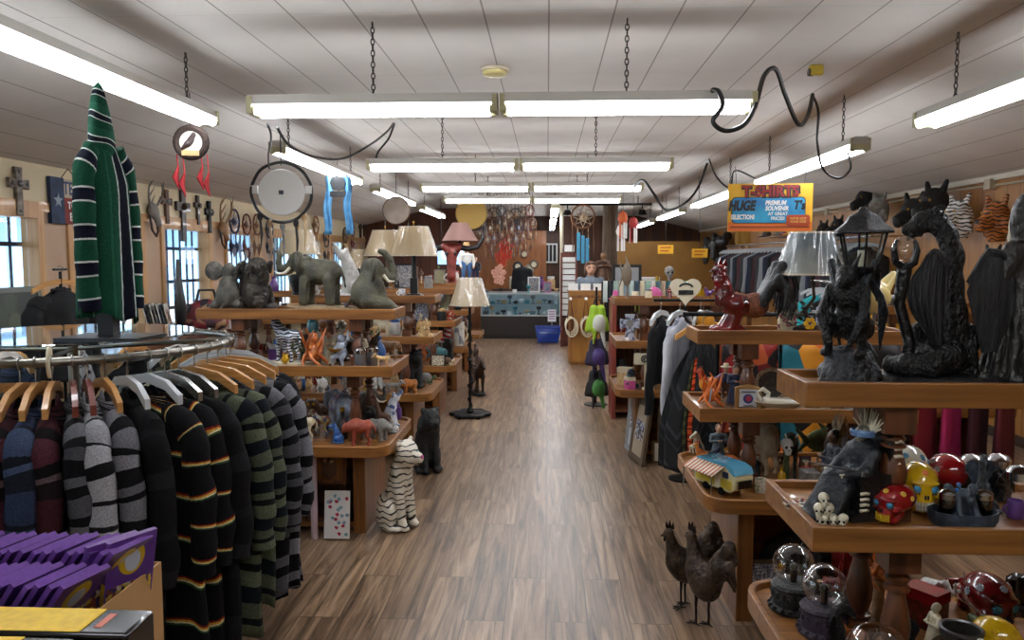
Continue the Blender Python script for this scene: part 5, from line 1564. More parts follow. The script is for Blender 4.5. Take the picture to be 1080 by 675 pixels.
FG('hen','hen_figurine','small cream hen figurine at the hidden left end of the lowest shelf','figurine','L1',0,309,.14,LEFT,-.1,CREAMR,mats={'leg':YELLOW,'comb':REDP})
FG('bear_sit','bear_figurine','small black bear figurine behind the red brown bull','figurine','L1',0,392,.2,FRONT,.6,BLKFUR)
FG('owl','owl_figurine','brown owl figurine at the back of the lowest shelf behind the dark blue horse','figurine','L1',0,330,.2,FRONT,.55,BROWN,mats={'eye':YELLOW})
Y=4.23
def under(px,py0,py1,Y):return at(px,py1,Y).z,at(px,py0,Y).z
o=thing('carved_plaque','wooden plaque with a carved owl face under the nearest left stand','plaque',(at(357,500,4.3).x-.06,4.34,.30))
b=MB();b.bx(-.09,.09,-.015,.015,-.0,.2);b.build('board',OAKZ,o,bevel=.004)
b=MB();
for x0,x1,z0,z1 in((-.1,.1,.18,.2),(-.1,.1,0,.02),(-.1,-.08,.02,.18),(.08,.1,.02,.18)):b.bx(x0,x1,-.025,-.012,z0,z1)
b.build('frame',TURN,o)
me=blob('owlrelief',[El((0,-.012,.09),(.045,.02,.065)),El((0,-.014,.14),(.04,.02,.03)),El((-.03,-.012,.16),(.012,.01,.018)),El((.03,-.012,.16),(.012,.01,.018)),El((0,-.03,.12),(.008,.008,.014))],36,.012,cut=None)
me.materials.append(BROWN);place(me,'owl_relief',o)
b=MB();b.ball((-.018,-.034,.14),.012,10);b.ball((.018,-.034,.14),.012,10);b.build('eye',TAN,o)
o=thing('display_crate','open dark wooden crate under the nearest left stand holding the owl plaque','crate',(at(357,540,4.42).x-.07,4.5,.061))
b=MB();b.bx(-.13,.13,-.14,.14,.0,.012);b.bx(-.13,.13,-.14,.14,.225,.238);b.bx(-.13,-.118,-.14,.14,.012,.225);b.bx(.118,.13,-.14,.14,.012,.225);b.bx(-.118,.118,.125,.14,.012,.225)
b.build('crate_box',TURN,o)
o=thing('flower_card','white card printed with pink and blue flowers leaning under the nearest left stand','card',(at(359,540,4.2).x-.03,4.24,.0),0)
b=MB();b.box((0,.0,.145),(.145,.01,.27),(-.12,0,0));b.build('card',pm('white_card','#d8d4cf',.5),o)
r_=random.Random(21)
for m_,n_ in((pm('flower_pink','#b8304e',.5),9),(pm('flower_blue','#7fa5b4',.5),12)):
 for i in range(n_):
  b=MB();x,zz=r_.uniform(-.06,.06),r_.uniform(.03,.26)
  for k in range(5):
   a=2*pi*k/5+r_.random();b.ball((x+.006*math.cos(a),.0+(zz-.145)*.12-.005,zz+.006*math.sin(a)),(.006,.002,.006),6)
  b.build('printed_flower',m_,o)
o=thing('paper_tube','pale pink rolled paper tube standing left of the owl plaque','paper roll',(at(331,520,4.25).x,4.25,.0))
b=MB();b.lathe([(.016,0),(.02,0),(.02,.5),(.016,.5)],(0,0,0),14,closed=True);b.build('roll',pm('pink_paper','#b29aa2',.6),o)
FG('mug','mug','white mug with a grey print on the upper shelf beside the block base lamp','mug','L2',2,424,.066,LEFT,-.4,blotch('printed_mug','#dfe2e6','#6d7787',2.5,.62,.25,.5),mats={'handle':WHITE})
FG('wolf_howl','wolf_figurine','large white howling wolf figurine behind the raised trunk elephant','figurine','L2',2,372,.44,LEFT+.5,-.2,WHITEFUR)
FG('horse_rear','unicorn_figurine','white rearing horse figurine with flowing mane behind the shaggy lion','figurine','L2',2,286,.42,LEFT+.3,0,WHITEFUR,mats={'base':BROWN})
FG('picture_frame','picture_frame','black framed picture standing behind the block base lamp','picture frame','L3',2,428,.27,FRONT,0,BLACK,mats={'picture':PHOTO[0],'easel_back':BLACK})
FG('elephant_sit','elephant_figurine','tan carved elephant figurine with raised trunk at the aisle corner of a middle shelf','figurine','L2',1,447,.16,FRONT+.6,-.55,TAN,mats={'tusk':IVORY})
FG('elephant_walk','elephant_figurine','small stone elephant figurine on the second stand, middle shelf','figurine','L2',1,404,.16,LEFT,-.3,CREAMR,mats={'tusk':IVORY})
FG('fox','deer_figurine','pale fawn figurine on the second stand beside the stone elephant','figurine','L2',1,391,.13,LEFT,-.5,TAN)
FG('cat_sit','cat_figurine','cream cat figurine on the second stand between elephant figures','figurine','L2',1,427,.13,FRONT,-.4,CREAMR)
FG('standing','figurine','figurine in a blue coat on the second stand, middle shelf','figurine','L2',1,436,.17,FRONT,.3,[NAVY,NAVY,BLACK,FLESH,BROWN],mats={'base':BROWN})
FG('jar','jar','white and blue jar at the back of the second stand, middle shelf','jar','L2',1,417,.13,0,.5,WHITE,mats={'lid':BLUE})
FG('bear_walk','bear_figurine','orange brown walking bear figurine on the lowest shelf of the second stand','figurine','L2',0,433,.12,LEFT+.2,-.6,pm('orange_bear','#9c5a22',.35,col2='#b97534',scale=5,coat=.4))
FG('bear_sit','gorilla_figurine','big black gorilla figurine on the lowest shelf of the second stand','figurine','L2',0,436,.36,FRONT+.5,.1,BLKFUR)
FG('tortoise','tortoise_figurine','grey green tortoise figurine at the aisle edge behind the orange brown bear','figurine','L2',0,449,.1,RIGHT,.0,[GREYR,GREENR])
FG('fox','fox_figurine','grey wolf cub figurine left of the orange brown bear','figurine','L2',0,415,.13,RIGHT,-.5,GREYR)
for i,(px,kd,h,m_,lab)in enumerate(((312,'owl',.13,BROWN2,'brown owl figurine low on the second stand under the zebra shelf'),(338,'cat_sit',.12,WHITEFUR,'white cat figurine low on the second stand below the octopus'),(302,'jar',.12,BLUE,'blue lidded jar low on the second stand at its window end'),(326,'hen',.12,TAN,'tan hen figurine low on the second stand'),(365,'standing',.15,GREYR,'grey standing figurine low on the second stand'),(388,'owl',.11,YELLOW,'yellow owl figurine low on the second stand'))):
 FG(kd,kd+'_figurine' if kd!='jar' else 'jar',lab,'figurine' if kd!='jar' else 'jar','L2',0,px,h,FRONT,-.6,m_,mats={'eye':BLACK,'leg':YELLOW,'comb':REDP,'lid':WHITE,'base':BROWN})
FG('fish','fish_ornament','white and yellow fish ornament hanging tail down low under the octopus shelf','figurine','L2',0,341,.16,.3,-.75,WHITEFUR,sx=.5)
FG('picture_frame','picture_frame','grey framed picture of a blue figure on the third stand','picture frame','L3',1,443,.22,FRONT,.2,GREYR,mats={'picture':PHOTO[3],'easel_back':BLACK})
FG('standing','figurine','white and blue clad figurine left of the grey framed picture','figurine','L3',1,430,.2,FRONT,0,[WHITE,BLUE,BLACK,FLESH,BROWN],mats={'base':BROWN})
FG('jar','jar','small green jar on the third stand, middle shelf','jar','L3',1,459,.11,0,-.4,GREENR,mats={'lid':TAN})
FG('jar','jar','small black jar on the third stand beside the green jar','jar','L3',1,466,.13,0,-.2,BLACKR,mats={'lid':TAN})
FG('mug','mug','red mug at the aisle end of the third stand, middle shelf','mug','L3',1,477,.1,0,-.2,patches('red_mug',['#b3331f','#c9542b','#d0c0a0'],5),mats={'handle':REDP})
FG('bottle','bottle','brown bottle on the third stand left of the green jar','bottle','L3',1,452,.16,0,.3,BROWN,mats={'cap':GOLD})
o=FG('picture_frame','sign_plaque','small cream and black sign plaque on the lowest shelf of the third stand','sign','L3',0,462,.12,FRONT,-.75,BLACK,mats={'picture':blotch('sign_lettering','#d8cfb8','#17130f',14,.56),'easel_back':BLACK},sy=1.6)
FG('fish','flag_figurine','teal fish figurine on the lowest shelf behind the small sign plaque','figurine','L3',0,463,.2,.4,-.2,TEALM)
FG('bear_sit','bear_figurine','black bear figurine on the lowest shelf of the third stand by the aisle','figurine','L3',0,472,.3,FRONT+.4,.2,BLKFUR)
o=thing('small_flag','little red, white and blue flag standing on the third stand','flag',on(462,*shelf('L3',0,.3)))
b=MB();b.cyl((0,0,0),(0,0,.42),.006);b.lathe([(0,0),(.035,0),(.03,.015),(0,.015)],seg=12);b.build('stick',GOLD,o)
b=MB();b.sheet(lambda u,v:(.006+.13*u,.012*math.sin(u*7),.4-.2*v-.04*u),10,7);b.build('cloth',stripes('flag_stripes',[(0,'#a32733'),(.5,'#d9d5cf')],4,1,.8,0,.05),o,solid=.002)
b=MB();b.sheet(lambda u,v:(.006+.06*u,.012*math.sin(u*3.2)-.003,.4-.1*v-.018*u),4,3);b.build('canton',NAVY,o,solid=.003)
FG('tortoise','tortoise_figurine','white and brown tortoise figurine at the aisle corner of the third stand','figurine','L3',0,478,.08,RIGHT,-.5,[BROWN,CREAMR])
FG('jar','cookie_jar','grey jar with silver lid on top of the third stand by the white mug','jar','L3',2,452,.14,0,-.2,GREYR,mats={'lid':SILVER})
FG('mug','stein','white stein with a grey picture on the lowest shelf of the fourth stand','mug','L4',0,484,.3,RIGHT,-.3,blotch('stein_print','#d5d2c8','#7b7f86',3,.6),mats={'handle':CREAMR},sx=.55,sy=.55)
FG('picture_frame','picture_frame','white framed picture beside a silver ornament on the fourth stand','picture frame','L4',1,468,.25,FRONT,0,WHITE,mats={'picture':PHOTO[1],'easel_back':BLACK})
FG('eagle','eagle_figurine','silver eagle ornament left of the white framed picture','figurine','L4',1,461,.26,FRONT,-.2,SILVER,mats={'base':SILVER})
FG('clock','clock','small clock with a pale blue dial on the fourth stand','clock','L4',1,483,.13,FRONT,-.3,BLACK,mats={'dial':pm('clock_dial','#9cc4d4',.3),'hand':BLACK})
FG('jar','jar','dark blue jar with a tan lid on the fourth stand','jar','L4',1,476,.14,0,-.4,NAVY,mats={'lid':TAN})
FG('cowboy','cowboy_figurine','cowboy figurine in white shirt and blue jeans beside the pink shaded lamp','figurine','L5',2,492,.56,FRONT+.4,0,[WHITE,pm('blue_jeans','#3f6794',.7),BROWN,FLESH,BROWN],mats={'hat':TAN,'base':BROWN})
FG('standing','figurine','figurine in dark clothes right of the white shirted cowboy','figurine','L5',2,507,.42,FRONT,.2,[BLACKR,NAVY,BLACK,FLESH,BLACK],mats={'base':BROWN})
FG('mug','mug','white and red mug under the longhorn skull lamp horns','mug','L4',2,478,.2,LEFT,-.7,patches('white_red_mug',['#ddd7d0','#ab2f35','#e6e2da'],4),mats={'handle':WHITE})
FG('picture_frame','picture_frame','small framed picture left of the longhorn skull lamp','picture frame','L4',2,464,.22,FRONT,0,GREYR,mats={'picture':PHOTO[1],'easel_back':BLACK})
FG('vase','vase','tall silver grey vase on the far left stand near the counter','vase','L5',0,488,.3,0,0,SILVER)
FG('horse','horse_figurine','black horse figurine on the far left stand near the counter','figurine','L5',1,494,.28,LEFT,0,BLACKR)
DRAG=pm('black_dragon_resin','#080809',.36,.2,col2='#232325',scale=16,bump=.7,bscale=34,lo=.45,hi=.8)
DRAGW=pm('black_wing_membrane','#0e0e10',.42,.2,col2='#2a2a2d',scale=5,bump=.5,bscale=18,stretch=(6,6,1))
BONE=pm('bone','#cfc6ae',.5)
BLUEROBE=pm('blue_black_robe','#06090e',.55,col2='#121a26',scale=6,bump=.5)
CLEARG=thin_glass('clear_globe','#ffffff',.16,.02)
REDSK=pm('red_glazed_skull','#8e1014',.15,coat=1)
YELSK=pm('yellow_glazed_skull','#d0a417',.15,coat=1)
WHTSK=pm('white_glazed_skull','#d7d2c0',.15,coat=1)
FLB=pm('petal_blue','#3b86a8',.3);FLY=pm('petal_yellow','#d6b02a',.3)
GARG=pm('grey_gargoyle','#232a33',.5,.1,col2='#4b5664',scale=10,bump=.5)
g=FG('gargoyle','gargoyle_statue','black gargoyle statue with feathered wings crouching on a rock','statue','R1',2,895,.335,LEFT+.9,0,DRAG,mats={'wing':pm('black_feathers','#0d0f12',.3,.3,col2='#2a3038',scale=7,bump=.5),'rock':pm('black_rock','#101113',.55,col2='#33353a',scale=9,bump=.8,bscale=22)},sx=.8,sy=.8,lock=True)
Y,z=shelf('R1',2,.0)
pl=at(909,283,Y)
o=fig('lantern','lantern','small black six sided lantern perched on the gargoyle back','lantern',(pl.x,Y,z+.285),.165,.3,{'body':BLKMET,'roof':BLACKR,'pane':GLASS,'candle':CREAMR})
b=MB();b.cyl((0,0,-.42),(0,0,0),.11,seg=10);b.build('bracket',BLKMET,o)
d=FG('dragon_back','dragon_statue','large black dragon statue with folded wings seen from behind, coiled tail on its base','statue','R1',2,995,.455,AWAY-.1,.0,DRAG,mats={'wing':DRAGW,'spine_ridge':DRAG,'base':BLACKR},sx=.58,sy=.64,lock=True)
Yd,zd=shelf('R1',2,-.2)
pg=at(955,262,Yd)
o=thing('orb_lamp','clear glass orb held up on a dark claw stand left of the big dragon','orb',(pg.x,Yd,zd+.0005))
zz=pg.z-zd
b=MB();b.ball((0,0,zz),.032,28);b.build('orb',CLEARG,o)
b=MB();b.tube([(0,0,0),(.02,0,zz*.3),(-.01,0,zz*.6),(0,0,zz-.045)],[.022,.014,.014,.018],10)
for k in range(4):
 a=k*pi/2+.4;b.tube([(0,0,zz-.05),(.03*math.cos(a),.03*math.sin(a),zz-.035),(.037*math.cos(a),.037*math.sin(a),zz-.005),(.028*math.cos(a),.028*math.sin(a),zz+.02)],[.012,.009,.007,.003],7)
b.lathe([(0,0),(.05,0),(.05,.012),(.02,.03),(0,.03)],seg=16)
b.build('claw_stand',DRAG,o)
FG('reaper','reaper_statue','tall black hooded robed statue at the right edge of the photo, beside the big dragon','statue','R1',2,1076,.485,AWAY+.4,-.05,pm('black_robe','#0a0a0b',.4,col2='#2a2724',scale=7,bump=.6,bscale=16),mats={'skull_face':BONE,'hand':BONE},sx=.62,sy=.62,lock=True)
YT,zt=shelf('R1',1,-.25)
p=on(908,YT,zt)
o=thing('throne_figurine','robed skeleton on a black throne, crown of bones, sword across its lap','figurine',(p.x,YT,zt+.0005),0);reg(p.x-.01,YT,zt,.11,.06,.24)
s_=.245
b=MB();b.bx(-.07,.075,-.06,.06,0,.02);b.bx(-.045,.075,-.055,.055,.02,.095);b.bx(.04,.075,-.055,.055,.095,.235)
for q in(-1,1):
 b.bx(-.05,.05,q*.055-.008,q*.055+.008,.095,.125);b.lathe([(0,.0),(.011,0),(.008,.02),(0,.035)],(.06,q*.045,.235),8)
b.build('throne',BLACKR,o,bevel=.003)
for zz in(.03,.045,.06,.075):
 for x in(-.035,.035):b=MB();b.tube([(x-.012,-.058,zz),(x,-.064,zz+.004),(x+.012,-.058,zz)],.0045,6);b.build('bone_trim',BONE,o)
for zz in(.13,.15,.17,.19,.21):b=MB();b.tube([(.05,-.058,zz),(.062,-.063,zz+.003),(.073,-.058,zz)],.005,6);b.build('bone_trim',BONE,o)
q=[Cp((0,0,.11),(0,0,.18),.042,.035),El((0,0,.175),(.035,.05,.03)),Cp((-.01,0,.1),(-.075,0,.09),.04,.04),Cp((-.08,0,.09),(-.105,0,.015),.042,.055),El((-.11,0,.01),(.06,.06,.014))]
q+=both(lambda s:[Cp((0,s*.045,.175),(-.03,s*.055,.13),.018,.017),Cp((-.03,s*.055,.13),(-.075,s*.03,.12),.017,.013)])
r_=random.Random(3)
for i in range(9):q.append(Cp((-.075-.02*r_.random(),-.05+.0125*i,.09),(-.125,-.065+.016*i,.008),.01,.008))
me=blob('sit_robe',q,60,.012);me.materials.append(BLUEROBE);place(me,'robe',o)
h_=get_kind('small_skull')
for pn,me2 in h_[:1]:
 so_=bpy.data.objects.new('skull',me2);COL.objects.link(so_)
 if not me2.materials:me2.materials.append(None)
 so_.material_slots[0].link='OBJECT';so_.material_slots[0].material=pm('dark_skull','#20242c',.5,col2='#8a8370',scale=12);so_.parent=o
 so_.location=(-.005,0,.19);so_.scale=(.055,.055,.055);so_.rotation_euler=(0,0,pi+.5)
b=MB()
for i in range(15):
 a=-1.35+2.7*i/14
 b.tube([(.012,.026*math.sin(a),.232),(.02+.012*math.cos(i*2),.06*math.sin(a),.235+.045*abs(math.cos(a))+.01)],[.004,.0015],6)
b.build('bone_crown',BONE,o)
b=MB();b.lathe([(.031,0),(.034,.012),(.030,.018),(.028,0)],(-.003,0,.218),18,closed=True);b.build('blue_headband',pm('headband_blue','#33527e',.4,col2='#6d8cb4',scale=60),o)
b=MB();b.tube([(-.21,-.05,.172),(-.06,-.045,.135),(-.045,-.045,.13)],[.004,.0075,.0075],8,flat=.5);b.box((-.045,-.045,.13),(.01,.05,.012),(0,.25,0));b.tube([(-.045,-.045,.13),(-.005,-.045,.12)],.005,8)
b.build('sword',SILVER,o)
for s in(-1,1):
 b=MB()
 b.ball((-.075,s*.03,.122),(.013,.01,.009),8)
 for i in range(4):b.tube([(-.08,s*.03+(i-1.5)*.005,.125),(-.09,s*.03+(i-1.5)*.005,.122),(-.088,s*.03+(i-1.5)*.005,.115)],[.003,.003,.0025],5)
 b.build('bone_hand',BONE,o)
o.rotation_euler.z=.25;o.scale=(.94,)*3
r_=random.Random(12)
sk=[(858,.0),(866,.0),(874,.0),(882,.0),(862,.026),(870,.027),(866,.052),(855,.0)]
names=['bottom row left','bottom row second','bottom row third','bottom row right end','middle left','middle right','topmost','left slope']
for(px,dz),nm in zip(sk,names):
 FG('small_skull','small_skull','tiny bone skull in the heap by the throne skeleton, '+nm,'skull','R1',1,(px-866)*1.3+868,.034,FRONT-.3+.3*(px%3-1),-.86,BONE,mats={'eye':BLACK},group='little skulls heaped by the throne',dz=dz,lock=True)
o=FG('robed','headdress_figurine','dark robed figurine with a tall fan of brown quill feathers behind the throne skeleton','figurine','R1',1,878,.19,LEFT,.8,[BLUEROBE,BLUEROBE,BLACK,BROWN,BLACK],mats={'base':BLACK})
b=MB()
for i in range(34):
 a=-1.25+2.5*i/33
 l=.5+.12*math.sin(i*3.1)
 b.tube([(-.05,.05*math.sin(a),.86+.04*math.cos(a)),(-.08,l*math.sin(a)*.7,.9+l*math.cos(a)*.6)],[.022,.006],5,flat=.3)
b.build('feather',pm('quill_feather','#2f2413',.6,col2='#7d6335',scale=14),o)
FG('skull','sugar_skull','shiny red sugar skull with yellow teeth, lying low beside the throne skeleton','skull','R1',1,943,.095,LEFT+.55,-.55,REDSK,mats={'eye':FLB,'nose':BLACK,'teeth':FLY,'flower':FLY},sx=1.25,sy=1.1,lock=True)
FG('skull','sugar_skull','shiny yellow sugar skull with a blue flower eye behind the low red skull','skull','R1',1,968,.125,FRONT-.1,.0,YELSK,mats={'eye':FLB,'nose':BLACK,'teeth':WHTSK,'flower':ORANGE},lock=True)
FG('skull','sugar_skull','cream sugar skull half hidden behind the yellow skull','skull','R1',1,956,.135,FRONT-.6,.8,WHTSK,mats={'eye':FLB,'nose':BLACK,'teeth':FLY,'flower':FLB})
FG('skull','sugar_skull','red sugar skull facing away, right of the yellow skull','skull','R1',1,997,.12,AWAY+.3,.7,REDSK,mats={'eye':FLB,'nose':BLACK,'teeth':FLY,'flower':pm('flower_grey','#8c8880',.3)})
YG,zg=shelf('R1',1,-.6)
p=on(1015,YG,zg)
o=thing('shaker_holder','oval grey tray with a kneeling gargoyle between two glass shakers','shaker holder',(p.x,YG,zg+.0005));reg(p.x,YG,zg,.08,.045,.09)
b=MB();b.lathe([(0,0),(.075,0),(.082,.012),(.083,.035),(.079,.035),(.076,.014),(0,.012)],seg=32,sy=.62)
b.build('tray',GARG,o)
q=[El((0,0,.05),(.02,.016,.03)),El((0,-.012,.075),(.018,.016,.016)),El((0,-.03,.068),(.011,.013,.01))]+both(lambda s:[Cp((s*.016,-.005,.07),(s*.022,-.035,.015),.008,.007),Cp((s*.012,0,.04),(s*.03,-.012,.02),.012,.01),Cp((s*.03,-.012,.02),(s*.012,-.022,.012),.009,.007),Cp((s*.01,-.005,.085),(s*.014,0,.098),.004,.001)]+chain([(s*.012,.012,.06),(s*.03,.016,.085),(s*.045,.016,.06)],[.01,.009,.003]))
me=blob('gkneel',q,50,.006);me.materials.append(GARG);place(me,'gargoyle',o)
FG('shaker','shaker','glass shaker with silver cap left of the kneeling gargoyle','shaker','R1',1,998,.075,0,-.6,thin_glass('smoky_glass','#4b4d50',.2),mats={'cap':CHROME},dz=.012,lock=True)
FG('shaker','shaker','glass shaker with silver cap right of the kneeling gargoyle','shaker','R1',1,1036,.075,0,-.6,thin_glass('smoky_glass','#4b4d50',.2),mats={'cap':CHROME},dz=.012,lock=True)
FG('dragon','dragon_figurine','small grey dragon figurine standing between two tall shakers','figurine','R1',1,1034,.155,FRONT-.2,.25,pm('pewter_dragon','#26282b',.4,.4,col2='#5a5d60',scale=14,bump=.5),mats={'wing':GARG,'spine_ridge':GARG,'base':BLACKR},sx=.6,sy=.6)
FG('shaker','shaker','silver capped shaker left of the small grey dragon','shaker','R1',1,1024,.115,0,.05,thin_glass('smoky_glass','#4b4d50',.2),mats={'cap':CHROME})
FG('shaker','shaker','silver capped dark shaker right of the small grey dragon','shaker','R1',1,1052,.115,0,.1,BLACKR,mats={'cap':CHROME})
FG('shaker','shaker','big clear shaker at the right edge of the photo on the skull shelf','shaker','R1',1,1074,.12,0,-.2,CLEARG,mats={'cap':CHROME})
FG('gargoyle','gargoyle_figurine','small black gargoyle figurine with wings at the right end of the skull shelf','figurine','R1',1,1055,.09,LEFT,-.5,DRAG,mats={'wing':DRAG,'rock':BLACKR})
o=thing('ashtray','round painted dish with red and white pattern at the corner of the skull shelf','dish',on(842,*shelf('R1',1,-.05)))
o.location.z+=.0005
b=MB();b.lathe([(0,0),(.03,0),(.04,.014),(.04,.018),(.036,.016),(.0,.006)],seg=26);b.build('dish',patches('painted_dish',['#e3dcc6','#7c1d18','#141414','#d9d0b6','#c08c6a'],110),o)
GLB=dict(mats={'glass_globe':CLEARG,'electrode':BLACK})
FG('plasma_globe','plasma_globe','clear globe lamp on a black ringed base, back left corner of the lowest shelf','globe lamp','R1',0,836,.2,0,.65,BLACKR,lock=True,**GLB)
FG('plasma_globe','plasma_globe','clear globe lamp on a dark red and purple base, second from the corner','globe lamp','R1',0,868,.2,.5,.3,pm('purple_black_base','#18131c',.45,col2='#3a2a3d',scale=6,bump=.4),lock=True,**GLB)
FG('plasma_globe','plasma_globe','biggest clear globe lamp held between black dragon wings, low at the front','globe lamp','R1',0,922,.225,.5,-.1,DRAG,**GLB)
FG('dragon','dragon_figurine','black dragon figurine with folded wings left of the biggest globe lamp','figurine','R1',0,884,.19,RIGHT-.4,-.2,DRAG,mats={'wing':DRAGW,'spine_ridge':DRAG,'base':BLACKR},sx=.6,sy=.6,lock=True)
FG('dragon','dragon_figurine','black dragon figurine right of the biggest globe lamp','figurine','R1',0,950,.16,LEFT+.3,-.1,DRAG,mats={'wing':DRAGW,'spine_ridge':DRAG,'base':BLACKR},sx=.6,sy=.6,lock=True)
FG('dragon','dragon_figurine','dark dragon figurine at the back of the lowest shelf behind the corner globe','figurine','R1',0,853,.22,LEFT,.9,DRAG,mats={'wing':DRAGW,'spine_ridge':DRAG,'base':BLACKR},sx=.5,sy=.5)
DRED=pm('crimson_wing','#6b0f16',.35,col2='#97222a',scale=6)
FG('dragon','dragon_figurine','crimson dragon figurine with red wings behind the globe lamps','figurine','R1',0,892,.25,RIGHT,.55,pm('crimson_dragon','#5a0d13',.4,col2='#8c1d22',scale=12,bump=.5),mats={'wing':DRED,'spine_ridge':DRED,'base':BLACKR},sx=.6,sy=.6)
o=FG('coral','flame_figurine','orange flame shaped creature on a pale stem behind the biggest globe','figurine','R1',0,926,.12,0,.45,ORANGEC,sx=.8,sy=.8,dz=.1)
b=MB();b.lathe([(0,-.9),(.3,-.9),(.2,-.6),(.16,-.2),(.22,.15),(0,.2)],seg=12);b.build('stem',BROWN2,o)
mg=FG('mug','skull_mug','dark tankard mug with a metal rim and curled handle left of the yellow skull','mug','R1',0,1012,.115,LEFT,-.15,pm('dark_tankard','#17130f',.45,.4,col2='#3a332a',scale=20,bump=.6),mats={'handle':pm('tankard_handle','#4a4234',.35,.7)},lock=True)
b=MB();b.lathe([(.44,.94),(.45,1.0),(.4,1.02),(.38,.98)],seg=26,closed=True);b.build('rim',SILVER,mg)
FG('skull','sugar_skull','bright yellow skull ornament beside the dark tankard mug','skull','R1',0,1052,.13,FRONT+.45,-.1,YELSK,mats={'eye':pm('skull_eye_blue','#2a3a44',.3),'nose':BLACK,'teeth':pm('skull_mouth','#3a4440',.4),'flower':YELSK},lock=True)
FG('skull','sugar_skull','dark red glazed skull with orange teeth behind the bright yellow skull','skull','R1',0,1042,.16,FRONT+.2,.4,REDGL,mats={'eye':FLB,'nose':BLACK,'teeth':ORANGE,'flower':BLUEGRY},dz=0)
FG('skull','sugar_skull','small red skull ornament behind the dark tankard mug','skull','R1',0,1020,.09,AWAY,.5,REDSK,mats={'eye':BLACK,'nose':BLACK,'teeth':YELLOW,'flower':WHTSK},dz=0)
o=FG('box','trinket_box','dark red box ornament with folded wings shape right of the flame creature','box','R1',0,975,.11,.6,.45,REDGL,mats={'lid':REDSK})
FG('hat','metal_dish','shiny black hat shaped dish at the back right of the lowest shelf','dish','R1',0,1072,.1,0,.75,pm('shiny_black','#08080a',.12,.3,coat=1),mats={'band':SILVER})
FG('dragon','dragon_figurine','black dragon figurine in front of the bright yellow skull at the bottom of the photo','figurine','R1',0,1046,.12,LEFT,-.6,DRAG,mats={'wing':DRAGW,'spine_ridge':DRAG,'base':BLACKR},sx=.6,sy=.6)
FG('gargoyle','gargoyle_figurine','black gargoyle figurine in front of the tankard mug at the bottom of the photo','figurine','R1',0,985,.12,LEFT,-.5,DRAG,mats={'wing':DRAG,'rock':BLACKR})
FG('ceramic_rooster','rooster_statue','big red glazed ceramic rooster with brown saddle and black tail plume','statue','R2',2,786,.345,LEFT,0,[REDGL,pm('rust_feathers','#5c2c16',.6,col2='#8a4a26',scale=14,bump=.6),pm('black_plume','#0a0a0c',.4,col2='#1d2024',scale=9,bump=.4)],mats={'comb':REDGL},sx=1.0,sy=.9,lock=True)
FG('hen','hen_statue','tall pale yellow hen statue with red comb behind the orb lamp','statue','R2',2,938,.36,LEFT,.1,pm('pale_yellow_glaze','#cdb878',.25,coat=.6),mats={'leg':SILVER,'comb':REDP},sx=.7)
o=FG('bottle','bottle','cream ceramic bottle with a brown neck and pink roses','bottle','R2',2,829,.2,0,-.2,CREAMR,mats={'cap':pm('cork_brown','#7d4a24',.6)},sx=1.15,sy=1.15)
b=MB()
r_=random.Random(2)
for i in range(7):
 a=-pi/2+(i-3)*.4;zz=.15+.09*((i*5)%7)/1.6
 c=Vector((.19*math.cos(a),.19*math.sin(a),zz));
 for k in range(5):b.ball(c+Vector((.04*math.cos(k*1.257),.0,.04*math.sin(k*1.257))),.035,7)
b.build('rose',pm('rose_pink','#a0626a',.4),o)
Y,z=shelf('R2',2,-.1)
p=on(853,Y,z)
o=thing('table_lamp','leafy lamp with a plastic wrapped pale blue landscape shade right of the ceramic rooster','lamp',(p.x,Y,z+.0005));reg(p.x,Y,z,.1,.09,.15)
z0=at(853,290,Y).z-z;z1=at(853,245,Y).z-z
b=MB();b.lathe([(0,0),(.07,0),(.07,.02),(.03,.04),(0,.04)],seg=16);b.tube([(0,0,.03),(-.02,0,.1),(.02,0,.16),(.008,0,z0),(.008,0,z1)],[.012,.01,.008,.006,.005],8);b.build('stem',pm('rust_stem','#3d2418',.6,.3),o)
b=MB();r_=random.Random(14)
for i in range(60):
 a=r_.uniform(0,2*pi);rr=r_.uniform(.02,.09);zz=r_.uniform(.02,.13)
 c=Vector((rr*math.cos(a)*1.3,rr*math.sin(a),zz));d=Vector((math.cos(a),math.sin(a),r_.uniform(-.2,.8)))*.035;s2=d.cross(Vector((0,0,1))).normalized()*.014
 b.add([c,c+d*.5+s2,c+d,c+d*.5-s2],[(0,1,2,3)])
b.build('foliage',pm('dark_leaves','#141b12',.45,col2='#2c3a26',scale=20),o,solid=.003)
b=MB()
for k in range(6):b.ball((-.03+.018*math.cos(k*1.05),-.1,.05+.018*math.sin(k*1.05)),(.012,.006,.012),8)
b.build('yellow_flower',YELLOW,o)
m,nt,bb=_new('landscape_shade')
tc=nt.nodes.new('ShaderNodeTexCoord');sp=nt.nodes.new('ShaderNodeSeparateXYZ');_ln(nt,tc.outputs['UV'],sp.inputs[0])
nz=nt.nodes.new('ShaderNodeTexNoise');nz.inputs['Scale'].default_value=9;_ln(nt,tc.outputs['Object'],nz.inputs['Vector'])
ma=nt.nodes.new('ShaderNodeMath');ma.operation='MULTIPLY_ADD';ma.inputs[1].default_value=.5;_ln(nt,nz.outputs[0],ma.inputs[0]);_ln(nt,sp.outputs[1],ma.inputs[2])
cr=nt.nodes.new('ShaderNodeValToRGB');e=cr.color_ramp.elements
e[0].position=.3;e[0].color=srgb('#a9aca6');e[1].position=1.0;e[1].color=srgb('#e4dfcc')
for q,c in((.55,'#6a7a82'),(.7,'#8fa3ac'),(.8,'#c4ccc6')):x=e.new(q);x.color=srgb(c)
_ln(nt,ma.outputs[0],cr.inputs[0]);_ln(nt,cr.outputs[0],bb.inputs['Base Color']);bb.inputs['Roughness'].default_value=.6
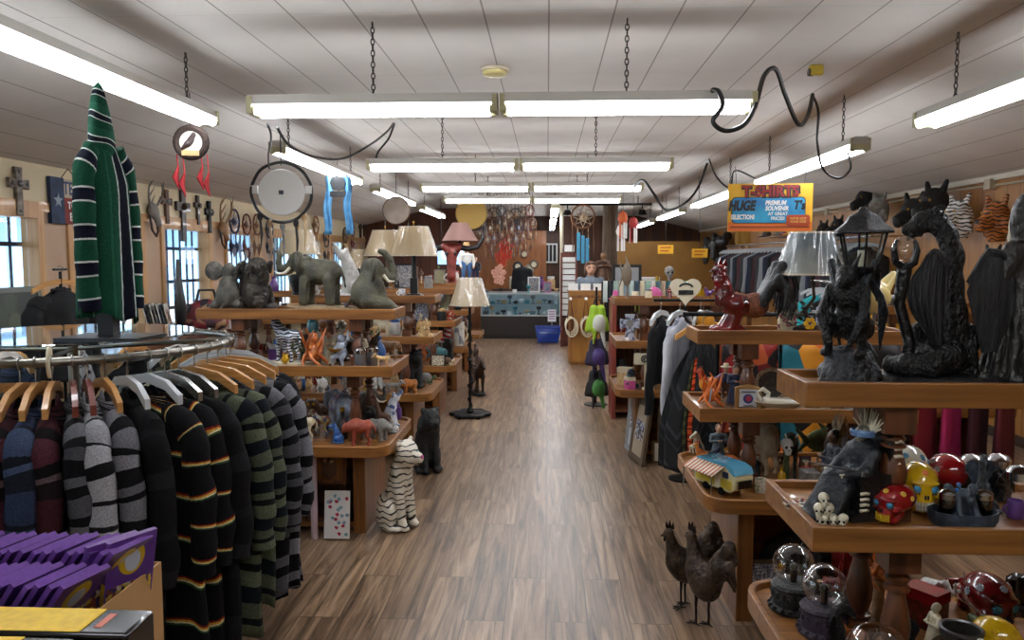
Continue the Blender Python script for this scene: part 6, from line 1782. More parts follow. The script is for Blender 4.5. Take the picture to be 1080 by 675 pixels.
tl=nt.nodes.new('ShaderNodeBsdfTranslucent');mxs=nt.nodes.new('ShaderNodeMixShader');mxs.inputs[0].default_value=.4
_ln(nt,cr.outputs[0],tl.inputs[0]);_ln(nt,bb.outputs[0],mxs.inputs[1]);_ln(nt,tl.outputs[0],mxs.inputs[2]);_ln(nt,mxs.outputs[0],nt.nodes['Material Output'].inputs['Surface'])
r0=34*Y/F
shade_parts(o,z0,z1,r0,r0*.58,m)
o=FG('coral','fox_plush','orange toy figurine with curled arms holding a striped paper on the second right stand','figurine','R2',1,741,.15,-1,-.3,ORANGE,sx=.75,sy=.7)
b=MB();b.box((.28,-.3,.4),(.02,.4,.42),(.2,.15,.6));b.build('paper',stripes('lined_paper',[(0,'#c7d4e3'),(.75,'#39424e')],6,1,.6,0,.05),o)
FG('hen','hen_figurine','red and blue painted hen figurine behind the orange toy figurine','figurine','R2',1,747,.17,LEFT,.3,patches('painted_hen',['#b3391f','#2f4d86','#b3391f','#c98a2b'],5),mats={'leg':YELLOW,'comb':REDP})
FG('cowboy','figurine','figurine with a pale yellow hat behind the wooden photo plaque','figurine','R2',1,765,.17,FRONT,.4,[NAVY,BROWN,BLACK,FLESH,BROWN],mats={'hat':CREAMR})
FG('robed','figurine','figurine in a dark blue cloak beside the pale yellow hat figurine','figurine','R2',1,775,.18,FRONT,.2,[NAVY,NAVY,BLACK,FLESH,BLACK],mats={'base':BROWN})
Y,z=shelf('R2',1,-.55)
o=thing('photo_plaque','light wooden plaque holding a white card with a round emblem','plaque',(on(788,Y,z).x,Y,z+.0005),-.05);reg(on(788,Y,z).x,Y,z,.06,.05,.11);reg(on(822,Y,z).x,Y,z,.12,.07,.08)
b=MB();b.plate([(-.056,0),(.056,0),(.056,.095),(0,.112),(-.056,.095)],-.012,.012);b.bx(-.04,.04,.012,.05,0,.012);b.build('board',wood('pale_board','#8a6334','#b48a52','z'),o,bevel=.002)
b=MB();b.bx(-.038,.038,-.0165,-.013,.008,.088);b.build('card',pm('grey_white_card','#bfc2c8',.5),o)
b=MB();b.lathe([(0,0),(.022,0),(.022,.0025),(0,.0025)],(0,0,0),24,Matrix.Translation((0,-.0165,.046))@Matrix.Rotation(pi/2,4,'X'));b.build('emblem',pm('emblem_blue','#2c3a6d',.4),o)
b=MB();b.lathe([(0,0),(.013,0),(.013,.0015),(0,.0015)],(0,0,0),20,Matrix.Translation((.001,-.0195,.047))@Matrix.Rotation(pi/2,4,'X'));b.build('emblem_centre',pm('emblem_red','#9d3245',.4),o)
b=MB();b.bx(-.03,.03,-.0195,-.0165,.075,.080);b.bx(-.022,.022,-.0195,-.0165,.012,.016);b.build('printed_line',pm('print_grey','#4a4c58',.5),o)
o=thing('yellow_ruler','pale yellow wooden stick standing behind the photo plaque','stick',on(790,*shelf('R2',1,-.2)))
b=MB();b.box((0,0,.09),(.016,.006,.18),(0,.05,0));b.build('stick',pm('pale_yellow_wood','#cdb35c',.5),o)
o=FG('plate_stand','turkey_feather_fan','round dark brown feather fan plate standing on the second right stand','plate','R2',1,813,.165,FRONT,.2,patches('feather_rings',['#1a120c','#2c1d12','#22160e','#3c2a1a'],16),mats={'easel':BLACK})
b=MB();M=Matrix.Translation((0,0,.52))@Matrix.Rotation(R(78),4,'Y')
b.lathe([(.38,.052),(.47,.075),(.49,.06),(.4,.04)],(0,0,0),30,M,closed=True);b.build('rim',pm('fan_edge','#6a4a30',.6,col2='#a08c70',scale=20),o)
o=thing('serving_dish','white cow print oval serving dish on the second right stand','dish',on(822,*shelf('R2',1,-.6)),0)
o.location.z+=.0005
b=MB();b.lathe([(0,0),(.06,0),(.1,.025),(.118,.034),(.118,.04),(.1,.034),(.055,.012),(0,.012)],seg=36,sy=.6);b.build('dish',pm('cream_ceramic','#d8d0ba',.2,coat=.6),o)
b=MB();b.box((.0,.0,.031),(.15,.055,.035),(0,.06,0));b.build('butter_lid',COWP,o,bevel=.01)
b=MB();b.tube([(-.085,0,.04),(-.105,0,.075),(-.075,0,.09),(-.05,0,.07),(-.055,0,.05)],.011,8);b.build('handle',COWP,o)
FG('pig','cow_figurine','cream and black cow shaped creamer at the right end of the cow print dishes','figurine','R2',1,862,.075,RIGHT,.2,COWP)
FG('mug','glass_mug','small clear glass mug in front of the cow shaped creamer','mug','R2',1,866,.055,RIGHT,-.5,CLEARG,mats={'handle':CLEARG})
o=FG('tortoise','car_figurine','shiny yellow toy car at the right end of the second right stand','toy car','R2',1,886,.07,RIGHT,-.1,[YELLOW,YELLOW])
for i,(px,kd,h,m_,lab)in enumerate(((806,'box',.07,SILVER,'silver box behind the feather fan plate'),(840,'hen',.12,COWP,'black and white hen figurine behind the cow print dish'),(905,'jar',.12,CREAMR,'cream jar on the second right stand beside the yellow toy car'),(926,'owl',.12,BROWN2,'brown owl figurine at the far right of the second right stand'),(944,'vase',.16,BLUE,'blue vase at the far right of the second right stand'))):
 FG(kd,kd if kd in('box','jar','vase')else kd+'_figurine',lab,'figurine','R2',1,px,h,FRONT,.4,m_,mats={'lid':SILVER,'leg':YELLOW,'comb':REDP,'eye':BLACK})
Y,z=shelf('R2',0,-.55)
reg(on(762,Y,z).x,Y,z,.1,.13,.14)
o=thing('toy_caravan','ceramic toy caravan, cream and yellow with blue roof and striped awning','caravan ornament',(on(762,Y,z).x,Y,z+.0005),R(-62))
side=[(-.13,.02),(.1,.02),(.13,.04),(.14,.09),(.12,.125),(.08,.135),(-.1,.135),(-.13,.115),(-.14,.06)]
b=MB();b.plate(side,-.05,.05);b.build('body',pm('caravan_cream','#cfc79a',.25,coat=.6),o,bevel=.006)
b=MB();b.plate([(x*1.004+.001*0,z_+.004)for x,z_ in[(.137,.1),(.12,.127),(.08,.137),(-.1,.137),(-.132,.118),(-.125,.11),(-.1,.125),(.075,.124),(.125,.095)]],-.052,.052);b.build('roof',pm('caravan_blue','#4f90ab',.25,coat=.6),o)
b=MB();b.bx(-.12,.115,-.0525,-.05,.035,.075);b.bx(-.12,.115,.05,.0525,.035,.075);b.build('yellow_band',pm('caravan_yellow','#c9b542',.3),o)
for x in(-.09,-.03,.06):
 b=MB();b.bx(x,x+.032,-.054,-.05,.082,.108);b.build('window',NAVY,o)
b=MB();b.bx(.01,.045,-.0535,-.05,.03,.112);b.build('door',CREAMR,o)
b=MB();b.bx(.138,.144,-.035,.035,.045,.08);b.build('rear_window',BLACK,o)
for x in(-.05,.05):
 for s in(-1,1):
  b=MB();b.cyl((x,s*.04,.018),(x,s*.054,.018),.018,seg=14);b.build('wheel',BLACK,o)
b=MB();b.sheet(lambda u,v:(-.13+.2*u,-.05-.07*v,.128-.035*v),10,3);b.build('awning',stripes('awning_stripes',[(0,'#b96b4a'),(.5,'#d9d2c0')],9,0,.5,0,.05),o,solid=.004)
b=MB();b.cyl((-.125,-.118,0),(-.125,-.118,.094),.003,seg=6);b.build('awning_pole',SILVER,o);b=MB();b.cyl((.065,-.118,0),(.065,-.118,.094),.003,seg=6);b.build('awning_pole',SILVER,o)
b=MB();b.lathe([(0,.04),(.1,.02)],seg=4);
FG('pig','pig_statue','large beige pig statue seen from behind on the lowest shelf by the turned post','statue','R2',0,806,.255,AWAY+.5,.2,pm('beige_pig','#a08d74',.6,col2='#b8a78c',scale=5),sx=.55,sy=.62)
FG('cow','cow_figurine','black and white cow figurine in a dark green coat beside the beige pig','figurine','R2',0,833,.22,FRONT-.3,.0,pm('dark_green_coat','#131a14',.5,col2='#26301f',scale=6),mats={'horn':IVORY},sx=.8,sy=.8)
h_=FG('small_skull','cow_mask','white cow head ornament in front of the dark green coat cow','figurine','R2',0,829,.075,FRONT,-.2,WHITEFUR,mats={'eye':BLACK},dz=.14)
o=thing('mask_stand','short dark post holding the white cow head ornament','stand',on(829,*shelf('R2',0,-.2)))
b=MB();b.lathe([(0,0),(.035,0),(.035,.01),(.012,.02),(.012,.139),(0,.139)],seg=14);b.build('post',GREENR,o)
FG('horse_rear','horse_figurine','pale rearing horse figurine at the back left of the lowest right shelf','figurine','R2',0,726,.19,LEFT+.4,.35,CREAMR,mats={'base':BROWN},sx=.8,sy=.8)
FG('hen','hen_figurine','orange and navy hen figurine at the back of the lowest shelf behind the caravan','figurine','R2',0,740,.17,LEFT,.2,[patches('orange_navy',['#c77a26','#1f2a44','#2a3450','#b8651f'],4)],mats={'leg':YELLOW,'comb':REDP})
FG('robed','nativity_figurine','small blue and grey robed figurine behind the caravan','figurine','R2',0,757,.2,FRONT,.3,[pm('grey_blue_robe','#56646c',.5),NAVY,BLACK,FLESH,BROWN],mats={'base':BROWN})
FG('box','yellow_box','yellow box behind the caravan roof','box','R2',0,771,.085,.2,.2,YELLOW,mats={'lid':ORANGE})
FG('cat_sit','cat_figurine','white and black cat figurine behind the yellow box','figurine','R2',0,777,.13,FRONT,.45,COWP)
FG('jar','jar','grey jar behind the caravan awning','jar','R2',0,751,.1,0,.0,GREYR,mats={'lid':SILVER})
FG('mug','cup','small white cup with flowers in front of the beige pig','cup','R2',0,802,.062,RIGHT,-.6,blotch('flowered_cup','#cfcabd','#6d8a5c',5,.6,.2,.6),mats={'handle':WHITE})
FG('small_skull','bird_figurine','little silver bird ornament at the left edge beside the caravan awning','figurine','R2',0,735,.05,LEFT,-.35,SILVER,mats={'eye':BLACK})
FG('standing','figurine','little figurine in red behind the shelf of the throne skeleton','figurine','R2',0,850,.13,FRONT,-.4,[REDP,NAVY,BLACK,FLESH,BROWN],mats={'base':BROWN})
FG('standing','figurine','little figurine in brown beside the figurine in red','figurine','R2',0,863,.13,FRONT,-.4,[BROWN2,BROWN,BLACK,FLESH,BROWN],mats={'base':BROWN})
FG('jar','jar','pale blue jar beside the figurine in brown','jar','R2',0,874,.11,0,-.3,BLUEGRY,mats={'lid':BLUE})
FG('fish','fish_figurine','moss green fish figurine behind the little figurines','figurine','R2',0,868,.22,.2,.3,GREENR)
for px,py,Yr,h,rz,lab in((722,628,3.47,.41,LEFT+.15,'rusty metal rooster standing on the floor, the farther of the pair, head at left'),(742,655,3.28,.44,LEFT-1.0,'feathered metal rooster standing on the floor, the nearer of the pair')):
 p=on(px,Yr,0)
 fig('rooster','metal_rooster',lab,'statue',(p.x,Yr,.001),h,rz,{'body':COPPERM,'leg':pm('rust_iron','#221a16',.6,.6),'comb':pm('rust_iron','#221a16',.6,.6),'eye':EYEB},sx=.8,sy=.8)
p=on(812,3.6,.06)
fig('bear_walk','bear_statue','black bear statue standing under the second right stand','statue',(p.x+.12,3.52,.062),.28,LEFT,{'body':BLKFUR,'eye':EYEB},sx=.8,sy=.8)
o=fig('picture_frame','picture_frame','rustic picture frame with a sunflower leaning under the second right stand','picture frame',(on(806,3.36,.06).x,3.36,.062),.21,FRONT,{'body':wood('rustic_frame','#2c2118','#57432e','z'),'picture':PHOTO[3],'easel_back':BLACK})
b=MB()
for k in range(12):b.tube([(.04,.3,.88),(.045,.3+.12*math.cos(k*pi/6),.88+.12*math.sin(k*pi/6))],[.03,.012],6,flat=.4)
b.ball((.05,.3,.88),(.03,.05,.05),10);b.build('sunflower',YELLOW,o)
o=fig('box','tissue_box','stack like pink and white gift box on the lowest shelf beside the hanging ponchos','box',on(664,6.15,.5605),.1,.3,{'body':PINK,'lid':CREAMR})
fig('box','gift_box','tan flat gift box behind the pink and white box','box',on(660,6.4,.5605),.14,1.2,{'body':TAN,'lid':pm('pale_card','#cbb99a',.6)})
o=thing('bracket_ornament','tall white carved scroll bracket ornament on the lowest shelf beside the ponchos','ornament',on(683,6.12,.5605),0)
hz=(410-371)*6.12/F
b=MB();b.bx(-.03,.03,-.03,.03,0,hz-.09);b.bx(-.05,.05,-.04,.04,0,.025);b.bx(-.11,.06,-.035,.035,hz-.09,hz);b.build('body',CREAMR,o,bevel=.006)
b=MB();sp_=[(-.03+.034*(1-t/26)*math.cos(t*.5),-.038,hz-.045+.034*(1-t/26)*math.sin(t*.5))for t in range(24)];b.tube(sp_,.006,6);b.build('scroll',BLACKR,o)
fig('fish','fish_ornament','blue grey fish ornament leaning by the white scroll bracket','figurine',on(669,6.3,.5605),.26,1.2,{'body':pm('blue_grey_resin','#2f4450',.5),'eye':EYEB},sx=.6,tilt=(0,-.9))
Y=5.97;p=at(680,326,Y)
def cross_mb(w,h,t,flare=.0,y=.35,th=.02):
 b=MB()
 a=t/2;f=a*(1+flare)
 zc=h*(1-y)
 b.plate([(-f,0),(f,0),(a,zc-a),(w/2,zc-f),(w/2,zc+f),(a,zc+a),(f,h),(-f,h),(-a,zc+a),(-w/2,zc+f),(-w/2,zc-f),(-a,zc-a)],-th/2,th/2)
 return b
YC,zc_=shelf('R3',1,-.6)
p=on(664,YC,zc_)
o=thing('decorated_cross','pale blue grey decorated cross standing on the shelf beside the red bookcase','cross',(p.x,YC,zc_+.0005))
cross_mb(.155,.22,.06,.35).build('cross',blotch('lace_pattern','#b9c0cf','#5b6178',32,.56,.4,.3),o,bevel=.004)
b=MB();b.cyl((0,-.012,.145),(0,-.02,.145),.03,seg=16);b.bx(-.05,.05,.0,.05,0,.012);b.build('boss',GREYR,o)
FG('small_skull','white_stone','smooth white oval soap in front of the decorated cross','ornament','R3',1,661,.04,FRONT,-.85,WHITE,mats={'eye':WHITE},parts=False)
FG('box','wooden_box','small wooden box behind the decorated cross','box','R3',1,680,.16,FRONT,.3,OAKZ,mats={'lid':OAK})
FG('box','wooden_box','dark wooden box right of the small wooden box','box','R3',1,697,.15,FRONT,.3,TURN,mats={'lid':TURN})
FG('jar','candle_jar','clear candle jar with a pale label on the top of the third right stand','jar','R3',2,684,.09,0,-.3,CREAMR,mats={'lid':SILVER})
FG('robed','figurine','dark red figurine on the third right stand top','figurine','R3',2,706,.12,FRONT,-.4,[REDGL,REDGL,BLACK,FLESH,BLACK],mats={'base':BLACK})
o=FG('fish','rifle_ornament','driftwood branch ornament standing on the third right stand top','ornament','R3',2,661,.36,0,.2,wood('grey_branch','#4f4336','#8b7c69','z',2),sx=.25,sy=.5,parts=False)
for k,(px,w_,h_,tlt,m_,lab,Yf)in enumerate(((668,.34,.5,-.14,'#5a4a38','tan framed picture leaning on the end of the third right stand',6.02),(663,.3,.56,-.1,'#8b8f93','grey plastic wrapped picture leaning behind the tan framed picture',6.3))):
 o=thing('leaning_picture',lab,'picture',(on(px,Yf,0).x+.02,Yf,.006),R(-78))
 b=MB()
 M=Euler((tlt,0,0)).to_matrix().to_4x4()
 f_=MB()
 for bx_ in((-w_/2,w_/2,0,.05),(-w_/2,w_/2,h_-.05,h_),(-w_/2,-w_/2+.05,.05,h_-.05),(w_/2-.05,w_/2,.05,h_-.05)):f_.bx(bx_[0],bx_[1],-.012,.012,bx_[2],bx_[3])
 f_.build('frame',pm('leaning_frame_%d'%k,m_,.5),o,rot=(tlt,0,0))
 q=MB();q.bx(-w_/2+.05,w_/2-.05,-.006,.006,.05,h_-.05);q.build('mat_board',pm('mat_board_%d'%k,'#a79a84' if k==0 else '#b9bcc0',.6),o,rot=(tlt,0,0))
 q=MB();q.bx(-w_/4,w_/4,-.009,-.006,h_*.35,h_*.65);q.build('print',PHOTO[3],o,rot=(tlt,0,0))
o=fig('picture_frame','picture_frame','small framed picture with a dark motif on the floor under the hanging ponchos','picture frame',(on(700,6.0,0).x,6.0,.001),.17,FRONT,{'body':wood('olive_frame','#4a3a22','#74603c','z'),'picture':blotch('framed_motif','#cfcabb','#26221c',3.2,.62),'easel_back':BLACK},sy=1.35)
o=thing('pale_board','pale plain board leaning above the small framed picture','board',(on(704,6.2,0).x,6.22,.175),0)
o.location.z=.001
b=MB();b.box((0,0,.2),(.16,.012,.4),(-.08,0,0));b.build('board',pm('raw_board','#9c8a74',.7),o)
RC=Vector((-1.965,3.08,0));RZ,RR=1.25,.616
STEEL=pm('brushed_steel_tube','#8b8880',.28,.9)
o=thing('clothes_rack','round chrome clothes rack carrying dark striped pullovers, at the left edge','clothes rack',RC)
b=MB()
b.tube([(RR*math.cos(2*pi*k/72),RR*math.sin(2*pi*k/72),RZ)for k in range(72)],.016,10,closed=True)
b.build('ring',STEEL,o)
b=MB()
b.cyl((0,0,.05),(0,0,1.285),.02)
b.build('pole',STEEL,o)
for k in range(4):
 b=MB()
 a=k*pi/2+.4
 b.tube([(0,0,RZ-.02),(RR*math.cos(a),RR*math.sin(a),RZ)],.009,6)
 b.build('spoke',STEEL,o)
 b=MB();b.tube([(0,0,.09),(.5*math.cos(a),.5*math.sin(a),.03),(.52*math.cos(a),.52*math.sin(a),0)],.014,6);b.build('foot',STEEL,o)
g=tag(MB().lathe([(0,0),(.475,0),(.48,.004),(.475,.008),(0,.008)],seg=64).build('glass_disc',thin_glass('tabletop_glass','#dfeae8',.35,.03),loc=(RC.x,RC.y,1.2885)),'round glass top resting over the clothes rack','glass disc')
for a,lab in((R(-122),'white plastic size divider ring on the rack tube, at the left edge'),(R(-64),'white plastic size divider ring on the rack tube, facing the aisle')):
 d=MB();M=Matrix.Translation((RR*math.cos(a),RR*math.sin(a),RZ))@Matrix.Rotation(a,4,'Z')@Matrix.Rotation(pi/2,4,'X')
 d.lathe([(.02,-.004),(.055,-.004),(.055,.004),(.02,.004)],(0,0,0),28,M,closed=True)
 tag(d.build('size_divider',CREAMR,loc=RC),lab,'divider')
HOOK=pm('hanger_wire','#a9a9a6',.25,.9)
HWOOD=wood('hanger_wood','#a9743c','#cf9a59','x',2,.4,.3)
HWOODR=wood('hanger_wood_red','#5a1f14','#7d3322','x',2,.4,.3)
HPLAST=pm('clear_hanger','#c5c9cc',.2)
HANG={}
def hanger_mesh():
 if HANG:return HANG
 b=MB()
 arc=[(-.2,-.062),(-.12,-.018),(0,.0),(.12,-.018),(.2,-.062)]
 up=[(x,z+.018)for x,z in arc];lo=[(x,z-.016)for x,z in arc]
 b.plate(lo+up[::-1],-.009,.009)
 HANG['bar']=b.mesh('hanger_bar')
 h=MB();pts=[(0,0,.01),(0,0,.07)]+[(.022-.022*math.cos(t),0,.07+.022*math.sin(t)*1.0+.0)for t in np.linspace(.3,3.9,10)]
 pts=[(0,0,.012),(0,0,.055)]+[(.019*(1-math.cos(t))-.019+.0,0,.078-.019*math.cos(t+pi)+0)for t in()]
 c=.083
 pts+=[(.021*math.sin(t),0,c-.021*math.cos(t))for t in np.linspace(0,4.2,12)]
 h.tube(pts,.0026,6)
 HANG['hook']=h.mesh('hanger_hook')
 return HANG
def hanger(pos,rz,m,label,group=None):
 ms=hanger_mesh()
 o=thing('clothes_hanger',label,'hanger',pos,rz,group)
 for n in('bar','hook'):
  c=bpy.data.objects.new(n,ms[n]);COL.objects.link(c);c.parent=o
  if not ms[n].materials:ms[n].materials.append(None)
  c.material_slots[0].link='OBJECT';c.material_slots[0].material=m if n=='bar' else HOOK
 return o
GM={}
def garment_mesh(seed,L=.78,W=.25,hood=True,rad=0):
 "pullover hanging in the local XZ plane, neck at the origin"
 key=(seed,L,W,hood,rad)
 if key in GM:return GM[key]
 r=random.Random(seed)
 ph=[r.uniform(0,6)for _ in range(8)]
 def body(u,v):
  a=2*pi*u
  z=-.015-L*v
  w=(.07+(W-.07)*min(1,(v/.14))**.55)if v<.14 else W*(1+.10*(v-.14))
  z-=.07*(abs(math.cos(a)))**1.5*max(0,1-v*4)
  t=.028+.05*min(1,v*5)*(1+.15*math.sin(v*3+ph[3]))
  c,s_=math.cos(a),math.sin(a)
  fold=1+.22*math.sin(5*a+ph[0]+v*1.5)*min(1,v*1.4)+.14*math.sin(9*a+ph[1]-v*2)*min(1,v*1.2)
  return(w*c*(1+.05*math.sin(7*v+ph[2])*v),t*s_*fold+.012*math.sin(3*c+ph[4])*v,z+.012*math.sin(4*a+ph[5])*v)
 b=MB();b.sheet(body,48,22)
 sl=[]
 for s in(-1,1):
  m=MB()
  pts=[(s*.12,0,-.10),(s*(W-.045),0,-.125),(s*(W+.0),.004,-.2),(s*(W+.025),.01*s,-.36),(s*(W+.03),.016,-.52),(s*(W+.02),.012,-.66)]
  n=20
  q=[]
  for i in range(n+1):
   f=i/n*(len(pts)-1);k=min(int(f),len(pts)-2);t=f-k
   p=Vector(pts[k]).lerp(Vector(pts[k+1]),t)
   q.append(p+Vector((.006*math.sin(i*1.3+ph[6]),.006*math.sin(i*.9+ph[7]),0)))
  rr=[.052+.022*min(1,i/5)+.0025*math.sin(i*1.7+ph[5])-.012*(i/n)for i in range(n+1)]
  m.tube(q,rr,14,flat=.72)
  sl.append(m.mesh('sleeve'))
 hd=MB()
 if hood:
  hd.sheet(lambda u,v:((.085+.03*math.sin(pi*v))*math.cos(2*pi*u),(.05+.035*math.sin(pi*v))*math.sin(2*pi*u)+.03*v,-.045-.14*v*(.6+.4*math.sin(2*pi*u))),24,8)
 else:
  hd.tube([(.06*math.cos(t),.03*math.sin(t),-.037)for t in np.linspace(0,2*pi,18)[:-1]],.012,6,closed=True)
 ms=(b.mesh('garment_body',180),sl,hd.mesh('hood',180))
 if rad:
  for me in[ms[0],ms[2]]+sl:
   for v in me.vertices:v.co.y*=.45*(1+.95*v.co.x/rad)
 GM[key]=ms
 return GM[key]
def garment(name,label,cat,pos,rz,mats,seed=1,L=.78,W=.25,hood=True,group=None,sleeves=True,rad=0):
 body,sl,hd=garment_mesh(seed,L,W,hood,rad)
 def put(me,nm,m,parent):
  c=bpy.data.objects.new(nm,me);COL.objects.link(c)
  if not me.materials:me.materials.append(None)
  c.material_slots[0].link='OBJECT';c.material_slots[0].material=m
  if parent:c.parent=parent
  return c
 o=put(body,name,mats[0],None)
 mo=o.modifiers.new('Solidify','SOLIDIFY');mo.thickness=.006;mo.offset=0
 o.location=pos;o.rotation_euler=(0,0,rz)
 if sleeves:
  for me in sl:put(me,'sleeve',mats[1],o)
 c=put(hd,'hood' if hood else 'collar',mats[2]if len(mats)>2 else mats[0],o)
 return tag(o,label,cat,group)
K='#101013'
ST={'charcoal':([(0,'#4d4d52'),(.18,K),(.30,'#5e5e63'),(.44,'#1a1a1d'),(.52,'#45454a'),(.62,K),(.8,'#56565b'),(.9,K)],2.2),'grey':([(0,'#737378'),(.22,K),(.34,'#6a6a70'),(.5,'#141416'),(.56,'#7a7a80'),(.7,K),(.86,'#5d5d62'),(.94,K)],2.0),'olive':([(0,'#4a4f40'),(.14,'#14181a'),(.2,'#555b49'),(.36,'#10161b'),(.55,'#4d5343'),(.63,K),(.7,'#575d4a'),(.84,'#10161b')],2.3),'navy':([(0,'#2c364e'),(.3,'#171b24'),(.36,'#37435c'),(.62,'#141820'),(.7,'#3d4a64'),(.78,'#1a1e28')],2.4),'rasta':([(0,K),(.34,'#7c1f14'),(.39,'#c79a3a'),(.44,'#d9cfa8'),(.47,'#33502d'),(.52,K)],6.0),'white':([(0,'#9a9a9e'),(.3,K),(.36,'#8e8e93'),(.6,'#19191c'),(.66,'#a2a2a6'),(.86,K)],2.6),'burgundy':([(0,'#3a1b22'),(.3,'#141013'),(.4,'#4b2730'),(.62,'#121012'),(.75,'#5b4b50'),(.82,'#1a1216')],2.2),'black':([(0,'#111113'),(.4,'#18181b'),(.5,'#111113'),(.8,'#1f1f22')],2.0),'lime':([(0,'#151a12'),(.3,'#5d7a2a'),(.38,'#171c14'),(.6,'#41561f'),(.68,'#121510')],2.4),}
def smat(k):return stripes('cloth_'+k,ST[k][0],ST[k][1])
def smat_h(k):
 return stripes('cloth_side_'+k,ST[k][0],ST[k][1]*1.0+.3,1)
desc={'charcoal':'charcoal and black striped','grey':'grey and black banded','olive':'olive grey and black striped','navy':'dark navy striped','rasta':'black with thin red, yellow and green bands','white':'black and pale grey striped','burgundy':'dark burgundy striped','black':'plain black woven','lime':'black and lime green striped'}
seq=[(-79,'lime','wood'),(-73,'burgundy','wood'),(-68,'navy','wood'),(-63,'burgundy','wood'),(-58,'charcoal','red'),(-53,'white','red'),(-48,'grey','wood'),(-42,'black','clear'),(-35.5,'rasta','clear'),(-29,'rasta','wire'),(-22.5,'black','wire'),(-16,'olive','wood'),(-8,'olive','wood'),(0,'charcoal','wood'),(8,'grey','wood'),(16,'grey','wood'),(28,'black','clear'),(42,'navy','clear'),(54,'charcoal','wood'),(75,'olive','clear'),(98,'black','wood'),(120,'white','clear'),(145,'navy','wood'),(168,'charcoal','wood'),(188,'black','clear')]
HM={'wood':HWOOD,'red':HWOODR,'clear':HPLAST,'wire':HOOK}
HN={'wood':'light wooden','red':'dark red wooden','clear':'clear plastic','wire':'grey wire'}
cnt={}
poslab=['outermost at the left edge','second from the left edge','third from the left edge','fourth from the left edge','fifth from the left edge','sixth from the left edge','seventh from the left edge','left of the thinly banded pair','left of the pair banded red, yellow and green','right of the pair banded red, yellow and green','fifth from the right end','fourth from the right end','third from the right end','second last before the right end','rightmost in front, nearest the aisle','at the right end behind the rightmost']
back_i=0
far=['first one round the back','second round the back','third round the back','fourth round the back','fifth round the back','sixth round the back','seventh round the back','eighth round the back','last one round the back']
NF=len(poslab)
for i,(deg,k,hm)in enumerate(seq):
 a=R(deg)+R(rnd.uniform(-.8,.8))
 pos=RC+Vector((RR*math.cos(a),RR*math.sin(a),RZ-.083))
 tilt=rnd.uniform(-.04,.04)
 pl=poslab[i]if i<len(poslab)else far[i-len(poslab)]
 hanger(pos,a+tilt,HM[hm],'%s hanger on the round rack, %s'%(HN[hm],pl),'hangers on the round rack')
 sc=1+.05*(i%3)
 garment('hooded_pullover','%s pullover on the round rack, %s'%(desc[k]if k!='rasta' else 'black',pl),'pullover',pos+Vector((0,0,-.012)),a+tilt,[smat(k),smat(k),smat(k)],seed=i%7+1,L=.93+.06*(i%4)/3 if i<NF else.75,W=.25+.012*(i%3),group='pullovers on the round rack',rad=RR)
Y=2.86
px0=115
pz=lambda py:at(px0,py,Y).z
p=at(px0,345,Y)
cx=p.x
o=thing('display_bust','black bust stand with flat plate base on the glass top under the green pullover','bust stand',(cx,Y,1.2968))
b=MB();b.bx(-.15,.17,-.11,.11,0,.012);b.build('base_plate',pm('grey_plate','#3c3d40',.3,.5),o)
b=MB();b.bx(-.03,.03,-.025,.025,.012,.12);b.cyl((0,0,.1),(0,0,.5),.018);b.build('post',BLACK,o)
b=MB();me=blob('bust',[El((0,0,.45),(.04,.04,.15)),Cp((0,0,.5),(0,0,.8),.03,.02)],36,.04,cut=None);me.materials.append(BLACK);place(me,'torso_form',o)
GREEN=[(0,'#154634'),(.24,'#c9cfc9'),(.29,'#101524'),(.62,'#c9cfc9'),(.67,'#154634')]
gs=stripes('green_sleeve',GREEN,4.6,1,wob=.005);
gb=stripes('green_body',[(0,'#154634'),(.12,'#235a44'),(.16,'#154634'),(.3,'#b9c2bc'),(.33,'#0f1420'),(.5,'#b9c2bc'),(.53,'#123d2c'),(.75,'#5f8f78'),(.78,'#154634')],3.0,0,wob=.01)
gh=stripes('green_hood',[(0,'#1f5540'),(.35,'#c9cfc9'),(.4,'#10161f'),(.62,'#c9cfc9'),(.66,'#154634')],3.2,1,wob=.01)
H0=1.0
def gz(py):return at(px0,py,Y).z-1.2968
zt,zs_,zb_=gz(86),gz(150),gz(335)
pull=MB()
def gf(u,v):
 a=2*pi*u
 z=zs_+(zb_-zs_)*v
 w=.07+.10*min(1,v/.2)**.6 if v<.2 else.17*(1+.18*(v-.2))
 d=.05+.06*min(1,v/.25)+.02*v
 f=1+.10*math.sin(6*a+1)*v+.06*math.sin(11*a+2*v)*v
 return(w*math.cos(a)*f,d*math.sin(a)*f,z+.012*math.sin(5*a)*v-.02*v*math.cos(a))
pull.sheet(gf,60,26)
go=pull.build('hooded_pullover',gb,loc=(cx,Y,1.2968),rot=1.22,solid=.006,angle=180)
go.scale=(.6,.58,1)
tag(go,'green, white and navy striped hooded pullover displayed upright on the glass top','pullover')
for s in(-1,1):
 m=MB()
 pts=[Vector((s*.09,-.02,zs_-.03)),Vector((s*.15,-.02,zs_-.12)),Vector((s*.165,-.03,zs_-.3)),Vector((s*.165,-.035,zs_-.48)),Vector((s*.155,-.04,zs_-.63))]
 q=[];n=18
 for i in range(n+1):
  f=i/n*4;k=min(int(f),3);q.append(pts[k].lerp(pts[k+1],f-k))
 m.tube(q,[.055+.018*min(1,i/4)-.004*math.sin(i*1.4)for i in range(n+1)],16,flat=.8)
 m.build('sleeve',gs,go,angle=180)
hd=MB()
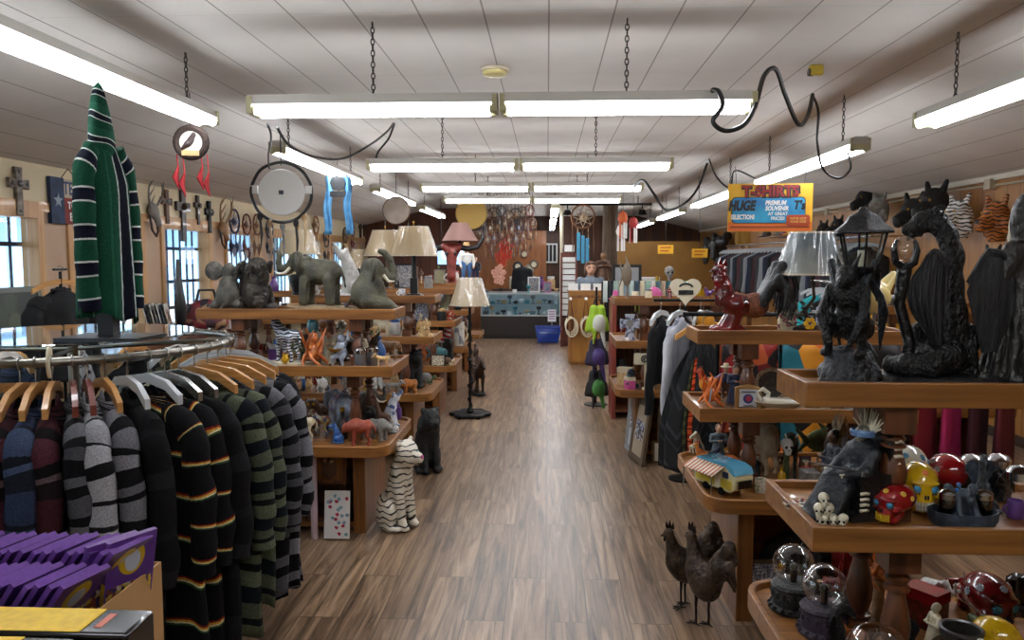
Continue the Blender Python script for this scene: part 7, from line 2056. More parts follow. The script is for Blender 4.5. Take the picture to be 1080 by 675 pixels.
def hf(u,v):
 a=2*pi*u
 r_=(.085*math.sin(pi*min(1,.12+v*.88)*.5+.0))*(1-.35*v)
 z=zs_-.07+(zt-zs_+.07)*(1-v)
 rad=.095*math.sqrt(max(0,v))*(1-.12*max(0,v-.6)/.4)+.004
 return(rad*math.cos(a)*(1+.1*math.sin(3*a+v*4)),rad*.85*math.sin(a)+.03*(1-v)*math.sin(3),z+.012*math.sin(2*a+5*v)*v-.03*v*math.cos(a))
hd.sheet(hf,36,18);hd.build('hood',gh,go,angle=180)
b=MB();b.tube([(.05,-.06,.16),(.06,-.1,.09),(.03,-.11,.06),(.01,-.09,.1),(.02,-.07,.15)],.006,6);b.build('drawstring',WHITE,go)
tb=thing('counter_table','low dark counter under the cardboard box at the bottom left corner','table',(-1.2,1.2,0))
b=MB();b.bx(-.75,.39,-.35,.27,.68,.72);b.build('table_top',TURN,tb)
for sx in(-.7,.35):
 for sy in(-.3,.22):
  b=MB();b.bx(sx-.025,sx+.025,sy-.025,sy+.025,0,.68);b.build('leg',TURN,tb)
CARD=pm('corrugated_cardboard','#a87d4c',.75,col2='#b98d5a',scale=3)
bx0,bx1,by0,by1,bz0,bz1=-1.42,-.785,1.19,1.49,.7205,.985
o=thing('cardboard_box','open brown cardboard box full of purple packs at the bottom left','box',((bx0+bx1)/2,(by0+by1)/2,bz0))
hx,hy,H=(bx1-bx0)/2,(by1-by0)/2,bz1-bz0
b=MB();b.bx(-hx,hx,-hy,hy,0,.004);b.build('bottom',CARD,o)
b=MB();b.bx(-hx+.006,hx-.006,-hy+.006,hy-.006,.16,.166);b.build('inner_tray',CARD,o)
b=MB();b.bx(-hx,hx,hy-.004,hy,0.004,H);b.build('back_wall',CARD,o)
b=MB();b.bx(-hx,hx,-hy,-hy+.004,0.004,H-.05);b.build('front_wall',CARD,o)
b=MB();b.bx(hx-.004,hx,-hy+.004,hy-.004,0.004,H);b.build('side_wall',CARD,o)
b=MB();b.bx(-hx,-hx+.004,-hy+.004,hy-.004,0.004,H);b.build('side_wall',CARD,o)
PACKP=pm('purple_pack','#4d2a78',.3,col2='#6a4191',scale=18,coat=.5)
PACKY=pm('pack_yellow','#c9a51f',.35)
PACKB=patches('pack_picture',['#2a1f3a','#d0b13a','#7a3a2a','#c9b8a2','#3d2a5c'],120)
def pack_proto():
 w,t,h=.1,.010,.185
 r=thing('toy_pack',None,'pack')
 b=MB();b.bx(-t/2,t/2,-w/2,w/2,0,h);b.build('carton',PACKP,r)
 b=MB();b.bx(t/2,t/2+.0008,-w/2+.004,w/2-.004,.004,.09);b.build('picture_panel',PACKB,r)
 b=MB();M=Matrix.Translation((t/2,0,.14))@Matrix.Rotation(pi/2,4,'Y');b.lathe([(0,0),(.027,0),(.027,.0008),(0,.0008)],(0,0,0),24,M,sx=1.25);b.build('yellow_oval',PACKY,r)
 b=MB();M=Matrix.Translation((t/2+.0008,.002,.135))@Matrix.Rotation(pi/2,4,'Y');b.lathe([(0,0),(.016,0),(.016,.0006),(0,.0006)],(0,0,0),20,M,sx=1.4);b.build('figure_print',pm('pack_figure','#b9c0cf',.4),r)
 b=MB();b.bx(-t/2-.0003,t/2+.0003,-w/2-.0008,-w/2,.004,.1);b.build('spine_label',PACKY,r)
 return r
proto=pack_proto()
first=True
names2=['front row of the cardboard box','back row of the cardboard box']
for row in range(2):
 y=1.29+row*.115
 n=22
 for i in range(n):
  o=proto if first else copy_tree(proto)
  first=False
  x=-1.305+i*.0212
  if row==1 and i>n-1:continue
  o.location=(x-.05+.02*row,y,.905+.014*row);o.rotation_euler=(0,R(38+rnd.uniform(-1,1)),R(-14))
  if i==n-1:
   tag(o,'purple pack with a yellow oval, rightmost in the %s'%names2[row],'pack','purple packs in the cardboard box')
  else:
   tag(o,'purple pack packed tightly in the %s'%names2[row],'pack','purple packs in the %s'%names2[row])
for i in range(2):
 o=copy_tree(proto)
 o.location=(-.85+.028*i,1.39+.02*i,.895);o.rotation_euler=(0,R(12),R(-28))
 tag(o,'purple pack leaning upright at the right end of the box, %s'%('behind its twin','showing its yellow oval')[i],'pack','purple packs in the cardboard box')
YC=pm('yellow_case_card','#e6bd0c',.5,col2='#d4aa0a',scale=60)
BC=pm('black_case_plastic','#0c0c0d',.22,coat=.6)
o=thing('display_case_stack','dark carton under the yellow topped black cases at the bottom left corner','carton',(-.95,1.04,.7205))
b=MB();b.bx(-.3,.25,-.1,.14,0,.2205);b.build('carton',DKBRN,o)
b=MB();b.bx(-.3,.25,-.002,.002,.2205,.221);b.build('tape',TAN,o)
for k,(y0_,y1_,xr,z,lab)in enumerate(((1.085,1.17,-.63,1.012,'long black case with a yellow card top, farther of two at bottom left'),(.99,1.075,-.70,1.012,'long black case with a yellow card top, nearer of two at bottom left'))):
 o=thing('flat_case',lab,'case',(xr-.19,(y0_+y1_)/2,.942))
 w2=(y1_-y0_)/2
 b=MB();b.bx(-.19,.19,-w2,w2,0,z-.942+.026);b.build('case_body',BC,o,bevel=.006)
 b=MB();b.bx(-.185,.115,-w2+.004,w2-.006,z-.942+.0262,z-.942+.0275);b.build('yellow_card',YC,o)
 b=MB();b.bx(.128,.14,-w2+.02,w2-.02,z-.942+.0262,z-.942+.0268);b.build('red_print',pm('red_print','#b04a2a',.4),o)
o=thing('garment_stand','black garment stand holding hanging ponchos between the right hand stands','clothes rack',(1.35,4.95,0))
b=MB()
for s in(-1,1):
 q_=.07+s*.35;b.cyl((q_,.24,0.02),(q_,.24,1.25),.014);b.tube([(q_,.05,.015),(q_,.4,.015)],.014);b.tube([(q_,.24,1.25),(q_,0,1.25)],.014)
b.cyl((-.48,0,1.25),(.55,0,1.25),.014)
b.build('frame',BLKMET,o)
b=MB();b.tube([(-.28,.05,.015),(-.26,-.04,.012),(-.22,-.1,.012)],.012,6);b.build('foot',pm('copper_foot','#7a4a35',.4,.6),o)
m,nt,bb=_new('geometric_weave')
tc=nt.nodes.new('ShaderNodeTexCoord');sp=nt.nodes.new('ShaderNodeSeparateXYZ');_ln(nt,tc.outputs['UV'],sp.inputs[0])
def mth(op,a,b_=None,c_=None):
 n_=nt.nodes.new('ShaderNodeMath');n_.operation=op
 for i_,q in enumerate((a,b_,c_)):
  if q is None:continue
  if isinstance(q,(int,float)):n_.inputs[i_].default_value=q
  else:_ln(nt,q,n_.inputs[i_])
 return n_.outputs[0]
tri=mth('ABSOLUTE',mth('SUBTRACT',mth('FRACT',mth('MULTIPLY',sp.outputs[0],5.0)),.5))
zig=mth('FRACT',mth('ADD',mth('MULTIPLY',sp.outputs[1],3.2),mth('MULTIPLY',tri,.7)))
cr=nt.nodes.new('ShaderNodeValToRGB');cr.color_ramp.interpolation='CONSTANT'
e=cr.color_ramp.elements;e[0].color=srgb('#0f1013');e[1].position=.3;e[1].color=srgb('#2a2d31')
for q,c in((.42,'#0f1013'),(.62,'#25282c'),(.7,'#0f1013')):x=e.new(q);x.color=srgb(c)
_ln(nt,zig,cr.inputs[0]);_ln(nt,cr.outputs[0],bb.inputs['Base Color']);bb.inputs['Roughness'].default_value=.9
WEAVE=m
def poncho(label,x,y,z,L,W,m,rz,seed,edge=None):
 r=random.Random(seed);ph=r.uniform(0,6)
 def f(u,v):
  s=(u-.5)*2
  x_=s*(.06+(W-.06)*min(1,v*1.5)**.7)
  return(x_,.05*math.sin(5*s+ph)*v+.03*math.sin(11*s+ph)*v-.03*v,-.0-L*v*(1-.06*abs(s))-.10*abs(s)*(1-v))
 b=MB();b.sheet(f,40,24)
 b.sheet(lambda u,v:(f(u,v)[0]*1.02,f(u,v)[1]*.6+.07*min(1,v*4)+.01,f(u,v)[2]*1.0),40,24)
 o=b.build('hanging_poncho',m,loc=(x,y,z),rot=rz,solid=.006,angle=180)
 tag(o,label,'poncho','ponchos on the garment stand')
 if edge:
  for k,(c0,c1,mm)in enumerate(edge):
   e_=MB();e_.sheet(lambda u,v:tuple(Vector(f(c0+(c1-c0)*u,.16+.82*v))+Vector((0,-.012,0))),3,24)
   e_.build('border_stripe',mm,o,solid=.004,angle=180)
 return o
RS=stripes('red_border',[(0,'#8a2a18'),(.3,'#c2512a'),(.5,'#5c1c14'),(.62,'#c2512a')],9,1,.9,0)
OL=stripes('olive_border',[(0,'#3d3f2c'),(.5,'#595a3c')],12,1,.9,0)
hang_y=4.95
for i,(x,lab,m_,L,W,edge)in enumerate(((1.0,'black geometric patterned poncho with red and olive border stripes, nearest the aisle',WEAVE,.95,.25,[(.16,.21,OL),(.24,.3,RS)]),(1.41,'charcoal zigzag patterned poncho in the middle of the garment stand',WEAVE,.98,.2,[(.75,.8,RS)]),(1.8,'black poncho with red and gold border at the far end of the garment stand',WEAVE,.95,.15,[(.2,.3,stripes('gold_red_border',[(0,'#b3391f'),(.35,'#c98f2e'),(.6,'#5c1c14')],7,1,.9,0))]))):
 hanger((x,hang_y,1.25-.083),.35,HWOOD,'%s wooden hanger on the poncho stand'%['first','second','third'][i])
 poncho(lab,x,hang_y,1.155,L,W,m_,.35,i+1,edge)
o=thing('shirt_stand','slim black stand holding the white and black shirts and the cream heart','clothes rack',(.99,5.3,0))
b=MB();b.cyl((0,.25,.02),(0,.25,1.32),.012);b.lathe([(0,0),(.1,0),(.1,.012),(.02,.03),(0,.03)],(0,.25,0),20);b.tube([(0,.25,1.32),(0,0,1.32)],.01);b.cyl((-.26,0,1.32),(.16,0,1.32),.01);b.build('frame',BLKMET,o)
SHW=pm('white_shirt_cloth','#e2e3ea',.85,col2='#c6c9d4',scale=5,bump=.3,bscale=12)
SHK=pm('black_shirt_cloth','#0e0f12',.9,bump=.3,bscale=12)
for i,(dx,m_,lab,rz)in enumerate(((-.21,SHK,'black shirt hanging left of the white shirt under the cream heart',1.1),(-.08,SHW,'white shirt hanging under the cream heart ornament',1.0),(.06,SHK,'black shirt hanging right of the white shirt',1.15))):
 hanger((.99+dx,5.3,1.32-.083),rz,HPLAST,'clear plastic hanger of the %s shirt under the cream heart'%['left black','white','right black'][i])
 garment('hanging_shirt',lab,'shirt',(.99+dx,5.3,1.225),rz,[m_,m_],seed=i+2,L=.46,W=.17,hood=False,rad=5,group='shirts under the cream heart')
p=at(723,306,5.3)
o=thing('heart_ornament','cream wooden heart with a dark metal motif on top of the shirt stand','ornament',(p.x,5.3,p.z-.12))
pts=[(.105*.0625*16*math.sin(t)**3*.0+.0065*16*math.sin(t)**3,.12+.0065*(13*math.cos(t)-5*math.cos(2*t)-2*math.cos(3*t)-math.cos(4*t)))for t in[2*pi*k/48 for k in range(48)]]
b=MB();b.plate(pts[::-1],-.012,.012);b.build('heart',CREAMP,o,bevel=.004)
b=MB();b.tube([(.045*math.cos(t),-.015,.135+.03*math.sin(t))for t in np.linspace(.2,2.9,14)],.007,6);b.bx(-.05,.05,-.02,-.012,.09,.12);b.build('motif',BLACKR,o)
b=MB();b.cyl((0,.006,-.02),(0,.006,.03),.006);b.build('peg',BLKMET,o)
o=fig('cap','knitted_hat','orange knitted cap on the shirt stand beside the ceramic rooster','cap',at(744,343,5.2),.1,.4,{'body':pm('orange_knit','#d08a1c',.8),'button':ORANGE})
def wl(px,py,off=.02):
 Y=-(XW-off)/at(px,py,1).x
 return at(px,py,Y)
def wr(px,py,off=.02):
 Y=(XW-off)/at(px,py,1).x
 return at(px,py,Y)
DARKX=wood('dark_cross_wood','#1d130d','#3c281a','z')
for px,py,h,w_,m_,lab,deco in((18,176,52,.6,pm('weathered_white','#8f887e',.6,col2='#4a3d33',scale=14),'big cross with whitewashed boards on the cream wall at the left edge',1),(175,200,36,.6,BROWN,'ornate brown cross with scrolled ends, above the third window',1),(192,199,56,.55,DARKX,'largest dark cross hanging down over the third window',0),(208,206,31,.5,DARKX,'plain dark cross right of the largest dark cross',0),(220,212,34,.5,BLKMET,'black cross with short arms left of the antler mount',1)):
 p=wl(px,py);hh=h*p.y/F
 o=thing('wall_cross',lab,'cross',(p.x,p.y,p.z-hh),pi/2,'crosses on the cream wall')
 cross_mb(hh*w_,hh,hh*.17,.25 if deco else 0,.34,.03).build('cross',m_,o,bevel=.004)
 b=MB();b.ball((0,-.018,hh*.66),hh*.07,10)
 if deco:
  for q in((-.23,.66),(.23,.66),(0,.9),(0,.1)):MB().ball((q[0]*hh,-.014,q[1]*hh),hh*.045,8).build('boss',SILVER,o)
 b.build('boss',SILVER if deco else BRONZE,o)
for k,px in enumerate((380,384,388,391,395,399,403)):
 p=wl(px,234+.3*k);hh=(17-k%3*2)*p.y/F
 o=thing('wall_cross','small dark cross, %s in the far row on the cream wall'%['first','second','third','fourth','fifth','sixth','seventh'][k],'cross',(p.x,p.y,p.z-hh),pi/2,'far row of small crosses')
 cross_mb(hh*.6,hh,hh*.2,.2*(k%2),.34,.03).build('cross',DARKX,o)
p=wl(73,213);sw,sh=.52,.37
o=thing('painted_sign','blue and red wooden sign reading TEXAS TO THE BONE on the cream wall','sign',(p.x+.0,p.y,p.z),pi/2)
b=MB();b.bx(-sw/2,sw/2,-.012,.012,-sh/2,sh/2);b.build('board',pm('sign_cream','#a89c84',.7,col2='#c2b79e',scale=7),o)
b=MB();b.bx(-sw/2-.004,-sw/2+.17,-.018,.014,-sh/2-.004,sh/2+.004);b.build('blue_panel',pm('sign_blue','#2c3f5f',.7,col2='#1f2c44',scale=9),o)
b=MB();b.bx(-sw/2+.171,sw/2+.003,-.017,.014,-sh/2-.003,.03);b.build('red_panel',pm('sign_red','#8c2a25',.7,col2='#6e211e',scale=9),o)
st=[((.062 if k%2==0 else.026)*math.cos(pi/2+k*pi/5),(.062 if k%2==0 else.026)*math.sin(pi/2+k*pi/5))for k in range(10)]
b=MB();b.plate([(x-sw/2+.083,z_)for x,z_ in st],-.023,-.018);b.build('star',pm('sign_star','#8d98a6',.6),o)
text('TEXAS',.15,pm('sign_letter_blue','#24406b',.6),o,(.085,-.014,.105),sx=.82,bold=.003)
text('TO THE',.085,WHITE,o,(.085,-.019,-.035),sx=.9,bold=.002)
text('BONE',.095,WHITE,o,(.085,-.019,-.13),sx=.9,bold=.002)
b=MB();b.tube([(-.1,0,sh/2),(.0,0,sh/2+.09),(.14,0,sh/2)],.004,5);b.build('hanging_wire',BRONZE,o)
def antler(o,s,L,m):
 b=MB()
 main=[(0,-.02,.0),(s*.08,-.05,.06),(s*.16,-.08,.16),(s*.17,-.09,.28),(s*.12,-.1,.36)]
 b.tube([tuple(Vector(q)*L)for q in main],[.018*L,.017*L,.014*L,.01*L,.004*L],7)
 for i in(1,2,3):b.tube([tuple(Vector(main[i])*L),tuple((Vector(main[i])+Vector((s*.02-.03*s*i,-.06,.13)))*L)],[.012*L,.003*L],6)
 b.build('antler',m,o)
for px,py,L,lab,m_ in((232,240,.95,'brown antler mount on the cream wall left of the beaded ornaments',BROWN2),(158,222,.8,'skull and antler mount with rope on the cream wall beside the green pullover',GREYR)):
 p=wl(px,py)
 o=thing('antler_mount',lab,'antlers',p,pi/2)
 me=blob('am',[El((0,-.03,0),(.06,.05,.08)),Cp((0,-.05,0),(0,-.09,-.14),.045,.03)],28,.02,cut=None);me.materials.append(m_);place(me,'skull',o)
 for s in(-1,1):antler(o,s,L,m_)
 b=MB();b.tube([(-.05,-.03,-.05),(-.06,-.05,-.2),(0,-.06,-.26),(.06,-.05,-.2),(.05,-.03,-.05)],.012,7);b.build('rope',DARKX,o)
ORN=[('#2a3350','#a7adc0'),('#5a2a20','#c9b8a8'),('#6a4226','#d9c6a4'),('#22303f','#d7d8d6'),('#7a4a26','#e0d2b4'),('#1c1c20','#b08a64'),('#4a3a26','#c9b08a'),('#6a2420','#e0d6c4')]
def ornament(label,p,s,ci,rz=pi/2,group=None,cat='ornament',ropes=True,top=None,hoop=True,nf=5):
 "hoop with web, hanging feathers and beads"
 c1,c2=ORN[ci%len(ORN)]
 mh=pm('hoop_'+c1[1:],c1,.7);mf=pm('feather_'+c2[1:],c2,.8,col2=c1,scale=9)
 o=thing('dreamcatcher',label,cat,p,rz,group)
 b=MB();b.tube([(s*.5*math.cos(2*pi*k/24),0,-s*.5+s*.5*math.sin(2*pi*k/24))for k in range(24)],s*.045,6,closed=True);b.build('hoop',mh,o)
 b=MB()
 n=8
 pts=[(s*.46*math.cos(2*pi*k/n),0,-s*.5+s*.46*math.sin(2*pi*k/n))for k in range(n)]
 for k in range(n):b.tube([pts[k],pts[(k+3)%n]],s*.012,4)
 b.ball((0,0,-s*.5),s*.16,8);b.build('web',mf,o)
 r=random.Random(ci*7+int(s*100))
 for k in range(nf):
  x=s*(-.45+.9*k/max(1,nf-1));L=s*r.uniform(.9,1.6);z0=-s*.5-math.sqrt(max(0,.25*s*s-x*x))
  b=MB();b.tube([(x,0,z0),(x,0,z0-L*.45)],s*.014,4);b.tube([(x,0,z0-L*.42),(x+s*.03,0,z0-L*.65),(x,0,z0-L)],[s*.03,s*.1,s*.012],6,flat=.3);b.build('feather',mf if k%2 else mh,o)
 if top:
  b=MB();b.cyl((0,0,0),(0,0,top-p[2]),.004,seg=5);b.build('hanging_string',CORD,o)
 return o
wlab=['blue beaded','white and red beaded','brown beaded','grey feathered','tan feathered','black feathered','green feathered','dark red feathered']
for k,(px,py,s)in enumerate(((247,221,.3),(260,226,.27),(271,226,.28),(284,232,.26),(333,228,.3),(344,243,.3),(364,240,.3),(372,236,.26))):
 ornament('%s hoop ornament on the cream wall, %s along the row'%(wlab[k],['first','second','third','fourth','fifth','sixth','seventh','eighth'][k]),wl(px,py,.06),s,k,pi/2,'ornaments on the cream wall',nf=4)
tb=thing('window_table','long low dark table under the windows','table',(-3.68,9.8,0))
b=MB();b.bx(-.3,.3,-5.2,5.2,.82,.86);b.build('table_top',TURN,tb)
for sx in(-.26,.26):
 for sy in(-5.1,-1.7,1.7,5.1):
  b=MB();b.bx(sx-.03,sx+.03,sy-.03,sy+.03,0,.82);b.build('leg',TURN,tb)
o=thing('landscape_picture','dark green landscape picture standing on the table in front of the first window','picture',(-3.82,5.15,.8605),pi/2)
b=MB();b.bx(-.5,.5,-.01,.01,.03,.5);b.build('picture',patches('landscape',['#1c2a1c','#2d3d28','#131a15','#3f4a33','#26331f'],7),o,rot=(-.1,0,0))
b=MB()
for q in((-.53,.53,0,.04),(-.53,.53,.5,.54),(-.53,-.49,.04,.5),(.49,.53,.04,.5)):b.bx(q[0],q[1],-.02,.015,q[2],q[3])
b.build('frame',pm('grey_frame','#5d6258',.5),o,rot=(-.1,0,0))
p=at(64,300,5.0)
hanger((p.x,5.0,p.z+.02),1.2,HWOOD,'wooden hanger of the black jacket in front of the second window')
o=garment('hanging_jacket','black jacket hanging in front of the second window left of the green pullover','jacket',(p.x,5.0,p.z),1.2,[SHK,SHK],seed=5,L=.62,W=.2,hood=False)
b=MB();st_=thing('coat_stand','slim black stand carrying the black jacket by the window','coat stand',(p.x+.0,5.0,0));b.cyl((0,0,0),(0,0,p.z+.085),.01);b.tube([(0,-.07,p.z+.1),(0,.07,p.z+.1)],.008);b.lathe([(0,0),(.15,0),(.15,.012),(0,.03)],seg=18);b.build('stand',BLKMET,st_)
for k in range(7):
 p=on(157+3.0*k,7.45,.8605)
 c=('#c9c7bd','#2b2d30','#d6d3c8','#8f8a80','#dcd9d0','#3d3f42','#bdb8ab')[k]
 o=thing('print_sleeve','flat %s sleeve, %s in the leaning row by the third window'%(('white','black','ivory','grey','pale','charcoal','beige')[k],['first','second','third','fourth','fifth','sixth','seventh'][k]),'sleeve',(p.x,7.45+.012*k,.8605),.35,'sleeves leaning by the third window')
 b=MB();b.box((0,0,.15),(.006,.3,.3),(0,-.22,0));b.build('card',pm('sleeve_%d'%k,c,.5),o)
 b=MB();b.box((.004,-.02,.15),(.002,.2,.18),(0,-.22,0));b.build('print',PHOTO[k%4],o)
o=thing('woven_bag','dark red patterned woven bag standing by the third window','bag',(-3.55,7.85,.8605),.5)
me=blob('bag',[El((0,0,.16),(.2,.08,.17)),El((0,0,.07),(.21,.09,.08))],36,.05);me.materials.append(patches('bag_weave',['#5b1622','#1c1820','#7a2430','#3a1c26','#8c6a4a'],16));place(me,'body',o)
b=MB()
for s in(-1,1):b.tube([(-.1,s*.05,.3),(-.07,s*.06,.42),(.07,s*.06,.42),(.1,s*.05,.3)],.012,6)
b.build('handle',pm('bag_strap','#1c1a20',.7),o)
o=thing('guitar_case','slim black instrument case leaning up behind the row of sleeves','case',(-3.87,7.95,.8605))
b=MB();b.tube([(0,0,.02),(0,0,.2),(-.01,0,.4),(-.02,0,.62),(-.02,0,.74)],[.1,.11,.07,.045,.03],10,flat=.4);b.build('case',BLACK,o)
p=at(201,134,4.55)
o=thing('feather_drum','small round drum with a painted bird and red feather tassels hanging under the nearest light','drum',p,.15)
b=MB();b.tube([(.085*math.cos(2*pi*k/24),0,-.09+.085*math.sin(2*pi*k/24))for k in range(24)],.022,8,closed=True);b.build('fur_rim',pm('dark_fur_rim','#2a1c16',.9,bump=.5),o)
b=MB();b.lathe([(0,-.006),(.085,-.006),(.085,.006),(0,.006)],(0,0,0),24,Matrix.Translation((0,0,-.09))@Matrix.Rotation(pi/2,4,'X'));b.build('drum_skin',pm('drum_skin','#c9c2b4',.6),o)
me=blob('bird',[El((.0,-.012,-.08),(.02,.006,.04),(0,.5,0)),El((.02,-.012,-.045),(.014,.006,.014)),Cp((-.02,-.012,-.1),(-.05,-.012,-.13),.016,.008)],30,.01,cut=None);me.materials.append(pm('bird_print','#2a1a18',.6));place(me,'bird_motif',o)
b=MB();b.box((0,-.012,-.155),(.1,.02,.03));b.build('leather_strip',TAN,o)
for k,x in enumerate((-.085,-.05,.055,.09)):
 b=MB();z0=-.16;zz=z0-.09-.04*(k%2)
 b.tube([(x,0,z0),(x+.008,0,zz)],.004,5);b.tube([(x+.008,0,zz+.02),(x-.012,0,zz-.05),(x+.01,0,zz-.12)],[.01,.034,.005],6,flat=.5);b.build('red_tassel',pm('red_feather','#9d1b22',.7),o)
b=MB();b.cyl((0,0,-.01),(0,0,.2),.003,seg=5);b.build('hanging_string',CORD,o)
p=at(297,203,5.72)
o=thing('white_drum','large white disc drum inside a black hoop with hanging black tufts','drum',p,.1)
Mx=Matrix.Rotation(pi/2,4,'X')
b=MB();b.tube([(.222*math.cos(2*pi*k/48),.01*math.sin(k),.222*math.sin(2*pi*k/48))for k in range(48)],.012,7,closed=True);b.build('hoop',BLACK,o)
b=MB();b.lathe([(0,-.008),(.168,-.008),(.172,0),(.168,.008),(0,.008)],(0,0,0),40,Mx);b.build('disc',pm('white_hide','#f2f2ee',.6),o)
b=MB();b.box((0,-.014,0),(.034,.01,.03));b.box((0,-.02,0),(.02,.006,.018));b.build('centre_stone',pm('dark_stone','#2a3138',.3),o)
for k in range(2):
 b=MB();s=(-1,1)[k];b.box((s*.2,0,.02),(.05,.03,.06));b.build('binding',WHITE,o)
for k,a in enumerate((-2.4,-2.0,-1.57,-1.1,-.75)):
 b=MB();x,z_=.222*math.cos(a),.222*math.sin(a);b.ball((x,0,z_-.03),(.022,.02,.035),8);b.tube([(x,0,z_-.04),(x+.01,0,z_-.16),(x,0,z_-.28-.05*(k%2))],[.02,.024,.004],6,flat=.4);b.build('tuft',[BLKFUR,BROWN2,GREYR,BLKFUR,TAN][k],o)
b=MB();b.cyl((0,0,.2),(0,0,.45),.004,seg=5);b.build('hanging_string',CORD,o)
p=at(356,184,7.35)
o=thing('blue_hanging','blue cloth hanging with two long streamers and a black badge','hanging',p)
bl=pm('sky_blue_cloth','#2f6f9e',.8,col2='#5f93b8',scale=10)
for s in(-1,1):
 b=MB();b.sheet(lambda u,v,s=s:(s*(.05+.07*u+.02*v)+.01*math.sin(9*v),.015*math.sin(7*u+5*v),-.02-.55*v),5,14);b.build('streamer',bl,o,solid=.01)
b=MB();b.lathe([(0,-.01),(.075,-.01),(.075,.01),(0,.01)],(0,0,0),8,Matrix.Translation((0,0,-.08))@Mx);b.bx(-.09,.09,-.012,.012,-.21,-.16);b.build('badge',pm('badge_black','#16181b',.6),o)
b=MB();b.cyl((0,0,-.02),(0,0,.12),.004,seg=5);b.tube([(-.1,0,-.02),(0,0,.02),(.1,0,-.02)],.008,5);b.build('hanger_bar',CORD,o)
def disc(label,px,py,Y,r,c,rim):
 p=at(px,py,Y)
 o=thing('hide_drum',label,'drum',p)
 b=MB();b.lathe([(0,-.01),(r*.96,-.01),(r,0),(r*.96,.01),(0,.01)],(0,0,0),36,Mx);b.build('skin',c,o)
 b=MB();b.tube([(r*math.cos(2*pi*k/36),0,r*math.sin(2*pi*k/36))for k in range(36)],r*.06,6,closed=True);b.build('rim',rim,o)
 for k,a in enumerate((-2.6,-.5)):
  b=MB();x,z_=r*math.cos(a),r*math.sin(a);b.tube([(x,0,z_),(x,0,z_-r*.6),(x,0,z_-r*1.2)],[r*.05,r*.14,r*.02],6,flat=.4);b.build('tuft',BLKFUR,o)
 b=MB();b.cyl((0,0,r),(0,0,2.74-p.z),.004,seg=5);b.build('hanging_string',CORD,o)
disc('grey tan hide drum with dark tufts hanging near the third window side light',418,222,9.1,.16,pm('grey_hide','#8f8172',.7,col2='#a3968a'),BROWN)
disc('plain mustard yellow disc drum hanging near the shop end',497,225,12.2,.24,pm('mustard_hide','#b3914a',.7),pm('mustard_rim','#a3833f',.7))
cl=['navy and silver','plum and lilac','brown and cream','slate and white','umber and sand','black and grey','moss and tan','wine and ivory']
rows_=[(224,12.4),(238,13.2),(250,13.9)]
i=0
for ry,(py,Y)in enumerate(rows_):
 for k in range(8):
  px=506+7.5*k+(ry%2)*3
  ornament('%s dreamcatcher, number %d in the %s row of the cluster by the counter'%(cl[(k+ry*3)%8],k+1,['front','middle','back'][ry]),at(px,py-8+(k*5%7),Y+.1*(k%3)),.16+.02*(k%3),k+ry*3,.1*k,'dreamcatcher cluster',top=2.74,nf=4)
  i+=1
TURQ=pm('turquoise_ribbon','#3c87a6',.7)
o=ornament('tan dreamcatcher with turquoise ribbons hanging from the black ceiling track',at(615,216,14.0),.42,2,0,None,top=2.58,nf=5)
for k in range(3):
 b=MB();b.box((-.08+.08*k,-.03,-.75-.05*k),(.06,.012,.5));b.build('ribbon',TURQ,o)
for px,py,lab,c in((657,222,'orange and yellow hanging bird mobile near the back wall','#c2551c'),(668,228,'red and white hanging windsock near the back wall','#a02a24'),(655,236,'white and red striped hanging windsock below the orange mobile','#d5cdc4')):
 p=at(px,py,13.4+.3*(px%3))
 o=thing('wind_mobile',lab,'mobile',p)
 m_=pm('mobile_'+c[1:],c,.6)
 b=MB();b.lathe([(0,0),(.06,-.04),(.09,-.14),(.06,-.22),(0,-.2)],seg=10);b.build('body',m_,o)
 for k in range(5):
  b=MB();a=2*pi*k/5;b.box((.06*math.cos(a),.06*math.sin(a),-.34),(.03,.008,.28));b.build('streamer',m_ if k%2 else WHITE,o)
 b=MB();b.cyl((0,0,0),(0,0,2.74-p.z),.004,seg=5);b.build('hanging_string',CORD,o)
CY=15.4
x0,x1=at(507,330,CY).x,at(592,330,CY).x
o=thing('display_counter','long glass fronted counter with a dark base at the end of the aisle','counter',((x0+x1)/2,CY+.3,0))
hw=(x1-x0)/2
b=MB();b.bx(-hw,hw,-.3,.3,.06,.46);b.bx(-hw+.05,hw-.05,-.25,.3,0,.06);b.build('base',pm('counter_base','#21160f',.5),o)
b=MB();b.bx(-hw,hw,-.31,.31,.46,.485);b.bx(-hw,hw,-.31,-.28,.90,.93);b.bx(-hw,-hw+.025,-.31,.31,.485,.93);b.bx(hw-.025,hw,-.31,.31,.485,.93);b.bx(-hw,hw,.28,.31,.9,.93);b.build('frame',pm('counter_frame','#c3c7c4',.3,.3),o)
b=MB();b.bx(-hw+.025,hw-.025,-.306,-.30,.485,.9);b.build('front_pane',GLASS,o)
b=MB();b.bx(-hw+.02,hw-.02,-.29,.29,.915,.925);b.build('top_pane',GLASS,o)
b=MB();b.bx(-hw+.025,hw-.025,-.1,.28,.69,.698);b.build('shelf',GLASS,o)
b=MB();b.bx(-hw+.025,hw-.025,.285,.295,.485,.9);b.build('rear_door',pm('rear_door_white','#b8c4c2',.4),o)
tm=[SILVER,pm('turquoise_stone','#3f8f96',.3),WHITE,BLACKR,pm('slate_box','#5a6a70',.4),TAN]
tn=['silver','turquoise','white','black','slate','tan']
pn_=['trinket box','jewellery stand','ring dish','bracelet stand']
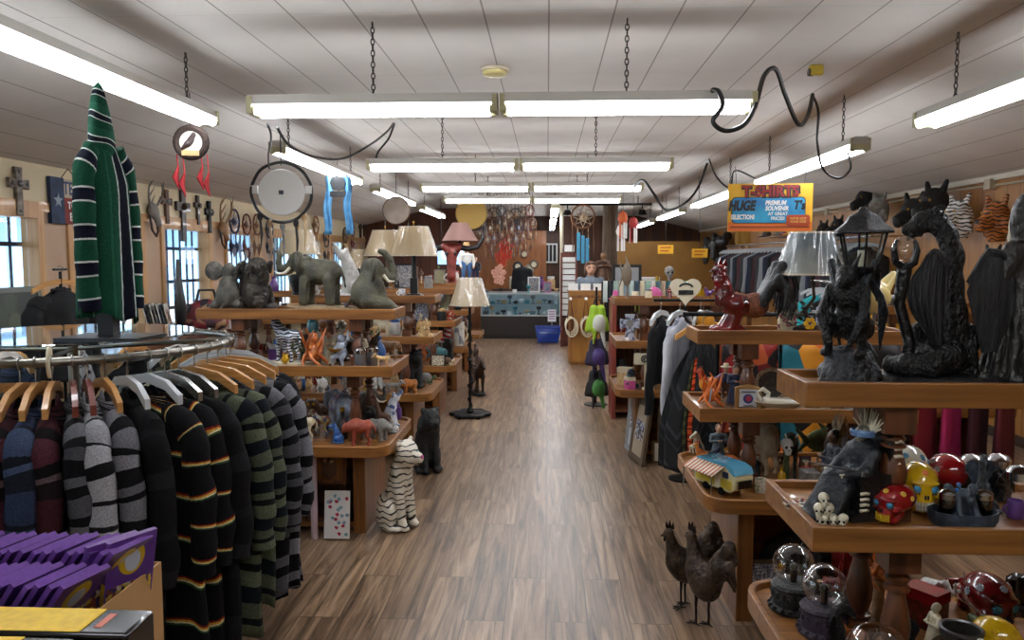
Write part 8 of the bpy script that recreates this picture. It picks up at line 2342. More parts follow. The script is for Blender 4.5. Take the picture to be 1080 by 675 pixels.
def trinket_mesh(k):
 b=MB()
 if k==0:b.bx(-.04,.04,-.03,.03,0,.05);b.bx(-.042,.042,-.032,.032,.05,.06)
 elif k==1:b.lathe([(0,0),(.035,0),(.012,.02),(.012,.08),(.04,.1),(.045,.14),(0,.15)],seg=12)
 elif k==2:b.lathe([(0,0),(.03,0),(.055,.03),(.05,.03),(.0,.01)],seg=14);b.ball((0,0,.03),.025,8)
 else:b.tube([(-.04,0,.06),(.04,0,.06)],.022,10);b.bx(-.008,.008,-.02,.02,0,.05)
 return b.mesh('trinket%d'%k)
TM=[trinket_mesh(k)for k in range(4)]
for me in TM:me.materials.append(None)
i=0
for lv,(z,yy,n)in enumerate(((.4855,-.22,13),(.6985,.02,13),(.9255,.05,6))):
 for k in range(n):
  x=(x0+x1)/2-hw+.1+(2*hw-.2)*k/(n-1)
  kd,cm=(k+lv)%4,(k*5+lv*2)%6
  oo=bpy.data.objects.new('trinket',TM[kd]);COL.objects.link(oo)
  oo.material_slots[0].link='OBJECT';oo.material_slots[0].material=tm[cm]
  oo.location=(x,CY+.3+yy,z);oo.rotation_euler=(0,0,.3*(k%3-1));
  if lv<2:oo.scale=(1.15,1.15,1.15)
  tag(oo,'%s %s, number %d from the left on the %s of the glass counter'%(tn[cm],pn_[kd],k+1,['floor','inner shelf','top'][lv]),'trinket','trinkets in the glass counter')
o=thing('shopping_basket','blue wire shopping basket on the floor in front of the counter','basket',(at(578,350,15.0).x,14.72,0))
b=MB()
BLU=pm('blue_plastic','#16368c',.4)
vs=[(-.19,-.13,.02),(.19,-.13,.02),(.19,.13,.02),(-.19,.13,.02),(-.24,-.17,.3),(.24,-.17,.3),(.24,.17,.3),(-.24,.17,.3)]
b.add(vs,[(0,3,2,1),(0,1,5,4),(1,2,6,5),(2,3,7,6),(3,0,4,7)]);bk=b.build('basket',BLU,o,solid=.012)
b=MB();b.tube([Vector(q)+Vector((0,0,.005))for q in vs[4:]],.014,6,closed=True);b.build('rim',BLU,o)
b=MB();b.tube([(-.235,-.05,.3),(-.15,-.19,.21),(.15,-.19,.21),(.235,-.05,.3)],.006,6);b.tube([(-.2,-.17,.02),(-.2,-.17,0)],.008,6);b.build('wire_handle',SILVER,o)
p=at(582,337,15.25)
o=thing('paper_notice','white paper notice with mauve lines at the end of the counter','notice',(p.x,15.03,0))
o.location.y=15.05
b=MB();b.cyl((0,.02,0),(0,.02,.8),.012);b.lathe([(0,0),(.1,0),(.1,.012),(0,.02)],(0,.02,0),16);b.build('stand',SILVER,o)
b=MB();b.bx(-.08,.08,-.004,.004,.38,.62);b.build('sheet',WHITE,o)
b=MB();
for k in range(4):b.bx(-.06,.06,-.006,-.004,.43+.045*k,.45+.045*k)
b.build('printed_line',pm('mauve_print','#9a6ba0',.5),o)
p0=at(593,325,13.9);p1=at(607,325,13.9)
o=thing('card_rack','tall rack of white cards in rows standing left of the brown cabinet','card rack',((p0.x+p1.x)/2,14.1,0))
w2=(p1.x-p0.x)/2
b=MB();b.bx(-w2-.03,w2+.03,.05,.09,0,1.72);b.bx(-w2-.03,-w2,-.12,.09,0,1.72);b.bx(w2,w2+.03,-.12,.09,0,1.72);b.build('frame',REDWOOD,o)
for k in range(10):
 b=MB();b.box((0,-.06,.62+.108*k),(2*w2-.01,.012,.09),(-.25,0,0));b.build('card_row',pm('white_cards','#cfcec8',.5),o)
b=MB();b.bx(-.08,.1,0,.02,1.74,1.86);b.build('header_card',WHITE,o)
b=MB();b.bx(-w2,w2,-.1,.05,.5,.52);b.build('ledge',REDWOOD,o)
o=thing('white_pole','slim white pole standing from floor to ceiling left of the card rack','pole',(at(590,245,15.0).x+.05,15.35,0));b=MB();b.cyl((0,0,0),(0,0,2.75),.035,seg=14);b.build('shaft',CREAMP,o);b=MB();b.cyl((0,0,0),(0,0,.05),.06);b.build('foot',CREAMP,o)
p=on(622,13.0,0)
H_=1.555
pe=[El((0,0,.86),(.15,.105,.13)),El((0,0,1.02),(.14,.1,.16)),El((0,.0,1.18),(.165,.105,.13)),Cp((0,0,1.28),(0,-.015,1.36),.055,.05),El((0,-.02,1.45),(.072,.088,.105)),El((0,-.05,1.40),(.05,.055,.05)),Cp((0,-.105,1.46),(0,-.122,1.425),.013,.018),El((0,-.1,1.388),(.03,.014,.012))]
pe+=both(lambda s:[Cp((s*.09,0,.84),(s*.095,-.01,.46),.085,.058),Cp((s*.095,-.01,.46),(s*.095,.02,.08),.056,.04),El((s*.095,-.04,.04),(.045,.11,.04)),El((s*.075,-.015,1.45),(.012,.022,.03)),Cp((s*.17,0,1.24),(s*.22,.01,.98),.055,.043),Cp((s*.22,.01,.98),(s*.15,-.2,.93),.042,.03),El((s*.13,-.25,.93),(.04,.05,.02))])
for s in(-1,1):
 for k in range(4):pe+=chain([(s*(.10+.018*k),-.29,.93),(s*(.10+.018*k),-.325-.006*(k in(1,2)),.925),(s*(.10+.018*k),-.34-.008*(k in(1,2)),.91)],[.009,.008,.007])
 pe+=chain([(s*.10,-.24,.93),(s*.075,-.27,.925),(s*.07,-.29,.915)],[.011,.01,.008])
me=blob('person',pe,110,.03);me.materials.append(pm('person_skin','#b98a70',.55))
po=place(me,'person',None,(p.x,13.0,0),.15)
tag(po,'person with brown hair and a grey cardigan standing behind the brown cabinet','person')
def cloth(prims,nm,m,res=60,k=.03):
 me=blob(nm,prims,res,k,cut=None);me.materials.append(m);return place(me,nm,po)
cloth([El((0,0,.88),(.165,.12,.13)),El((0,0,1.02),(.155,.115,.17)),El((0,0,1.18),(.178,.118,.13)),Cp((0,.01,1.26),(0,.01,1.3),.075,.07)]+both(lambda s:[Cp((s*.17,0,1.24),(s*.22,.01,.98),.068,.055),Cp((s*.22,.01,.98),(s*.16,-.17,.935),.054,.043)]),'cardigan',pm('grey_cardigan','#5f6a74',.9,col2='#76808a',scale=20))
cloth(both(lambda s:[Cp((s*.09,0,.84),(s*.095,-.01,.46),.098,.07),Cp((s*.095,-.01,.46),(s*.095,.02,.1),.068,.058)]),'trousers',pm('dark_trousers','#1e2430',.9))
cloth(both(lambda s:[El((s*.095,-.045,.045),(.055,.125,.045))]),'shoes',BLACK,40)
cloth([El((0,.02,1.49),(.09,.092,.085)),El((0,.055,1.42),(.085,.06,.11))]+both(lambda s:[El((s*.078,.02,1.42),(.025,.05,.09)),El((s*.045,-.075,1.535),(.045,.03,.025))]),'hair',pm('brown_hair','#4a3426',.7,col2='#6a4c38',scale=30,stretch=(6,6,1)),50,.02)
b=MB()
for s in(-1,1):b.tube([(s*.034+.024*math.cos(t),-.112,1.462+.017*math.sin(t))for t in np.linspace(0,2*pi,14)[:-1]],.0025,5,closed=True)
b.tube([(-.01,-.114,1.465),(.01,-.114,1.465)],.0025,5);b.build('glasses',BLACK,po)
for s in(-1,1):MB().ball((s*.034,-.098,1.462),.012,8).build('eye',EYEB,po)
x0,x1=at(600,345,11.6).x,at(637,345,11.6).x
o=thing('brown_cabinet','plain brown wooden cabinet at the aisle end with two ropes hung on its front','cabinet',((x0+x1)/2,11.85,0));hw=(x1-x0)/2
b=MB();b.bx(-hw,hw,-.25,.25,.04,1.1);b.bx(-hw+.03,hw-.03,-.22,.25,0,.04);b.build('carcass',wood('cabinet_veneer','#8a5a20','#a8742e','z',fine=5),o)
b=MB();b.bx(-hw-.015,hw+.015,-.265,.265,1.1,1.13);b.build('top_board',OAK,o)
b=MB();b.bx(-hw+.02,-hw+.05,-.262,-.25,.08,1.06);b.bx(hw-.05,hw-.02,-.262,-.25,.08,1.06);b.bx(-hw+.05,hw-.05,-.262,-.25,1.02,1.06);b.build('door_frame',OAKZ,o)
for px,lab,c in((601.5,'left coiled lasso with white rope and brown strap on the brown cabinet','#5a2418'),(618,'right coiled lasso with white rope and brown strap on the brown cabinet','#6a2c1a')):
 p=at(px,318,11.56)
 o=thing('coiled_lasso',lab,'lasso',(p.x,11.55,.35))
 b=MB()
 for k in range(3):b.tube([(.012*k+(.075+.008*k)*math.cos(t),-.01-.012*k,.27-.02*k+(.12+.01*k)*math.sin(t))for t in np.linspace(0,2*pi,22)[:-1]],.011,6,closed=True)
 b.build('rope_coil',CREAMR,o)
 b=MB()
 for s in(-1,1):b.tube([(s*.03,-.01,.2),(s*.04,-.015,.42),(s*.012,-.01,.62)],[.022,.02,.012],6,flat=.4)
 b.tube([(0,-.02,.2),(.01,-.02,.0)],[.02,.006],6,flat=.4)
 b.build('strap',pm('strap_'+c[1:],c,.6),o)
 b=MB();b.ball((0,-.01,.66),.025,8);b.cyl((0,0,.66),(0,.02,.66),.01);b.build('hanging_hook',WHITE,o)
for k in range(3):
 fig('box','white_box','white box on top of the brown cabinet, %s of three'%['left','middle','right'][k],'box',((x0+x1)/2-.2+.19*k,11.72,1.1305),.1,pi/2,{'body':WHITE,'lid':WHITE},'white boxes on the brown cabinet',sx=1.3,sy=1.6)
o=thing('scarf_rail','black rail of pastel scarves right of the brown cabinet','rail',(1.16,10.9,0))
b=MB();b.cyl((-.38,0,1.28),(.85,0,1.28),.012)
for x in(-.38,.85):b.cyl((x,0,0),(x,0,1.28),.014)
b.tube([(-.38,-.2,.01),(-.38,.2,.01)],.014);b.tube([(.85,-.2,.01),(.85,.2,.01)],.014);b.build('frame',BLKMET,o)
pc=['#c9d3cf','#22262c','#9fb6a6','#d6cdb8','#7f97a6','#b7c9c4','#3a4a58','#cfc3a6','#8fae9c','#dad6cf','#59727c','#b59f86','#2d5f62','#c7b3a0','#e0ded8','#6f8a7a']
pcn=['pale grey','black','sage','cream','slate blue','mint','dark blue','straw','sea green','white','steel blue','tan','teal','beige','ivory','olive grey']
for k in range(16):
 b=MB();x=1.16-.34+.074*k
 b.sheet(lambda u,v:(x-.03+.06*u,10.9-.028+.01*math.sin(u*9+k),1.296-(.3+.04*(k%3))*v),5,6)
 b.sheet(lambda u,v:(x-.03+.06*u,10.9+.028+.01*math.sin(u*7+k),1.296-.26*v),5,6)
 o=b.build('scarf',pm('scarf_%d'%k,pc[k],.85),solid=.006,angle=180)
 tag(o,'%s scarf on the black scarf rail, number %d from the left'%(pcn[k],k+1),'scarf','scarves on the black rail')
o=thing('open_bookcase','red brown open bookcase behind the decorated cross','bookcase',(1.15,7.85,0))
for x in(-.48,.48):MB().bx(x-.02,x+.02,-.2,.2,0,1.2).build('side_panel',pm('red_brown_board','#6e2a20',.5,col2='#833a2b',scale=3),o)
for z in(.08,.42,.75,1.18):
 b=MB();b.bx(-.46,.46,-.19,.2,z-.012,z+.012);b.build('shelf',TURN,o)
b=MB();b.bx(-.46,.46,.19,.2,0,1.2);b.build('back_panel',TURN,o)
o=thing('bag_rail','black stand of hanging bags left of the red brown bookcase','stand',(.54,8.3,0))
b=MB();b.cyl((0,.12,0),(0,.12,1.3),.012);b.lathe([(0,0),(.13,0),(.13,.012),(0,.02)],(0,.12,0),16)
for z in(1.2,.75,.42):b.tube([(0,.12,z),(0,-.02,z+.01)],.006,5)
b.build('stand',BLKMET,o)
for k,(z,c,c2,lab)in enumerate(((.82,'#9bc22a','#d8dcd0','lime green and white bag, topmost on the bag stand'),(.46,'#2a2440','#4d3b78','purple and black bag, in the middle of the bag stand'),(.12,'#141416','#3f7a35','black backpack with green trim, lowest on the bag stand'))):
 o=thing('hanging_bag',lab,'bag',(.54,8.26,z),.3)
 me=blob('hb',[Cp((-.05,0,.05),(-.04,0,.25),.06,.045),Cp((.05,0,.05),(.04,0,.25),.06,.045),El((0,-.06,.1),(.07,.05,.09),(0,0,0),1),Cp((-.11,0,.03),(-.1,0,.14),.03,.02),Cp((.11,0,.03),(.1,0,.14),.03,.02),Cp((.03,-.05,.04),(.07,-.06,-.16),.03,.012,1),Cp((-.04,-.04,.04),(-.06,-.05,-.12),.025,.01)],40,.02,cut=None);me.materials.append(pm('bag_'+c[1:],c,.6));me.materials.append(pm('bag_'+c2[1:],c2,.6));place(me,'body',o)
 b=MB();b.tube([(-.05,0,.27),(-.03,0,.35),(.03,0,.35),(.05,0,.27)],.009,6);b.build('strap',BLACK,o)
fur={'black':BLKFUR,'white':blotch('white_tiger_mask','#dcdad4','#2c2a28',4,.66,.5,.2,'wave'),'orange':blotch('orange_tiger_mask','#a5612b','#1d120c',4,.7,.5,.2,'wave'),'brown':BROWN,'grey':GREYR}
for px,py,h,c,lab in((1010,228,46,'white','white tiger head mounted on the pine wall above the big dragon'),(1049,230,48,'orange','orange tiger head mounted on the pine wall beside the white tiger head'),(962,226,46,'black','black panther head mounted on the pine wall left of the dragon neck'),(985,217,52,'black','black wolf head mounted on the pine wall behind the dragon neck'),(912,212,34,'black','black animal head mounted on the pine wall behind the lantern roof'),(926,220,34,'grey','pale grey animal head mounted on the pine wall right of the lantern'),(883,240,26,'black','small black animal head on the pine wall above the leafy lamp shade'),(868,243,22,'black','smallest black animal head on the pine wall, farthest of the row'),(1046,275,34,'black','black animal head mounted low on the pine wall beside the robed statue')):
 p=wr(px,py,.22);hh=h*p.y/F
 o=fig('wall_head','mounted_head',lab,'animal head',(p.x+.0,p.y,p.z-hh/2),hh,LEFT+.4,{'body':fur[c],'eye':pm('amber_eye','#a07818',.1),'nose':BLACK},'animal heads on the pine wall',sx=.85,sy=.85)
o=thing('shirt_rail','long chrome rail of T-shirts along the pine wall','rail',(3.62,12.2,0))
b=MB();b.cyl((0,-3.4,1.86),(0,3.6,1.86),.014)
for y in(-3.3,0,3.5):b.cyl((0,y,1.86),(.41,y,1.86),.012)
b.build('rail',CHROME,o)
tcs=[('black','#0f1011'),('charcoal','#2a2c2e'),('dark green','#1f3323'),('navy','#1b2438'),('maroon','#3c1820'),('black','#0f1011'),('grey','#7d8084'),('olive','#3f4226')]
for k in range(34):
 nm,c=tcs[(k*3+k//5)%8]
 y=8.95+k*.2
 pos=(3.62,y,1.86-.083)
 hanger(pos,pi+.15*math.sin(k),HPLAST,'clear hanger on the long T-shirt rail, number %d from the camera'%(k+1),'hangers on the long T-shirt rail')
 garment('hanging_tee_shirt','%s T-shirt on the long chrome rail, number %d from the camera'%(nm,k+1),'T-shirt',(3.62,y,1.765),pi+.15*math.sin(k),[pm('tee_'+c[1:],c,.85)]*2,seed=2+k%2,L=.72,W=.26,hood=False,rad=5,group='T-shirts on the long rail',sleeves=False)
o=thing('low_rail','low chrome rail of bright shirts in front of the pine wall behind the leafy lamp','rail',(3.0,7.9,0))
b=MB();b.cyl((0,-.9,1.36),(0,.95,1.36),.014)
for y in(-.88,.93):b.cyl((0,y,0),(0,y,1.36),.014);b.tube([(-.25,y,.012),(.25,y,.012)],.014)
b.build('frame',CHROME,o)
for k,(nm,c)in enumerate((('yellow','#d0a21c'),('gold','#c8961a'),('lavender grey','#9a9ab0'),('white','#c9c9cc'),('lavender','#8f8fa8'),('black','#141416'),('teal','#1f8f94'),('turquoise','#2aa0a4'))):
 y=7.2+k*.2
 hanger((3.0,y,1.36-.083),pi-.3,HPLAST,'clear hanger of the %s shirt on the low chrome rail'%nm)
 garment('hanging_tee_shirt','%s shirt on the low chrome rail behind the leafy lamp'%nm,'shirt',(3.0,y,1.265),pi-.3,[pm('lowtee_'+c[1:],c,.85)]*2,seed=2+k%2,L=.7,W=.22,hood=False,rad=5,group='shirts on the low rail',sleeves=False)
for px,py,Y,c,nm in((808,262,10.2,'#d2a018','yellow and red'),(822,262,10.4,'#7d2228','dark red'),(795,258,10.8,'#6f6a5c','khaki'),(834,255,10.5,'#55585c','grey'),(783,252,11.5,'#3a332a','brown')):
 fig('cap','baseball_cap','%s cap on the T-shirt rail below the yellow banner'%nm,'cap',(3.5,Y+1.0,1.9475),.125,LEFT+.2,{'body':pm('cap_'+c[1:],c,.7),'button':REDP},'caps along the T-shirt rail')
o=thing('cap_shelf','narrow shelf on the pine wall holding caps above the T-shirts','shelf',(3.72,11.9,1.935));b=MB();b.bx(-.32,.33,-.7,.7,0,.012);b.build('board',OAKY,o)
b=MB();b.bx(.29,.33,-.6,-.57,-.15,0);b.bx(.29,.33,.57,.6,-.15,0);b.build('bracket',BLKMET,o)
BR,BK=pm('banner_letter_red','#8a1712',.5),pm('banner_letter_black','#111016',.5)
p=at(812,219,6.2);bw,bh=85*6.2/F,49*6.2/F
o=thing('tee_shirt_banner','yellow and blue T-SHIRTS banner hanging from a pine wall side light','banner',p,-.05)
b=MB();b.bx(-bw/2,bw/2,-.004,.004,-bh/2,bh/2);b.build('sheet',pm('banner_yellow','#d6a21f',.5),o)
b=MB();b.bx(-bw/2+.003,bw/2-.003,-.006,-.004,-bh/2+.003,-bh/2+.075);b.build('orange_band',pm('banner_orange','#d0661a',.5),o)
b=MB();b.bx(-bw/2+.02,bw/2-.02,-.0075,-.006,-bh/2+.028,-bh/2+.042);b.build('dark_line',pm('banner_line','#8a3a14',.5),o)
b=MB();pts=rrect(-bw/2+.035,bw/2-.06,-bh/2+.07,bh/2-.11,.03);b.plate([(x*1.02,z_+(.006 if z_>0 else-.006))for x,z_ in pts],-.0085,-.006);b.build('dark_outline',BK,o);b=MB();b.plate([(x,z_)for x,z_ in pts],-.009,-.006);b.build('blue_panel',pm('banner_blue','#155a94',.5,col2='#2a9ac0',scale=4),o)
b=MB();pts=rrect(bw/2-.2,bw/2-.02,-bh/2+.045,-bh/2+.13,.02);b.plate(pts,-.012,-.009);b.build('red_flash',pm('banner_red','#a8401c',.5),o)
text('T-SHIRTS',.118,BK,o,(.005,-.0085,bh/2-.068),bold=.012,sx=.92,name='letter_shadow')
text('T-SHIRTS',.118,BR,o,(0,-.012,bh/2-.064),bold=.004,sx=.92)
text('HUGE',.105,BK,o,(-bw/2+.105,-.011,.012),bold=.006,sx=.72,shear=.2)
text('SELECTION!',.05,WHITE,o,(-bw/2+.115,-.011,-.075),bold=.002,sx=.68)
text('PREMIUM',.048,WHITE,o,(.04,-.011,.035),bold=.002,sx=.8,shear=.2)
text('SOUVENIR',.048,WHITE,o,(.05,-.011,-.008),bold=.002,sx=.78,shear=.2)
text("T's",.095,BK,o,(.22,-.011,.015),bold=.004,sx=.8,shear=.2)
text('AT GREAT\nPRICES!',.036,WHITE,o,(.06,-.011,-.068),bold=.001,sx=.9)
text("WE'VE GOT\nYOUR SIZE!",.024,pm('banner_cream','#e3c66a',.5),o,(bw/2-.11,-.0135,-bh/2+.088),sx=1.0)
for s in(-1,1):
 b=MB();b.cyl((s*bw*.4,0,bh/2),(s*bw*.42,0,2.33-p.z),.003,seg=5);b.build('hanging_string',CORD,o)
unit('M1','oak tiered display stand by the windows, nearer of the two',-3.35,-2.45,8.6,(.53,.93,1.22))
unit('M2','oak tiered display stand by the windows, farther of the two',-3.35,-2.45,10.8,(.53,.93,1.22))
unit('N1','oak tiered display stand nearest the pine wall, behind the dragons',2.25,3.25,5.75,(.56,.94,1.25))
CLT=[('cat_sit','cat figurine'),('owl','owl figurine'),('hen','hen figurine'),('vase','vase'),('jar','lidded jar'),('bear_sit','bear figurine'),('standing','figurine'),('mug','mug'),('fox','fox figurine'),('horse','horse figurine'),('fish','fish figurine'),('buddha','buddha figurine'),('dog_sit','dog figurine'),('robed','robed figurine'),('eagle','eagle figurine'),('picture_frame','picture frame'),('elephant_walk','elephant figurine'),('tortoise','tortoise figurine'),('box','box'),('bottle','bottle')]
CC=[('brown',BROWN),('cream',CREAMR),('grey',GREYR),('tan',TAN),('black',BLACKR),('blue',BLUE),('white',WHITEFUR),('dark red',REDGL),('moss green',GREENR),('silver',SILVER),('teal',TEALM),('yellow',YELLOW),('orange',ORANGEC),('purple',PURPLE)]
used=set()
cr_=random.Random(77)
ON={'L2':'second left stand','L3':'third left stand','L4':'fourth left stand','L5':'fifth left stand','R2':'second right stand','R3':'third right stand','M1':'nearer window stand','M2':'farther window stand','N1':'stand by the pine wall','R1':'nearest right stand','L1':'nearest left stand'}
TN=['lowest','middle','top']
FOOT.extend(POSTS);POSTS.clear()
def clutter(key,t,xa,xb,n,fys=(-.1,),h=(.12,.2)):
 u=UNIT[key]
 for fy in fys:
  for i in range(n):
   x=xa+(xb-xa)*(i+.5)/n+cr_.uniform(-.01,.01)
   for _ in range(40):
    kd,noun=cr_.choice(CLT);cn,m_=cr_.choice(CC)
    kk=(key,t,cn,noun)
    if kk not in used:used.add(kk);break
   Y,z=shelf(key,t,fy)
   hh=cr_.uniform(*h)*(.7 if kd in('fox','tortoise','mug','elephant_walk','hen','box')else 1)
   s_=min(1,.75*(abs(xb-xa)/n)/(hh*1.0))if kd in('fox','horse','elephant_walk','tortoise','fish','hen','eagle','picture_frame')else 1
   rz=cr_.choice((FRONT,FRONT+.5,LEFT,RIGHT,FRONT-.4));f=footprint(kd,hh*s_,rz)
   ok=None
   for d in(0,.06,-.06,.12,-.12,.2,-.2,.28,-.28):
    bb=fbox(f,x,Y+d,z,.95)
    if u['cy']-u['hb'][t]+.015<Y+d+f[2]and Y+d+f[3]<u['cy']+u['hb'][t]-.015 and clash(bb)<=0:ok=d;break
   if ok is None:continue
   Y+=ok;FOOT.append(bb)
   fig(kd,noun.replace(' ','_').replace('lidded_',''),'%s %s on the %s shelf of the %s'%(cn,noun,TN[t],ON[key]),noun.split()[-1]if noun!='robed figurine' else 'figurine',(x,Y,z+.0005),hh*s_,rz,{'body':m_,'eye':BLACK,'nose':BLACK,'base':BROWN,'leg':YELLOW,'comb':REDP,'lid':m_,'cap':GOLD,'handle':m_,'tusk':IVORY,'picture':PHOTO[i%4],'easel_back':BLACK},'small goods on the '+ON[key])
xs=lambda key:(UNIT[key]['x0']+.06,UNIT[key]['x1']-.06)
for key in('L3','L4','L5'):
 a,b_=xs(key)
 for t in(0,1):clutter(key,t,a,b_-.28,7,(-.5,.4)if t==0 else(0,),(.13,.24))
 clutter(key,2,a,b_-.5,4,(0,),(.16,.3))
a,b_=xs('L2');clutter('L2',1,a,-1.45,5,(0,),(.12,.2));clutter('L2',0,a,-1.25,7,(.35,),(.14,.24));clutter('L2',2,a,-1.9,1,(0,),(.2,.3))
for key in('M1','M2'):
 a,b_=xs(key)
 for t in(0,1,2):clutter(key,t,a,b_,6,(-.3,),(.14,.28))
a,b_=xs('N1')
for t in(0,1,2):clutter('N1',t,a,b_,6,(-.2,),(.13,.24))
clutter('L1',1,-2.0,-.95,8,(.4,-.3),(.1,.19));clutter('L1',0,-1.7,-.95,7,(.55,-.2,-.6),(.1,.2))
clutter('R1',0,.75,1.6,7,(.5,.1,-.4),(.08,.14));clutter('R1',1,.9,1.6,6,(.4,),(.06,.1));clutter('R2',0,.75,1.3,6,(.5,-.3),(.09,.16));clutter('R2',1,.74,1.5,7,(.5,-.3),(.08,.14));clutter('R2',2,1.0,1.4,3,(.3,),(.1,.18))
a,b_=xs('R3');clutter('R3',1,1.05,b_,4,(-.2,),(.14,.22));clutter('R3',2,1.12,b_,3,(0,),(.12,.2));clutter('R3',0,.9,b_,5,(.2,),(.14,.22))
a,b_=xs('R2');clutter('R2',0,1.32,b_,3,(.4,),(.12,.18));clutter('R2',2,1.35,b_,2,(.0,),(.1,.16))
for z in(.432,.762):
 for k in range(7):
  cn,m_=CC[(k*3+int(z*10))%14];kd,noun=CLT[(k*5+int(z*10))%20]
  fig(kd,noun.replace(' ','_').replace('lidded_',''),'%s %s on the %s shelf of the red brown bookcase'%(cn,noun,'lower' if z<.6 else 'upper'),'figurine',(.76+.125*k,7.82,z+.0005),.16 if kd not in('fox','fish','tortoise','elephant_walk','picture_frame','horse','eagle')else.1,FRONT,{'body':m_,'eye':BLACK,'base':BROWN,'leg':YELLOW,'comb':REDP,'lid':m_,'cap':GOLD,'handle':m_,'tusk':IVORY,'picture':PHOTO[k%4],'easel_back':BLACK},'goods in the red brown bookcase')
def far(kd,name,lab,cat,px,py1,Y,hpx,m_,rz=FRONT,z=None,**k):
 p=at(px,py1,Y)
 return fig(kd,name,lab,cat,(p.x,Y,p.z if z is None else z),hpx*Y/F,rz,dict({'body':m_,'eye':BLACK,'nose':BLACK,'base':BROWN,'leg':YELLOW,'comb':REDP,'lid':WHITE,'cap':GOLD,'handle':m_,'picture':PHOTO[1],'easel_back':BLACK,'band':BLACK,'button':m_},**k.pop('mats',{})),**k)
far('hat','pink_hat','magenta hat on top of the red brown bookcase','hat',649,311,7.8,10,PINK,z=1.193)
far('cap','baseball_cap','bright pink cap on top of the red brown bookcase','cap',690,303,7.9,14,PINK,LEFT,z=1.193)
far('mug','candle_jar','small pale jar at the middle of the red brown bookcase top','jar',670,316,7.75,9,CREAMR,z=1.193)
o=thing('sales_table','long dark sales table in front of the mustard partition','table',(2.35,12.6,0))
b=MB();b.bx(-.9,.9,-.4,.4,.9,.94);b.build('table_top',TURN,o)
for sx in(-.84,.84):
 for sy in(-.35,.35):
  b=MB();b.bx(sx-.03,sx+.03,sy-.03,sy+.03,0,.9);b.build('leg',TURN,o)
TZ=.9405
far('picture_frame','lamp_poster','black framed poster of a white lamp beside the brown post','picture frame',661,300,12.3,38,BLACK,z=TZ,mats={'picture':pm('grey_poster','#8f9296',.5)})
for k in range(4):far('box','white_carton','flat white carton, %s in the stack on the far sales table'%['lowest','second lowest','second highest','topmost'][k],'carton',686,300,12.5,6,WHITE,pi/2,z=TZ+.0931*k,group='white cartons on the far sales table',sx=3.2,sy=3.2)
far('bottle','spray_bottle','yellow green bottle on the far sales table','bottle',693,300,12.3,26,pm('lime_bottle','#b3b52a',.4),z=TZ)
far('small_skull','carved_mask','pale carved face mask on a brown bust on the far sales table','mask',706,288,12.3,14,GREYR,z=TZ+.34)
far('buddha','bust','brown draped bust carrying the pale carved mask','bust',706,300,12.3,23,BROWN2,z=TZ,sx=.8,sy=.8)
far('mug','pen_mug','blue and white mug with black pens on the far sales table','mug',717,300,12.2,18,BLUE,z=TZ)
for k in range(2):far('owl','yellow_toy','yellow toy with black face, %s on the far sales table'%['left one','right one'][k],'toy',728+9*k,300,12.25,22-4*k,YELLOW,z=TZ,group='yellow toys on the far sales table')
far('elephant_sit','teal_figurine','teal elephant figurine on the far sales table','figurine',678,300,12.15,16,TEALM,z=TZ,mats={'tusk':IVORY})
for px,py,Y,lab in((702,263,13.4,'yellow price sign hanging before the mustard partition, the left one'),(738,267,13.0,'yellow price sign hanging right of the mustard partition, the right one')):
 p=at(px,py,Y);w2,h2=8*Y/F,4.5*Y/F
 o=thing('price_sign',lab,'sign',p)
 b=MB();b.bx(-w2,w2,-.005,.005,-h2,h2);b.build('card',pm('price_yellow','#d8a01e',.5),o)
 b=MB()
 for k in range(2):b.bx(-w2*.7,w2*(.7-.3*k),-.007,-.005,h2*(.45-.8*k)-.012,h2*(.45-.8*k)+.012)
 b.build('printed_line',pm('price_print','#a5541a',.5),o)
 b=MB();b.cyl((0,0,h2),(0,0,2.7-p.z),.004,seg=5);b.build('hanging_string',CORD,o)
for px,py,h,lab in((752,262,30,'black saddle hanging high on the far pine wall, the left one'),(760,258,30,'black saddle hanging high on the far pine wall, the right one')):
 p=wr(px,py,.25);s=h*p.y/F
 o=thing('saddle',lab,'saddle',(p.x,p.y,p.z-s*.5),pi/2+.4)
 me=blob('saddle',[El((0,0,.6),(.42,.2,.2)),El((.36,0,.78),(.1,.16,.14)),El((-.38,0,.78),(.08,.2,.16)),Cp((.1,.18,.55),(.1,.22,.05),.14,.1),Cp((.1,-.18,.55),(.1,-.22,.05),.14,.1)],34,.05,cut=None)
 me.transform(Matrix.Scale(s,4));me.materials.append(BLACKR);place(me,'body',o)
for k,px in enumerate((780,787)):
 p=wr(px,268,.06);L=40*p.y/F
 o=thing('wooden_paddle','yellow wooden paddle hanging on the far pine wall, the %s one'%('left','right')[k],'paddle',(p.x,p.y,p.z-L*.4),pi/2)
 b=MB();b.tube([(0,0,0),(0,0,L*.6)],.02,8);b.build('shaft',TAN,o)
 b=MB();b.tube([(0,0,L*.55),(0,0,L*.7),(0,0,L*.95),(0,0,L)],[.03,.1,.1,.02],10,flat=.2);b.build('blade',pm('paddle_blade','#b08a3c',.5),o)
p=at(577,267,20.6)
o=thing('shutter_window','small white framed window with dark bars on the far dark panelled wall','window',(p.x,20.64,p.z))
b=MB()
for q in((-.28,.28,.22,.26),(-.28,.28,-.26,-.22),(-.28,-.24,-.22,.22),(.24,.28,-.22,.22)):b.bx(q[0],q[1],-.03,.03,q[2],q[3])
for k in range(4):b.bx(-.15+.1*k-.012,-.15+.1*k+.012,-.02,.01,-.22,.22)
b.build('frame',WHITE,o)
b=MB();b.bx(-.24,.24,.02,.03,-.22,.22);b.build('dark_pane',BLACK,o)
o=thing('pegboard','orange brown plywood board hung with plates behind the glass counter','board',(-.72,17.6,0))
